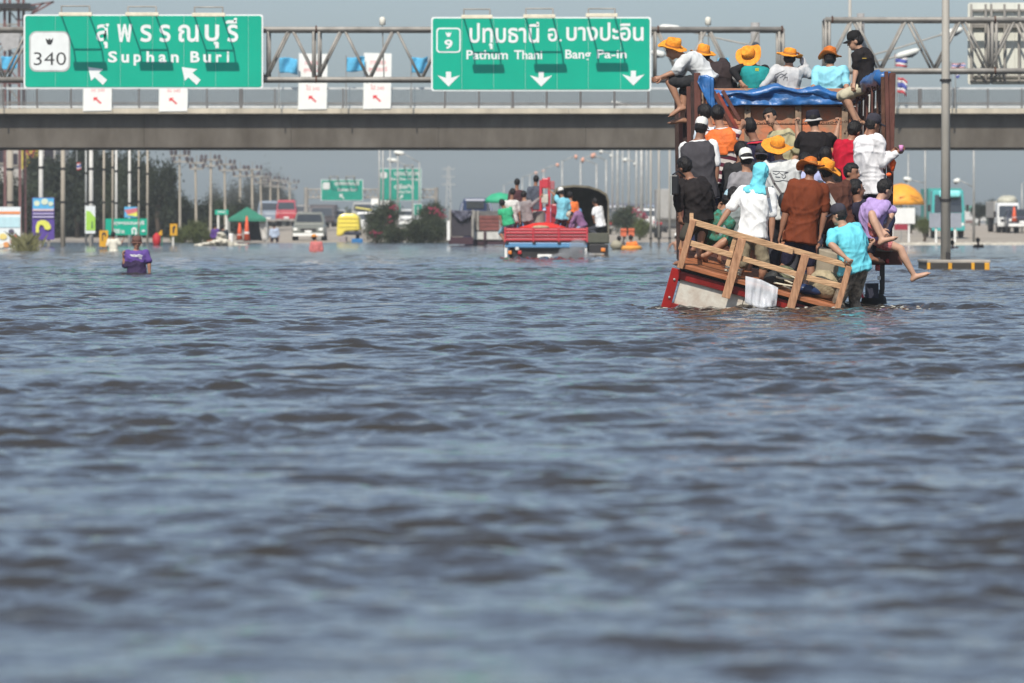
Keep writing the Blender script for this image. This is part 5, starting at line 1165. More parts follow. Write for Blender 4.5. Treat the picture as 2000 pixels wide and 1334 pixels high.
# red and grey lattice tower above the overpass at the left
t = thing('lattice_tower', V(P(12, 0, 300).x, 300, 0), 'red brown steel lattice tower with platform behind the overpass at the left edge', 'tower')
tm = M('oxide_red_steel', (.17, .08, .075), rough=.8, var=.35); D = 300
for px in (-22, 10, 40):
    for dd in (0, 3): mb = MB(); mb.bar(V(P(px, 0, D).x, D + dd, 0), V(P(px * .9, 0, D).x, D + dd, P(0, -30, D).z), .14, .14); mb.build('leg', tm, t)
for i in range(7):
    y = 200 - i * 38
    mb = MB(); mb.bar(P(-22, y, D), P(40, y, D), .1, .1); mb.build('girt', tm if i % 2 else galv_old, t)
    for a, b in ((-22, 10), (40, 10)): mb = MB(); mb.bar(P(a, y, D), P(b, y - 38, D), .08, .08); mb.build('brace', tm if i % 2 else galv_old, t)
mb = MB(); mb.span(P(-30, 0, D).x, P(60, 0, D).x, D - .6, D + 3.6, P(0, 17, D).z, P(0, 7, D).z); mb.build('platform', dark_metal, t)
for a, b in (((40, 40), (105, 3)), ((60, 10), (105, 4)), ((62, 26), (85, 5))): mb = MB(); mb.bar(P(*a, D), P(*b, D), .09, .09); mb.build('boom', tm, t)
mb = MB(); mb.bar(P(-22, 60, D - .2), P(44, 66, D - .2), .3, .1); mb.build('cladding', galv_old, t)
mb = MB(); poly_px(mb, [(-5, 66), (40, 62), (36, 92), (8, 100)], D - .3, .1); mb.build('cladding', M('grey_sheet', (.38, .37, .36)), t)

# ---- distant gantry with two green signs
DGf = 385.0
t = thing('sign_gantry', V(P(740, 0, DGf).x, DGf, .2), 'distant steel gantry carrying two green road signs under the overpass', 'gantry')
for y in (370, 386):
    mb = MB(); mb.tube([P(596, y, DGf + .5), P(852, y, DGf + .5)], .06, 6); mb.build('chord', galv_old, t)
a = 596
while a < 850:
    for p, q in (((a, 370), (a + 5.3, 386)), ((a + 5.3, 386), (a + 10.6, 370))): mb = MB(); mb.tube([P(*p, DGf + .5), P(*q, DGf + .5)], .035, 5); mb.build('diagonal', galv_old, t)
    a += 10.6
for px in (598, 852): mb = MB(); b = P(px, 0, DGf + .5); mb.tube([V(b.x, b.y, 0), V(b.x, b.y, P(0, 366, DGf).z)], .14, 8); mb.build('post', galv_old, t)
def far_sign(label, x0, x1, y0, y1, D, items, lamps=()):
    t = thing('road_sign', P((x0 + x1) / 2, y1, D), label, 'sign', 'distant green road signs'); mb = MB(); poly_px(mb, rect(x0, x1, y0, y1), D + .02, .08); mb.build('border', sign_white, t)
    mb = MB(); poly_px(mb, rect(x0 + 1, x1 - 1, y0 + 1, y1 - 1), D, .03); mb.build('panel', M('far_sign_green', (.0, .24, .17), rough=.5), t)  # deeper green than the near signs
    for nm, pts in items:
        mb = MB()
        if isinstance(pts, tuple): text_fit(mb, pts[4], *pts[:4], D - .02, .03)
        else: poly_px(mb, pts, D - .02, .012)
        mb.build(nm, M('faded_sign_white', (.55, .56, .54)), t)
    for x in lamps: mb = MB(); mb.tube([P(x - 8, y0, D), P(x - 8, y0 - 6, D - .8), P(x + 8, y0 - 6, D - .8), P(x + 8, y0, D)], .05, 5); mb.build('lamp_arm', galv_old, t)
    return t
def arr(x, y, s): return [(x - s, y - s), (x + .5 * s, y - s), (x, y - .4 * s), (x + s, y + .7 * s), (x + .6 * s, y + s), (x - .4 * s, y), (x - s, y + .5 * s)]
far_sign('distant green sign with white shield and up-left arrow, left of the pair', 627, 709, 351, 392, DGf - .3, [('shield', rbox_px(630, 644, 356, 370, 3)), ('lettering', (653, 702, 353, 364, 'สุพรรณบุรี')), ('lettering', (659, 697, 367, 375, 'Suphan Buri')), ('arrow', arr(668, 384, 5))], (652, 684))
far_sign('distant taller green sign behind lamp poles, right of the pair', 741, 823, 329, 392, DGf - .3, [('shield', rbox_px(743, 756, 336, 348, 3)), ('lettering', (770, 820, 333, 343, 'บางบัวทอง')), ('lettering', (763, 816, 347, 353, 'Bang Bua Thong')), ('lettering', (770, 808, 359, 369, 'ตลิ่งชัน')), ('lettering', (775, 803, 372, 378, 'Taling Chan')), ('arrow', [(x + 2 * (783 - x), y) for x, y in arr(783, 385, 4)][::-1])], (798,))
far_sign('small green upright sign among the median shrubs', 808, 825, 398, 421, 330, [('arrow', rect(815, 817, 403, 416))])
board('white blank notice board under the distant pair of signs', 725, 761, 388, 400, 400, [white_paint], [(743, .15)], frame=galv_old)
board('narrow faded green sign standing in the median shrubs', 764, 782, 396, 412, 360, [M('faded_green', (.06, .25, .18)), ('stripe', rect(771, 774, 399, 410), sign_white)], [(773, .12)])

# ---- distant lamp rows
LP = ((741, -60, 300, 'thin'), (748, -50, 310, 'thin'), (763, 295, 330, None), (778, 310, 345, None), (818, 312, 350, 'L'))
for i, (px, yt, D, k_) in enumerate(((741, 300, 305, 0), (748, 300, 318, 0), (762, 297, 335, 0), (777, 300, 350, 0), (819, 316, 345, 1), (806, 330, 375, 1))):
    arms = [[(px, yt + 2), (px - 30, yt - 16), (px - 50, yt - 19)]] if k_ else []
    lamp_post('median lamp pole, %s from the left in front of the distant green signs' % ORD[i], px, yt if k_ else 255, D, arms, rb=.07, rt=.045, m=galv, zb_=0, group='median lamp poles', hw=.22)
FL = ((983, 360, 720), (1010, 352, 660), (1027, 345, 600), (1047, 338, 545), (1062, 328, 495), (1098, 316, 440), (1133, 312, 395), (1167, 315, 460))
for i, (px, yt, D) in enumerate(((984, 361, 720), (1020, 346, 640), (1035, 342, 600), (1062, 330, 540), (1098, 314, 470), (1134, 311, 430), (1165, 320, 405), (1184, 312, 385))):
    L_ = 1 if i < 6 else -1
    lamp_post('far street lamp with orange head, %s of the curving row from left' % ORD[i], px, yt, D, [[(px, yt + 1), (px + 14 * L_, yt - 5), (px + 24 * L_, yt - 8), (px + 30 * L_, yt - 8)]], rb=.10, rt=.07, m=galv, zb_=0, group='far curving row of lamps', head_m=lamp_pink, hw=.28)
for i, (px, D, w_) in enumerate(((1196, 420, .09), (1206, 400, .12), (1216, 440, .08), (1228, 380, .10), (1243, 360, .10), (1253, 345, .14), (1263, 410, .08))):
    lamp_post('grey lamp pole, %s of the crowded poles right of the covered army truck' % ORD[i], px, 262, D, [[(px, 300 + 4 * i), (px - 18, 296 + 4 * i), (px - 26, 296 + 4 * i)]] if i % 2 == 0 else [], rb=w_, rt=w_ * .7, m=galv, zb_=0, group='crowded grey lamp poles', hw=.2)
for i, (px, D) in enumerate(((1271, 255), (1287, 252), (1308, 258))):
    b = P(px, 0, D); t = thing('pole', V(b.x, D, 0), 'pale tan post standing in water left of the truck, %s from the left' % ORD[i], 'pole', 'tan posts in the water'); mb = MB(); mb.tube([V(b.x, D, -.9), V(b.x, D, 5.6)], [.055, .05], 8); mb.build('shaft', pole_m, t, smooth=True)
    mb = MB(); mb.lathe([(.075, -.04), (.075, .04)], V(b.x, D, .35), Z, n=8); mb.build('band', dark_metal, t)
for i, (px, yt, D, arms) in enumerate(((1774, 300, 330, []), (1807, 270, 290, [[(1807, 358), (1780, 352), (1764, 348)]]), (1902, 260, 285, [[(1902, 366), (1875, 352), (1862, 354), (1853, 358)][:3]]), (1996, 358, 340, [[(1996, 360), (2006, 353), (2014, 353)]]))):
    lamp_post('slim lamp pole on the right bank, %s from the left' % ORD[i], px, yt, D, arms, rb=.07, rt=.045, m=galv, zb_=0, group='slim lamp poles on the right bank', hw=.2)
# ================================================================== VEHICLES AND OTHER PEOPLE
def paint(n, c): return M('car_paint_' + n, c, rough=.28, var=.08, spec=.6)
amber = M('amber_lens', (.75, .22, .03), rough=.3); lens_w = M('clear_lens', (.75, .75, .7), rough=.15); lens_r = M('tail_red', (.45, .02, .02), rough=.25)
def vehicle(label, cat, name, px, D, body, width=1.75, away=True, spec='pickup', z0=None, cargo=None, group=None):
    "a road vehicle square to the view; away: its rear faces the camera"
    x = P(px, 0, D).x; z = (gz(px, D) if z0 is None else z0); t = thing(name, V(x, D, max(z, 0)), label, cat, group); sg = 1 if away else -1
    S = {'pickup': dict(L=4.9, low=[(0, .45), (0, 1.0), (3.6, 1.05), (4.7, .95), (4.9, .75), (4.9, .4), (0, .4)], cab=(1.7, 3.7, 2.0, 3.2, 1.02, 1.72)),
         'van': dict(L=4.6, low=[(0, .4), (-.02, 1.05), (3.9, 1.1), (4.5, .95), (4.6, .6), (4.6, .4)], cab=(.02, 4.1, .25, 3.4, 1.06, 1.98)),
         'suv': dict(L=4.6, low=[(0, .4), (-.02, 1.0), (3.5, 1.05), (4.5, .95), (4.6, .6), (4.6, .4)], cab=(.05, 3.5, .4, 2.9, 1.02, 1.72)),
         'sedan': dict(L=4.5, low=[(0, .35), (0, .9), (1., .95), (3.4, .95), (4.4, .8), (4.5, .55), (4.5, .35)], cab=(.7, 3.5, 1.3, 2.8, .93, 1.42))}[spec]
    def Q(l, dx, h): return V(x + dx, D + sg * l if away else D - sg * (0) + (S['L'] - l) , z + h)
    hw = width / 2
    mb = MB(); pr = S['low']; n = len(pr)
    vs = [Q(l, -hw, h) for l, h in pr] + [Q(l, hw, h) for l, h in pr]; mb.add(vs, [tuple(range(n)), tuple(range(2 * n - 1, n - 1, -1))] + [(i, n + i, n + (i + 1) % n, (i + 1) % n) for i in range(n)]); mb.build('body', body, t, bevel=.06)
    a0, a1, b0, b1, h0, h1 = S['cab']; cw, tw = hw * .97, hw * .80
    ring0 = [Q(a0, -cw, h0), Q(a0, cw, h0), Q(a1, cw, h0), Q(a1, -cw, h0)]; ring1 = [Q(b0, -tw, h1), Q(b0, tw, h1), Q(b1, tw, h1), Q(b1, -tw, h1)]
    mb = MB(); mb.loft([ring0, ring1]); mb.build('cabin', body, t, bevel=.05)
    for i in range(4):
        j = (i + 1) % 4; q = [ring0[i].lerp(ring1[i], .18), ring0[j].lerp(ring1[j], .18), ring0[j].lerp(ring1[j], .86), ring0[i].lerp(ring1[i], .86)]; c = sum(q, V(0, 0, 0)) / 4
        nr = (q[1] - q[0]).cross(q[3] - q[0]).normalized(); mid = Q((a0 + a1) / 2, 0, (h0 + h1) / 2)
        if nr.dot(c - mid) < 0: nr = -nr
        q = [c + (p - c) * .88 + nr * .02 for p in q]; mb = MB(); mb.add(q + [p - nr * .03 for p in q], [(0, 1, 2, 3), (7, 6, 5, 4)] + [(k, 4 + k, 4 + (k + 1) % 4, (k + 1) % 4) for k in range(4)]); mb.build('window', glass, t)
    for l in (.9, S['L'] - .85):
        for s_ in (-1, 1): mb = MB(); mb.lathe([(.18, -.1), (.3, -.1), (.33, -.06), (.33, .06), (.3, .1), (.18, .1)], Q(l, s_ * (hw - .08), .33), X, n=18); o = mb.build('tyre', black_rubber, t, smooth=True); mb = MB(); mb.lathe([(.04, -.06), (.19, -.08), (.19, .08), (.04, .06)], Q(l, s_ * (hw - .08), .33), X, n=12); mb.build('rim', galv, o)
    le = 0 if away else S['L']
    for s_ in (-1, 1):
        mb = MB(); c = Q(le, s_ * hw * .8, .78); c.y = D - .03; mb.box(c, .22, .08, .24 if away else .16); mb.build('tail_lamp' if away else 'headlight', lens_r if away else lens_w, t, bevel=.02)
    mb = MB(); c = Q(le, 0, .48); c.y = D - .08; mb.box(c, width * .96, .12, .16); mb.build('bumper', galv_old if away else white_paint, t, bevel=.02)
    mb = MB(); c = Q(le, 0, .66); c.y = D - .05; mb.box(c, .36, .03, .13); mb.build('number_plate', white_paint, t)
    if not away: mb = MB(); c = Q(le, 0, .76); c.y = D - .04; mb.box(c, width * .5, .04, .14); mb.build('grille', dark_metal, t)
    return t
def lorry(label, px, D, width, zt, cab_m, box_m, away=True, z0=None, name='lorry', sides='box', group=None, bed=1.15):
    x = P(px, 0, D).x; z = (gz(px, D) if z0 is None else z0); t = thing(name, V(x, D, max(z, 0)), label, 'truck', group); hw = width / 2; h = zt - z
    if away:
        if sides == 'box':
            mb = MB(); mb.span(x - hw, x + hw, D, D + 5.5, z + bed, zt); mb.build('cargo_box', box_m, t, bevel=.03)
            for i in (-1, 1): mb = MB(); mb.span(x + i * hw * .5 - hw * .46, x + i * hw * .5 + hw * .46, D - .04, D - .004, z + bed + .08, zt - .08); o = mb.build('rear_door', box_m, t, bevel=.015); mb = MB(); mb.bar(V(x + i * .12, D - .07, z + bed + .2), V(x + i * .12, D - .07, zt - .2), .05, .05); mb.build('handle', galv, o)
        mb = MB(); mb.span(x - hw * .94, x + hw * .94, D + 5.7, D + 7.6, z + .6, min(zt + .1, z + 2.9)); mb.build('cab', cab_m, t, bevel=.12)
    else:
        zc = zt; mb = MB(); mb.loft([[V(x - hw, D, z + .55), V(x + hw, D, z + .55), V(x + hw, D + 2, z + .55), V(x - hw, D + 2, z + .55)], [V(x - hw, D, z + h * .5), V(x + hw, D, z + h * .5), V(x + hw, D + 2, z + h * .5), V(x - hw, D + 2, z + h * .5)], [V(x - hw * .93, D + .25, zc), V(x + hw * .93, D + .25, zc), V(x + hw * .93, D + 2, zc), V(x - hw * .93, D + 2, zc)]]); mb.build('cab', cab_m, t, bevel=.08)
        a, b = z + h * .53, zc - h * .1
        f_ = lambda q: D - .03 + .25 * (q - z - h * .5) / (zc - z - h * .5)
        mb = MB(); q = [V(x - hw * .84, f_(a), a), V(x + hw * .84, f_(a), a), V(x + hw * .8, f_(b), b), V(x - hw * .8, f_(b), b)]; mb.add(q + [p + Y * .03 for p in q], [(0, 1, 2, 3), (7, 6, 5, 4)] + [(k, 4 + k, 4 + (k + 1) % 4, (k + 1) % 4) for k in range(4)]); mb.build('windscreen', glass, t)
        mb = MB(); mb.box(V(x, D - .05, z + h * .40), width * .7, .06, h * .10); mb.build('grille', dark_metal, t)
        for i in (-1, 1):
            mb = MB(); mb.box(V(x + i * hw * .78, D - .05, z + h * .28), .3, .08, .16); mb.build('headlight', lens_w, t, bevel=.03); mb = MB(); mb.box(V(x + i * (hw + .14), D - .05, z + h * .62), .16, .08, .36); mb.build('mirror', dark_metal, t, bevel=.02)
        mb = MB(); mb.box(V(x, D - .08, z + .5), width, .16, .26); mb.build('bumper', cab_m, t, bevel=.03)
        mb = MB(); mb.span(x - hw, x + hw, D + 2.2, D + 8, z + .9, zt + (.1 if sides == 'box' else -h * .3)); mb.build('cargo_box', box_m, t, bevel=.03)
    for l in ((.9, 6.6) if away else (.8, 6.5)):
        for s_ in (-1, 1): mb = MB(); mb.lathe([(.25, -.14), (.46, -.14), (.5, -.08), (.5, .08), (.46, .14), (.25, .14)], V(x + s_ * (hw - .16), D + l, z + .5), X, n=20); o = mb.build('tyre', black_rubber, t, smooth=True); mb = MB(); mb.lathe([(.05, -.08), (.26, -.1), (.26, .1), (.05, .08)], V(x + s_ * (hw - .16), D + l, z + .5), X, n=12); mb.build('rim', galv_old, o)
    if away:
        for s_ in (-1, 1): mb = MB(); mb.box(V(x + s_ * hw * .82, D - .04, z + bed - .25), .3, .08, .14); mb.build('tail_lamp', lens_r, t, bevel=.02)
        mb = MB(); mb.box(V(x, D - .03, z + bed - .5), width * .9, .12, .14); mb.build('bumper', dark_metal, t)
    return t

# ---- red dropside truck with its riders
DRT = 167.0
zR = lambda y, D=DRT: P(0, y, D).z
x0, x1 = P(985, 0, DRT).x, P(1148, 0, DRT).x
rt_ = thing('dropside_truck', V((x0 + x1) / 2, DRT, 0), 'red dropside truck with blue sill carrying people and a pump through the flood', 'truck')
redp = paint('dropside_red', (.50, .035, .05)); redd = paint('dropside_dark', (.30, .02, .03)); bluep = paint('sill_blue', (.10, .26, .46))
mb = MB(); mb.span(x0, x1, DRT, DRT + 5.2, zR(477), zR(472)); mb.build('bed_floor', redd, rt_)
for i, (a, b) in enumerate(((447, 451), (452.5, 457), (459, 464), (465.5, 470))):
    for p, q in ((987, 1040), (1043, 1090), (1093, 1146)): mb = MB(); mb.span(P(p, 0, DRT).x, P(q, 0, DRT).x, DRT - .05 - .02 * (i % 2), DRT, zR(b), zR(a)); mb.build('tailgate_rib', redp if i != 2 else redd, rt_, bevel=.012)
mb = MB(); mb.span(x0, x1, DRT + .004, DRT + .06, zR(472), zR(445)); mb.build('tailgate', redd, rt_)
for px in (986.5, 1041.5, 1091.5, 1146.5): mb = MB(); p = P(px, 0, DRT).x; mb.span(p - .025, p + .025, DRT - .09, DRT, zR(473), zR(444)); mb.build('tailgate_post', redp, rt_, bevel=.008)
for xs_, s_ in ((x0, 1), (x1, -1)): mb = MB(); mb.span(xs_, xs_ + .05 * s_, DRT + .07, DRT + 5.2, zR(472), zR(447)); mb.build('side_board', redp, rt_)
mb = MB(); mb.span(x0 + .02, x1 - .02, DRT - .08, DRT + .1, zR(483), zR(474)); mb.build('sill', bluep, rt_, bevel=.015)
for px in (990, 1043, 1092, 1143): mb = MB(); p = P(px, 0, DRT).x; mb.box(V(p, DRT - .1, zR(474)), .1, .05, .05); mb.build('hinge', dark_metal, rt_)
for px in (988, 1144): mb = MB(); p = P(px, 0, DRT).x; mb.span(p - .035, p + .035, DRT - .05, DRT + .02, zR(503), zR(479)); mb.build('mud_guard', white_paint, rt_)
for px, m in ((996, amber), (1015, lens_r), (1010, lens_w), (1134, lens_r)): mb = MB(); p = P(px, 493 if m is not lens_w else 485, DRT - .05); mb.box(p, .11, .06, .11); mb.build('tail_lamp', m, rt_, bevel=.02)
mb = MB(); p = P(1064, 504, DRT - .15); mb.box(p, .43, .03, .22); mb.build('number_plate', white_paint, rt_, bevel=.02)
mb = MB(); mb.span(x0 + .25, x1 - .25, DRT + .05, DRT + 1.2, -.5, zR(484)); mb.build('chassis', dark_metal, rt_)
for s_ in (x0 + .3, x1 - .3): mb = MB(); mb.lathe([(.2, -.15), (.45, -.15), (.5, 0), (.45, .15), (.2, .15)], V(s_, DRT + 1, -.1), X, n=18); mb.build('tyre', black_rubber, rt_, smooth=True)
mb = MB(); mb.span(x0 + .1, x1 - .1, DRT + 5.4, DRT + 7.2, 0, zR(405)); mb.build('cab', bluep, rt_, bevel=.1)
t = thing('water_pump', P(1060, 440, DRT + 2), 'red water pump machine with upright frame standing on the red truck', 'pump')
for p, q, w_ in (((1036, 436), (1036, 400), .09), ((1069, 436), (1069, 398), .09), ((1056, 440), (1056, 352), .07), ((1073, 440), (1072, 346), .07), ((1034, 414), (1072, 414), .1), ((1034, 436), (1074, 436), .1)): mb = MB(); mb.bar(P(*p, DRT + 2), P(*q, DRT + 2), w_, w_); mb.build('frame_bar', redp, t)
mb = MB(); mb.box(P(1065, 358, DRT + 2), .2, .2, .3); mb.build('engine_head', redp, t, bevel=.03); mb = MB(); mb.box(P(1078, 362, DRT + 2.1), .16, .2, .26); mb.build('radiator', M('faded_red', (.35, .12, .13)), t, bevel=.02)
mb = MB(); mb.lathe([(.17, -.2), (.2, -.15), (.2, .15), (.17, .2)], P(1052, 425, DRT + 2), Z, n=14); mb.build('cylinder', galv_old, t); mb = MB(); mb.box(P(1064, 388, DRT + 1.95), .2, .2, .26); mb.build('gauge_box', M('pale_box', (.5, .5, .42)), t, bevel=.02)
mb = MB(); mb.span(P(1076, 0, DRT + 2).x, P(1092, 0, DRT + 2).x, DRT + 1.9, DRT + 2.6, zR(440, DRT + 2), zR(398, DRT + 2)); mb.build('tank', redd, t, bevel=.05)
mb = MB(); r_ = []
for i in range(22):
    u_ = i / 21; px = 1012 + 96 * u_; r_.append([P(px, 449, DRT + .5 + 1.0 * j / 7 * 1) + Z * ((.22 - .66 * (u_ - .5) ** 2 + .03 * noise.noise(V(u_ * 8, j, 0))) * math.sin(math.pi * (j + .3) / 7.6)) for j in range(8)])
n = 8; mb.add([p for q in r_ for p in q], [(i * n + j, (i + 1) * n + j, (i + 1) * n + j + 1, i * n + j + 1) for i in range(21) for j in range(7)])
tag(mb.build('tarpaulin', M('bright_red_tarp', (.72, .03, .02), rough=.5, var=.2), smooth=True), 'bright red tarpaulin heaped at the tailgate of the red truck', 'tarpaulin')
mb = MB(); mb.ell(P(1056, 444, DRT + .35), .26, .2, .06); tag(mb.build('sack', sackm, smooth=True), 'small tan bag lying on the red tarpaulin', 'bag')
G2 = 'people riding on the red truck'; bf = zR(476); PV = dict(vox=.024, group=G2, floor=bf)
person('person in green shirt and black hair at the left corner of the red truck', 166.9 + .6, (993, 436), (986, 407), (981, 397), -20, top=((.05, .42, .20), .3), bot=((.3, .5, .6), .5), aL=[(976, 420, 0), (978, 432, -.3)], skin=1, **PV)
person('person in off white tee standing at the left of the red truck', 167.9, (1000, 430), (998, 391), (1001, 376), -15, top=((.62, .60, .56), .45), bot=((.15, .17, .17), .95), aL=[(985, 410, 0), (987, 422, -.3)], aR=[(1014, 412, 0), (1016, 430, 0)], skin=1, **PV)
person('person in maroon top standing tallest behind the off white tee', 169.2, (1009, 412), (1009, 371), (1010, 357), 0, top=((.075, .03, .035), .5), skin=1, **PV)
person('person in grey long sleeves reaching toward the pump on the red truck', 168.6, (1030, 428), (1024, 392), (1023, 381), 30, top=((.27, .24, .24), .9), bot=((.26, .23, .24), .95), aR=[(1038, 402, 0), (1055, 385, 0)], skin=0, **PV)
person('person in slate blue tee beside the pump head on the red truck', 169.2, (1048, 405), (1045, 364), (1047, 351), 0, top=((.075, .085, .11), .5), bot=((.06, .055, .06), .9), aR=[(1056, 385, 0), (1054, 400, 0)], skin=1, **PV)
person('person in pale cap and aqua tee on the right side of the red truck', 168.2, (1098, 424), (1099, 387), (1096, 375), -25, top=((.20, .52, .62), .45), bot=((.05, .055, .07), .9), aL=[(1086, 384, .2), (1074, 372, 0)], hat=('cap', capw), skin=0, **PV)
person('person in orange life vest behind the aqua tee on the red truck', 168.9, (1117, 430), (1115, 394), (1113, 382), 10, top=((.65, .17, .05), .6), bot=((.5, .45, .35), .9), vest=(lv, .1), skin=0, **PV)
person('person in mauve long sleeves bending down at the right tailgate', 167.5, (1137, 440), (1126, 414), (1116, 420), -80, nod=60, top=((.26, .13, .25), .95), bot=((.25, .38, .55), .9), aL=[(1118, 432, 0), (1112, 446, 0)], aR=[(1124, 434, 0), (1116, 448, 0)], hat=('cap', cloth((.5, .45, .36), 'cap')), skin=0, **PV)
PV['floor'] = P(0, 463, 185.6).z; PV['group'] = None
person('person in bright white tee standing in the tail of the army truck', 186.2, (1173, 438), (1166, 403), (1162, 394), -50, nod=20, top=((.80, .80, .80), .42), bot=((.05, .05, .06), .9), aL=[(1158, 420, 0), (1160, 430, 0)], skin=1, **PV)
# exhaust haze behind the red truck
sm = bpy.data.materials.new('exhaust_vapour'); sm.use_nodes = True; n_ = sm.node_tree.nodes; n_.remove(n_['Principled BSDF']); pv = n_.new('ShaderNodeVolumePrincipled'); pv.inputs['Color'].default_value = (.85, .87, .9, 1); pv.inputs['Density'].default_value = 2.0
sm.node_tree.links.new(pv.outputs[0], n_['Material Output'].inputs['Volume'])
for q, (px, py, a, b) in enumerate(((1118, 496, .45, .2), (1098, 503, .36, .14), (1128, 482, .26, .26), (1085, 506, .3, .1), (1136, 500, .35, .14))):
    mb = MB(); c = P(px, py, DRT - .6); mb.ell(c, a, .3, b, nu=22, nv=14); mb.v = [tuple(c + (Vector(p) - c) * (1 + .25 * noise.noise(Vector(p) * 5))) for p in mb.v]
    tag(mb.build('exhaust_puff', sm, smooth=True, kind='stuff'), 'pale exhaust vapour low behind the red truck tailgate')

# ---- canvas covered army truck
DA = 186.0; zA = lambda y: P(0, y, DA).z; xa = lambda px: P(px, 0, DA).x
t = thing('army_truck', V(xa(1135), DA, 0), 'olive canvas covered army truck just right of the red truck', 'truck')
olive = M('olive_paint', (.085, .085, .06), rough=.6); canvas = M('olive_canvas', (.16, .14, .10), rough=.9, var=.3, scale=2, bump=.5, bscale=4)
prof_ = [(1079, 445), (1079, 385), (1083, 370), (1092, 364), (1120, 361), (1150, 363), (1172, 370), (1186, 379), (1190, 392), (1190, 470)]
for dd, nm in ((0, 'canopy'),):
    outer = [V(xa(x), DA, zA(y)) for x, y in prof_]; cx, cz = xa(1135), zA(420); inner = [V(cx + (p.x - cx) * .94, DA, cz + (p.z - cz) * .93) for p in outer]; n = len(outer)
    mb = MB(); vs = outer + inner + [p + Y * 4.2 for p in outer] + [p + Y * 4.2 for p in inner]; fs = []
    for i in range(n - 1): fs += [(i, i + 1, n + i + 1, n + i), (i, 2 * n + i, 2 * n + i + 1, i + 1), (n + i, n + i + 1, 3 * n + i + 1, 3 * n + i)]
    mb.add(vs, fs); mb.build(nm, canvas, t, smooth=False)
mb = MB(); mb.prism([(p.x, p.z) for p in outer], V(0, DA + 4.2, 0), X, Z, Y, .05); mb.build('front_curtain', canvas, t)
for y0 in (1.0, 2.4): mb = MB(); mb.tube([p + Y * y0 for p in inner], .03, 6); mb.build('hoop', dark_metal, t)
mb = MB(); mb.span(xa(1082), xa(1190), DA - .05, DA + 4.2, zA(476), zA(464)); mb.build('bed', olive, t)
mb = MB(); mb.span(xa(1100), xa(1188), DA - .09, DA - .053, zA(474), zA(455)); mb.build('tailgate', olive, t, bevel=.02)
mb = MB(); mb.span(xa(1150), xa(1188), DA - .15, DA + .4, zA(500), zA(477)); mb.build('lamp_panel', dark_metal, t, bevel=.02)
mb = MB(); mb.box(P(1178, 488, DA - .2), .14, .06, .12); mb.build('tail_lamp', amber, t, bevel=.02)
mb = MB(); mb.box(P(1165, 497, DA - .2), .5, .08, .08); mb.build('bumper', galv_old, t)
mb = MB(); mb.span(xa(1085), xa(1186), DA + 4.4, DA + 6.3, -.2, zA(385)); mb.build('cab', olive, t, bevel=.1)
for px in (1100, 1172): mb = MB(); mb.lathe([(.2, -.15), (.45, -.15), (.5, 0), (.45, .15), (.2, .15)], V(xa(px), DA + 1, -.15), X, n=18); mb.build('tyre', black_rubber, t, smooth=True)
# ---- dark trucks left of the red truck
DK = 262.0; zK = lambda y: P(0, y, DK).z; xk = lambda px: P(px, 0, DK).x
t = thing('tipper_truck', V(xk(900), DK, 0), 'dark truck with sagging black tarpaulin tail, left of the red truck', 'truck')
mb = MB(); mb.span(xk(879), xk(923), DK + .05, DK + 5, zK(462), zK(412)); mb.build('cargo_body', M('black_body', (.035, .03, .04)), t, bevel=.03)
o = sheet('tarpaulin', [(881, 410), (900, 411), (922, 411)], [(884, 418), (902, 434), (921, 420)], DK - .1, 3, M('slate_tarp', (.07, .07, .10), rough=.6), .15, 20, 8, parent=t)
for px in (879, 923): mb = MB(); mb.bar(V(xk(px), DK, zK(466)), V(xk(px), DK, zK(410)), .1, .1); mb.build('corner_post', galv_old, t)
mb = MB(); mb.span(xk(876), xk(924), DK - .06, DK + .3, zK(477), zK(463)); mb.build('rear_beam', M('dark_maroon', (.05, .02, .03)), t); mb = MB(); mb.box(V(xk(876), DK - .1, zK(450)), .14, .06, .9); mb.build('marker', white_paint, t)
mb = MB(); mb.span(xk(902), xk(950), DK + 6.4, DK + 8.2, 0, zK(386)); mb.build('cab', paint('navy', (.03, .05, .12)), t, bevel=.12); mb = MB(); mb.span(xk(909), xk(944), DK + 6.34, DK + 6.39, zK(406), zK(392)); mb.build('rear_window', glass, t)
t = thing('cargo_truck', V(xk(955), DK + 1, 0), 'grey cargo truck with faded red boards and pale bumper beside the dark truck', 'truck')
mb = MB(); mb.span(xk(924.5), xk(990), DK + 1, DK + 6, zK(455), zK(412)); mb.build('cargo_body', M('grey_body', (.13, .125, .12), var=.3), t)
for i in range(4): y = 421 + i * 7.5; mb = MB(); mb.span(xk(936), xk(975), DK + .93, DK + .996, zK(y + 6.6), zK(y)); mb.build('side_plank', M('faded_red_plank', (.19, .06, .05), var=.4, scale=3), t, bevel=.01)
for px in (926, 933, 978, 988): mb = MB(); mb.bar(V(xk(px), DK + .92, zK(456)), V(xk(px), DK + .92, zK(411)), .1, .08); mb.build('corner_post', galv_old, t)
mb = MB(); mb.span(xk(922), xk(990), DK + .6, DK + .99, zK(468), zK(453)); mb.build('bumper', M('pale_bumper', (.55, .54, .5)), t, bevel=.02); mb = MB(); mb.span(xk(922), xk(990), DK + .7, DK + 1.2, zK(478), zK(468.4)); mb.build('under_frame', M('dark_maroon', (.05, .02, .03)), t)
mb = MB(); mb.box(V(xk(947), DK + .55, zK(461)), .12, .06, .45); mb.build('hitch', M('dark_maroon', (.05, .02, .03)), t)
vehicle('dark blue pickup with black windows beyond the cargo truck', 'pickup', 'pickup_truck', 930, 300, paint('navy', (.03, .05, .12)), 1.9, True, 'suv', z0=P(0, 440, 300).z - .45)
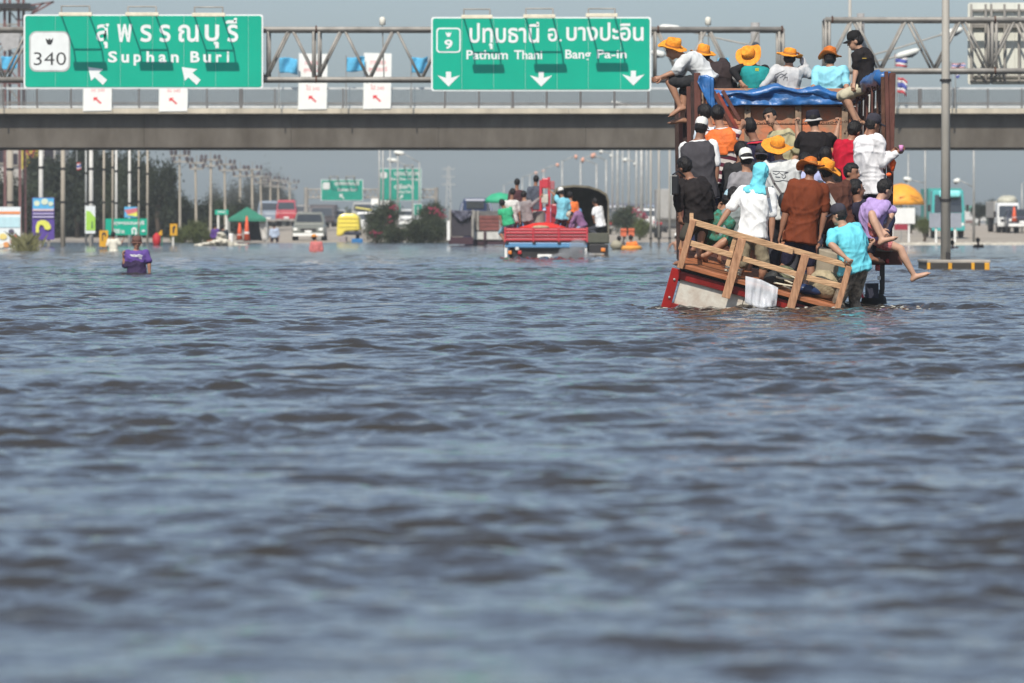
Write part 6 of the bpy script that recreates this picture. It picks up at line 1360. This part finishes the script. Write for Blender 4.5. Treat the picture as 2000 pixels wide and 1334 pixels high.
t = thing('parasol', P(975, 440, 205), 'small green parasol left of the red truck riders', 'parasol'); mb = MB(); mb.lathe([(.55, -.12), (.5, .05), (.3, .2), (.03, .26)], P(976, 390, 205), Z, n=16); mb.build('canopy', M('parasol_green', (.04, .38, .2)), t, smooth=True); mb = MB(); mb.tube([P(976, 386, 205), P(976, 470, 205)], .02, 6); mb.build('pole', galv, t)

# ---- left bank traffic and tent
vehicle('silver pickup half hidden at the left of the tent', 'pickup', 'pickup_truck', 406, 400, paint('silver', (.42, .43, .45)), 1.8, True, 'pickup', z0=P(0, 464, 400).z)
vehicle('dark grey covered pickup standing left of the tent', 'pickup', 'pickup_truck', 434, 410, paint('charcoal', (.05, .05, .065)), 1.8, True, 'van', z0=P(0, 466, 410).z)
vehicle('white pickup parked under the green tent', 'pickup', 'pickup_truck', 465, 420, paint('white', (.66, .66, .64)), 1.8, False, 'pickup', z0=P(0, 464, 420).z)
vehicle('silver blue van on the ramp behind the tent', 'van', 'van', 524, 435, paint('silverblue', (.22, .27, .33)), 1.7, True, 'van', z0=P(0, 443, 435).z)
vehicle('red van seen from behind on the ramp', 'van', 'van', 559, 430, paint('red', (.42, .04, .06)), 1.6, True, 'van', z0=P(0, 442, 430).z)
vehicle('black pickup right of the red van', 'pickup', 'pickup_truck', 589, 440, paint('black', (.025, .025, .03)), 1.6, True, 'suv', z0=P(0, 443, 440).z)
vehicle('old pale pickup facing the camera at the water edge', 'pickup', 'pickup_truck', 602, 312, paint('oldgreen', (.17, .175, .15)), 1.75, False, 'pickup', z0=-.1)
lorry('dark lorry front with amber lights up the ramp', 629, 440, 1.95, P(0, 402, 440).z, M('lorry_dark', (.06, .05, .055), rough=.4), M('lorry_box', (.12, .10, .10)), away=False, z0=P(0, 443, 440).z)
t = thing('container_van', V(P(680, 0, 305).x, 305, .1), 'bright yellow van with rounded roof standing at the water edge', 'van')
yv = paint('lemon', (.76, .62, .09)); q = [(-.0, 440)]
mb = MB(); mb.prism([(P(x, 0, 305).x, P(0, y, 305).z) for x, y in ((657, 462), (659, 425), (664, 419), (672, 417), (690, 417), (697, 419), (701, 426), (703, 450), (676, 452), (668, 460))], V(0, 305, 0), X, Z, Y, 4); mb.build('body', yv, t, bevel=.12)
for y in (426, 434, 442): mb = MB(); mb.bar(P(661, y, 304.98), P(700, y, 304.98), .04, .04); mb.build('body_rib', yv, t)
mb = MB(); mb.span(P(672, 0, 305).x, P(705, 0, 305).x, 304.9, 306, P(0, 459, 305).z, P(0, 452.5, 305).z); mb.build('bumper', M('navy_mud_flap', (.02, .022, .04)), t, bevel=.03); mb = MB(); mb.span(P(662, 0, 305).x, P(676, 0, 305).x, 304.95, 307, -.2, P(0, 462, 305).z); mb.build('wheel_arch', M('grey_arch', (.3, .26, .26)), t, bevel=.04)
mb = MB(); mb.lathe([(.15, -.1), (.3, -.1), (.33, 0), (.3, .1), (.15, .1)], V(P(698, 0, 305).x, 305.6, .2), X, n=16); mb.build('tyre', black_rubber, t)
mb = MB(); mb.span(P(687, 0, 303).x, P(708, 0, 303).x, 303, 303.6, -.05, P(0, 466, 303).z); tag(mb.build('crate', M('blue_crate', (.02, .17, .42)), bevel=.03), 'blue plastic crate floating under the yellow van', 'crate')
vehicle('dark grey car squeezed between the silver blue van and the red one', 'car', 'car', 543, 450, paint('charcoal', (.05, .05, .065)), 1.6, True, 'suv', z0=P(0, 442, 450).z)
vehicle('pale sedan beside the lorry up the ramp', 'car', 'car', 656, 445, paint('silver', (.42, .43, .45)), 1.6, False, 'sedan', z0=P(0, 445, 445).z)
vehicle('white pickup with open back right of the yellow van', 'pickup', 'pickup_truck', 716, 400, paint('white', (.66, .66, .64)), 1.75, True, 'pickup', z0=P(0, 462, 400).z)
vehicle('grey bus like van with yellow stripe behind the yellow van', 'van', 'van', 708, 470, paint('greyvan', (.34, .34, .32)), 1.9, True, 'van', z0=P(0, 442, 470).z)
mb = MB(); mb.bar(P(694, 405, 469.8), P(726, 410, 469.8), .12, .06); tag(mb.build('roof_board', M('yellow_board', (.7, .62, .15))), 'yellow curved board on the grey van roof', 'board')
vehicle('white car roof showing over the median shrubs on the left', 'car', 'car', 790, 520, paint('white', (.66, .66, .64)), 1.75, False, 'suv', z0=P(0, 446, 520).z)
vehicle('white car with bright windscreen behind the median shrubs on the right', 'car', 'car', 832, 520, paint('white', (.66, .66, .64)), 1.75, False, 'sedan', z0=P(0, 446, 520).z)
# tent
DTn = 299.0; t = thing('canopy_tent', V(P(484, 0, DTn).x, DTn, .05), 'dark green pyramid canopy tent by the ramp with pale side curtain', 'tent')
gt = M('tent_green', (.03, .19, .12), rough=.7, var=.15); ap = P(483, 404, DTn + 1.2); c4 = [P(445, 427, DTn), P(521, 427, DTn), P(517, 426, DTn + 2.6), P(448, 426, DTn + 2.6)]
mb = MB(); low = [p - Z * .14 for p in c4]; mb.add(c4 + [ap] + low, [(0, 1, 4), (1, 2, 4), (2, 3, 4), (3, 0, 4), (0, 5, 6, 1), (1, 6, 7, 2), (2, 7, 8, 3), (3, 8, 5, 0)]); mb.build('canopy', gt, t)
for p in c4: mb = MB(); mb.bar(V(p.x, p.y, -.2), p, .06, .06); mb.build('leg', galv, t)
o = sheet('side_curtain', [(505, 429), (514, 429), (521, 429)], [(512, 470), (524, 468), (530, 458)], DTn + .3, 4, M('pale_curtain', (.45, .43, .40)), .15, 12, 8, parent=t)
mb = MB(); mb.span(P(480, 0, DTn).x, P(512, 0, DTn).x, DTn + 2.4, DTn + 2.5, .1, P(0, 432, DTn).z); mb.build('back_curtain', M('dark_curtain', (.03, .03, .03)), t)
def cone(px, py, D, lab, h=.75):
    t = thing('traffic_cone', P(px, py, D), lab, 'traffic cone', 'orange traffic cones'); b = P(px, py, D); mb = MB(); mb.lathe([(.17, .03), (.04, h)], b, Z, n=12); o = mb.build('cone', M('cone_orange', (.75, .11, .04)), t, smooth=True); mb = MB(); mb.lathe([(.135, h * .3), (.095, h * .55)], b, Z, n=12, caps=False); mb.build('stripe', white_paint, o); mb = MB(); mb.box(b + Z * .015, .4, .4, .03); mb.build('base', black_rubber, t)
cone(468, 469, 296, 'orange traffic cone at the left under the tent', .9); cone(482, 471, 295, 'tall orange traffic marker right under the tent', 1.3); cone(1981, 434, 330, 'orange traffic cone beside the white lorry on right bank', .9)
def wet_purple():
    m = M('purple_tee_half_wet', (.11, .055, .26), rough=.8, var=.2, scale=7, bump=.5, bscale=13); n = m.node_tree.nodes; L = m.node_tree.links; b = n['Principled BSDF']; src = b.inputs['Base Color'].links[0].from_socket
    tc = n.new('ShaderNodeTexCoord'); sp = n.new('ShaderNodeSeparateXYZ'); L.new(tc.outputs['Object'], sp.inputs[0]); nz = n.new('ShaderNodeTexNoise'); nz.inputs['Scale'].default_value = 5; L.new(tc.outputs['Object'], nz.inputs['Vector'])
    ad = n.new('ShaderNodeMath'); ad.operation = 'MULTIPLY_ADD'; ad.inputs[1].default_value = .25; L.new(nz.outputs[0], ad.inputs[0]); L.new(sp.outputs[2], ad.inputs[2])
    lt = n.new('ShaderNodeMath'); lt.operation = 'LESS_THAN'; lt.inputs[1].default_value = .60; L.new(ad.outputs[0], lt.inputs[0])
    mx = n.new('ShaderNodeMix'); mx.data_type = 'RGBA'; L.new(lt.outputs[0], mx.inputs[0]); L.new(src, mx.inputs[6]); mx.inputs[7].default_value = (.028, .014, .055, 1); L.new(mx.outputs[2], b.inputs['Base Color']); return m
G3 = 'people wading or standing in the distance'
PW = dict(vox=.024, group=G3)
person('person in purple tee and brown hat wading waist deep at left', 115, (267, 534), (266, 490), (267, 475), 178, hyaw=170, top_m=wet_purple(), top=((.17, .09, .38), .45), bot=((.04, .03, .06), .9), aR=[(244, 520, -.1), (241, 502, -.3)], aL=[(291, 512, 0), (292, 536, 0)], skin=0, hat=('bucket', cloth((.15, .075, .06), 'hat'), cloth((.13, .065, .05), 'hat')), floor=-.85, vox=.018, group=G3, key='purple', fat=1.1)
person('person in cream tee wading with back turned at far left', 212, (222, 491), (221, 467), (221, 459), 10, top=((.70, .66, .55), .45), bot=((.5, .15, .10), .9), aL=[(209, 480, 0), (207, 489, 0)], aR=[(235, 478, 0), (240, 470, 0)], skin=1, floor=-.9, **PW)
person('person in pink shirt and orange hat wading before the old pickup', 212, (618, 496), (618, 472), (614, 465), 0, top=((.52, .16, .15), .6), bot=((.3, .1, .1), .9), hat=('straw',), hat_r=.15, skin=0, floor=-.9, **PW)
person('person bare chested in white cap wading left of the near truck', 206, (1325, 495), (1323, 471), (1322, 463), -20, top=None, bot=((.1, .1, .12), .5), aL=[(1310, 477, 0), (1306, 484, 0)], skin=0, hat=('cap', capw), floor=-.9, **PW)
person('person neck deep in water right of the tall lamp pole base', 236, (1862, 502), (1861, 483), (1860, 475), 20, top=((.2, .08, .1), .5), skin=1, floor=-1.4, **PW)
person('person wading chest deep at the right bank below the lamp pole', 240, (1911, 498), (1911, 478), (1910, 470), -20, top=((.08, .06, .06), .4), skin=1, floor=-1.4, **PW)
person('person in pale blue shirt standing by the tent curtain', 297, (536, 462), (536, 447), (535, 441), 0, top=((.36, .42, .52), .5), bot=((.03, .03, .05), .9), skin=1, floor=P(0, 477, 297).z, **PW)
person('person in purple shirt riding the small motor boat at left', 262, (421, 463), (420, 448), (420, 441), 40, top=((.10, .05, .22), .5), bot=((.03, .03, .05), .9), skin=1, floor=.05, lL=[(428, 463, 0), (428, 475, 0)], lR=[(430, 464, 0), (430, 476, 0)], **PW)
person('person in dark clothes bending in the small motor boat', 262.3, (440, 464), (437, 450), (433, 445), -40, top=((.04, .05, .06), .5), bot=((.05, .3, .15), .9), skin=1, floor=.05, **PW)
t = thing('motor_boat', P(430, 478, 262), 'small orange motor boat splashing in front of the tent', 'boat'); mb = MB(); bx = lambda a: P(a, 0, 262).x
mb.loft([[V(bx(404), 262, .22), V(bx(404), 262.05, .24), V(bx(404), 262.1, .22), V(bx(404), 262.05, .2)], [V(bx(412), 261.6, .25), V(bx(412), 262.5, .25), V(bx(412), 262.3, -.1), V(bx(412), 261.8, -.1)], [V(bx(444), 261.5, .22), V(bx(444), 262.6, .22), V(bx(444), 262.4, -.12), V(bx(444), 261.7, -.12)], [V(bx(450), 261.7, .26), V(bx(450), 262.4, .26), V(bx(450), 262.3, -.1), V(bx(450), 261.8, -.1)]]); mb.build('hull', M('boat_orange', (.5, .16, .06)), t, bevel=.02)
mb = MB(); mb.box(V(bx(451), 262, .35), .2, .25, .4); mb.build('outboard_motor', white_paint, t, bevel=.04)
foam = M('foam', (.62, .58, .48), rough=.9, var=.2)
def foam_patch(px0, px1, D, dd, n, lab, seed, zs_=.05):
    r_ = random.Random(seed); mb = MB()
    for i in range(n):
        u_ = r_.gauss(0, .33); px = (px0 + px1) / 2 + u_ * (px1 - px0) / 2; d = D + r_.uniform(-dd, dd); s_ = r_.uniform(.03, .11); mb.ell(V(P(px, 0, d).x, d, .01 + r_.random() * zs_ * math.exp(-u_ * u_ * 4)), s_ * 1.8, s_ * 1.5, s_ * .6, nu=6, nv=4)
    tag(mb.build('foam', foam, smooth=True), lab, kind='stuff')
foam_patch(370, 490, 258, 1.2, 160, 'cream foam thrown up round the small motor boat', 3, .25)
foam_patch(418, 448, 260.5, .6, 120, 'taller spray at the stern of the small motor boat', 4, .6)
def flecks(px0, px1, D0_, D1_, n, lab, seed):
    r_ = random.Random(seed); mb = MB()
    for i in range(n):
        D = r_.uniform(D0_, D1_); px = r_.uniform(px0, px1) + r_.gauss(0, 10); s_ = r_.uniform(.006, .018); mb.ell(V(P(px, 0, D).x, D, .012 + r_.random() * .02), s_ * 1.8, s_ * 1.5, s_ * .5, nu=6, nv=4)
    tag(mb.build('foam', M('foam_glint_flecks', (.5, .47, .40), rough=.8), smooth=True), lab, kind='stuff')  # pale fleck colour stands in for water glints as well as foam
flecks(1285, 1345, 69.2, 71.5, 60, 'foam and painted glint flecks in the churned water left of the platform', 1); flecks(1330, 1640, 69.0, 69.7, 22, 'foam flecks along the platform waterline', 2); flecks(1680, 1830, 69.0, 71.2, 60, 'foam flecks in the wake right of the platform', 3)
# ---- raft with orange crates
t = thing('raft', P(1228, 488, 222), 'yellow orange float raft carrying people right of the army truck', 'raft'); mb = MB(); c = V(P(1226, 0, 222).x, 222, .06); mb.tube([c + V(.46 * math.cos(a * .2618), .42 * math.sin(a * .2618), 0) for a in range(25)], .1, 8, caps=False); mb.build('tube', M('raft_yellow', (.72, .32, .05)), t, smooth=True); mb = MB(); mb.lathe([(.4, -.03), (.4, .02)], c, Z, n=16); mb.build('raft_floor', M('raft_floor', (.6, .3, .1)), t)
person('person in orange vest with dark hair sitting on the float raft', 222, (1234, 484), (1233, 473), (1232, 465), 20, top=((.75, .2, .04), .5), bot=((.05, .05, .06), .9), aR=[(1244, 480, 0), (1254, 488, 0)], lL=[(1222, 484, 0), (1215, 486, 0)], lR=[(1240, 484, 0), (1246, 487, 0)], skin=1, floor=0, k=.9, **PW)
person('person with black hair half hidden behind the pale bundle on raft', 223, (1210, 484), (1209, 473), (1209, 467), 0, top=((.12, .1, .09), .5), skin=1, floor=-.6, k=.9, **PW)
mb = MB(); c = P(1204, 479, 221.6); mb.ell(c, .24, .2, .2); mb.v = [tuple(c + (Vector(p) - c) * (1 + .2 * noise.noise(Vector(p) * 6))) for p in mb.v]; tag(mb.build('bundle', M('khaki_bundle', (.32, .29, .21)), smooth=True), 'pale khaki bundle beside the float raft', 'bundle')
for i, (px, lab) in enumerate(((1218, 'orange red crate raised above the raft, left one'), (1233, 'orange red crate raised above the raft, right one'))):
    t = thing('crate', P(px, 462, 224), lab, 'crate', 'orange crates above the raft'); mb = MB(); mb.box(P(px, 454, 224), .24, .24, .32); mb.build('crate_body', M('crate_orange', (.62, .14, .06)), t, bevel=.02); mb = MB(); mb.box(P(px, 450, 223.86), .26, .03, .03); mb.build('crate_rib', M('crate_orange', (.62, .14, .06)), t)
    mb = MB(); mb.bar(P(px, 463, 224), V(P(px, 0, 224).x, 224, -.2), .06, .06); mb.build('post', dark_metal, t)
# ---- traffic behind the crowded poles
lorry('grey box lorry seen from behind left of the near truck', 1314, 335, 1.9, P(0, 369, 335).z, paint('white', (.66, .66, .64)), M('grey_box_body', (.33, .32, .30), var=.15), True, z0=.1)
vehicle('dark blue sedan with lights left of the near truck', 'car', 'car', 1318, 430, paint('navy', (.03, .05, .12)), 1.75, False, 'sedan', z0=P(0, 456, 430).z)
for i, (px, D, col, sp, lab) in enumerate(((1205, 430, 'silver', 'van', 'distant silver van right of the army truck'), (1238, 420, 'red', 'pickup', 'distant red pickup among the crowded poles'), (1260, 400, 'white', 'suv', 'distant white car among the crowded poles'), (1280, 410, 'silverblue', 'van', 'distant blue grey van left of the box lorry'), (1215, 380, 'charcoal', 'suv', 'distant dark car behind the bush'))):
    vehicle(lab, 'car', 'car', px, D, _mats['car_paint_' + col], 1.75, i % 2 == 0, sp, group='distant traffic behind the crowded poles')
lorry('distant lorry with brown red load among the crowded poles', 1252, 415, 2.3, P(0, 408, 415).z, paint('red', (.5, .03, .05)), M('brick_red_load', (.30, .10, .07)), False)
mb = MB(); mb.span(P(1190, 0, 480).x, P(1300, 0, 480).x, 480, 486, .2, P(0, 402, 480).z); tag(mb.build('warehouse', M('grey_wall', (.30, .31, .33), var=.3, scale=.3), bevel=.05), 'long low grey warehouse beyond the crowded poles', 'building')  # plain grey wall with random tone
mb = MB(); mb.span(P(1188, 0, 480).x, P(1302, 0, 480).x, 479.5, 487, P(0, 402, 480).z + .004, P(0, 397, 480).z); o2 = mb.build('warehouse_roof', M('dull_blue_roof', (.16, .17, .22)), None); o2.parent = bpy.data.objects['warehouse']; o2.name = 'roof'
# ---- right bank
t = thing('parasol', P(1764, 440, 276), 'large orange parasol with faded lettering beside the truck on right bank', 'parasol')
op = M('parasol_orange', (.85, .36, .03), rough=.6); c = P(1760, 399, 276); cx = 276 / F
mb = MB(); mb.lathe([(46 * cx, -.02), (44 * cx, 8 * cx), (38 * cx, 20 * cx), (27 * cx, 31 * cx), (14 * cx, 38 * cx), (2 * cx, 41 * cx)], c, Z, n=24, caps=False); o = mb.build('canopy', op, t, smooth=True); s_ = o.modifiers.new('s', 'SOLIDIFY'); s_.thickness = .02
for a, b in (((1757, 386), (1772, 384)), ((1778, 382), (1795, 388))): mb = MB(); mb.bar(P(*a, 276 - 1.1), P(*b, 276 - .95), .07, .01); mb.build('lettering', M('faded_brown_print', (.55, .2, .03)), o)
mb = MB(); mb.tube([P(1760, 362, 276), P(1760, 470, 276)], .03, 8); mb.build('pole', galv, t)
board('white notice panel on posts under the orange parasol', 1738, 1787, 406, 437, 273, [white_paint, ('stripe', rect(1747, 1773, 437.5, 449), cM('deepred', (.30, .02, .04)))], [(1742, .09), (1775, .09)], frame=white_paint)
board('grey hoarding on two white posts in front of the teal lorry', 1815, 1878, 416, 445, 274, [M('grey_hoarding', (.27, .29, .33), var=.12)], [(1828, .09), (1865, .09)], frame=white_paint)
lorry('teal and aqua lorry facing the camera on the right bank', 1852, 300, 1.75, P(0, 371, 300).z, paint('teal', (.05, .36, .34)), M('teal_box', (.05, .30, .26)), False, z0=.25)
mb = MB(); p0, p1 = P(1834, 372, 299.7), P(1876, 385, 299.7); mb.span(p0.x, p1.x, 299.6, 301.5, p1.z, p0.z); tag(mb.build('roof_deflector', paint('aqua', (.25, .72, .72)), bevel=.1), 'bright aqua wind deflector on the teal lorry roof', 'deflector')
lorry('white lorry with bulging load on the right bank', 1970, 335, 1.35, P(0, 396, 335).z, paint('white', (.66, .66, .64)), M('grey_load', (.4, .38, .34), var=.2), False)
c = P(1967, 393, 336.5); mb = MB(); mb.ell(c, .6, 1.2, .35); mb.v = [tuple(c + (Vector(p) - c) * (1 + .2 * noise.noise(Vector(p) * 3))) for p in mb.v]; tag(mb.build('load', M('straw_load', (.5, .48, .38), var=.2, scale=3), smooth=True), 'rounded pale load heaped on the white lorry', 'load')
vehicle('dark car beside the traffic cone at the right edge', 'car', 'car', 1997, 332, paint('charcoal', (.05, .05, .065)), 1.7, False, 'sedan')
t = thing('container_yard', V(P(1900, 0, 450).x, 450, .6), 'white and green roofed sheds far off on the right bank', 'building')
for x0_, x1_, y0, y1, m in ((1880, 1910, 412, 436, M('shed_white', (.5, .5, .48))), (1893, 1914, 402, 413, M('shed_green', (.16, .42, .34))), (1908, 1926, 422, 432, M('shed_white', (.5, .5, .48))), (1885, 1900, 430, 436, M('shed_brown', (.16, .10, .09)))): mb = MB(); mb.span(P(x0_, 0, 450).x, P(x1_, 0, 450).x, 450 - .1 * (y0 > 425), 455, P(0, y1, 450).z, P(0, y0, 450).z); mb.build('shed', m, t, bevel=.03)
rubble = M('pale_rubble', (.5, .46, .38), rough=.95, var=.3, scale=2); mb = MB(); r_ = random.Random(9)
for i in range(160): px = r_.uniform(1755, 2000); D = r_.uniform(268, 274); s_ = r_.uniform(.06, .22); mb.ell(V(P(px, 0, D).x, D, .0), s_ * 1.6, s_, s_ * .6, nu=7, nv=4)
tag(mb.build('rubble', rubble), 'pale rubble along the right water edge', 'rubble', kind='stuff')
# distant pylon
t = thing('pylon', V(P(876, 0, 900).x, 900, 0), 'faint lattice pylon on the horizon above the dark trucks', 'pylon')
for s_ in (-1, 1): mb = MB(); mb.bar(P(876 + s_ * 6, 434, 900), P(876 + s_ * 1.5, 325, 900), .16, .16); mb.build('leg', galv, t)
for i, y in enumerate((330, 345, 360)): mb = MB(); mb.bar(P(864 - i, y, 900), P(888 + i, y, 900), .14, .14); mb.build('crossarm', galv, t)
for y in range(340, 430, 12): mb = MB(); mb.bar(P(872, y, 900), P(881, y + 12, 900), .1, .1); mb.build('brace', galv, t)

# ---- far treeline and humid air
mb = MB(); r_ = random.Random(2)
hz = M('far_treeline', (.05, .065, .045), rough=.9, var=.4, scale=.05)
vs = []; fs = []
for i in range(2600):
    x = r_.uniform(-160, 160); D = r_.uniform(800, 880); h = (2.6 + 1.6 * noise.noise(V(x * .06, 0, 0))) * r_.random() ** .7; c = V(x, D, h); a = V(r_.gauss(0, 1), r_.gauss(0, 1), r_.gauss(0, 1)).normalized() * .8; b = a.cross(V(r_.gauss(0, 1), r_.gauss(0, 1), r_.gauss(0, 1))).normalized() * .7
    mb.add([c - a, c + b, c + a, c - b], [(0, 1, 2, 3)])
tag(mb.build('treeline', hz), 'low dark treeline on the far horizon', 'trees', kind='stuff')
hv = bpy.data.materials.new('humid_air'); hv.use_nodes = True; n_ = hv.node_tree.nodes; n_.remove(n_['Principled BSDF']); pv = n_.new('ShaderNodeVolumePrincipled')
pv.inputs['Color'].default_value = (.91, .965, 1.0, 1); pv.inputs['Density'].default_value = .00025; pv.inputs['Anisotropy'].default_value = -.05
hv.node_tree.links.new(pv.outputs[0], n_['Material Output'].inputs['Volume'])
mb = MB(); mb.span(-900, 900, -70, 1300, -2.2, 14); tag(mb.build('haze', hv), 'pale humid haze over the whole flooded highway', kind='stuff')
run_jobs()
def child(root, name): return next((c for c in root.children if c.name.split('.')[0] == name), None)
def print_on(key, part, strokes, m, D, wpx=1.2, text=None, back=False):
    "flat print laid on the cloth: strokes in photo pixels dropped along y onto the garment"
    ob = child(PEOPLE[key], part)
    if ob is None: return
    off = root_loc(ob); bv = BVHTree.FromPolygons([v.co + off for v in ob.data.vertices], [p.vertices for p in ob.data.polygons])
    def drop(px, py):
        o = V(0, 0, HC); d = (P(px, py, D) - o).normalized(); h = bv.ray_cast(o, d)
        return None if h[0] is None else h[0] - d * .004
    mb = MB()
    if text:
        x0, x1, y0, y1, s_ = text; vs, fs = text_mesh(s_, .01); xs = [v[0] for v in vs]; ys = [v[1] for v in vs]; pts = []
        for x, y, z in vs: pts.append(drop(x0 + (x - min(xs)) / (max(xs) - min(xs)) * (x1 - x0), y1 + (y - min(ys)) / (max(ys) - min(ys)) * (y0 - y1)))
        good = [f for f in fs if all(pts[i] is not None for i in f)]; pts = [p if p is not None else V(0, 0, -5) for p in pts]; mb.add(pts, good)
    for st in strokes:
        a = []
        for (x0, y0), (x1, y1) in zip(st[:-1], st[1:]):
            n = max(1, int(math.hypot(x1 - x0, y1 - y0) / 2)); a += [(x0 + (x1 - x0) * i / n, y0 + (y1 - y0) * i / n) for i in range(n)]
        a.append(st[-1]); q = [drop(*p) for p in a]; q = [p for p in q if p is not None]
        if len(q) > 1: mb.tube(q, wpx / 155 / 2, 5)
    if mb.v:
        mb.build('print', m, ob)
ink = M('grey_print_ink', (.09, .09, .10)); ink2 = M('white_print_ink', (.72, .72, .7))
print_on('grey_print', 'shirt', [[(1509, 334), (1540, 336)], [(1510, 338), (1516, 341), (1522, 337), (1530, 342)], [(1527, 345), (1530, 349), (1535, 345), (1532, 339), (1538, 337)], [(1514, 345), (1524, 346)], [(1512, 353), (1520, 354), (1528, 352), (1542, 354)]], ink, 71)
print_on('grey4', 'shirt', [[(1512, 152), (1514, 146), (1522, 142), (1532, 138)], [(1518, 150), (1526, 144), (1534, 148), (1530, 156)], [(1513, 160), (1515, 152)], [(1523, 152), (1530, 148), (1537, 143)], [(1533, 152), (1538, 150), (1537, 158)]], ink, 78.4)
print_on('jacket', 'shirt', [[(1344, 343), (1350, 344), (1354, 341), (1366, 340)], [(1346, 346), (1358, 344)]], ink2, 70.5)
print_on('teal', 'vest', [[(1475, 134), (1482, 134)], [(1475, 136), (1482, 136)], [(1475, 138), (1482, 138)]], M('yellow_patch', (.45, .45, .05)), 78.4, 2.2)
print_on('blackcap', 'shirt', [[(1684, 114), (1692, 114)]], M('gold_patch', (.5, .33, .05)), 76, 2)
if 'purple' in PEOPLE: print_on('purple', 'shirt', [[(255, 497), (258, 500), (262, 497), (266, 500), (271, 497), (278, 500)], [(256, 500), (277, 502)], [(272, 504), (277, 506)], [(254, 498), (278, 499)]], ink2, 114, 2.4)
nv = len(bpy.data.objects)
print('objects', nv, 'tris', sum(len(o.data.polygons) for o in bpy.data.objects if o.type == 'MESH'))
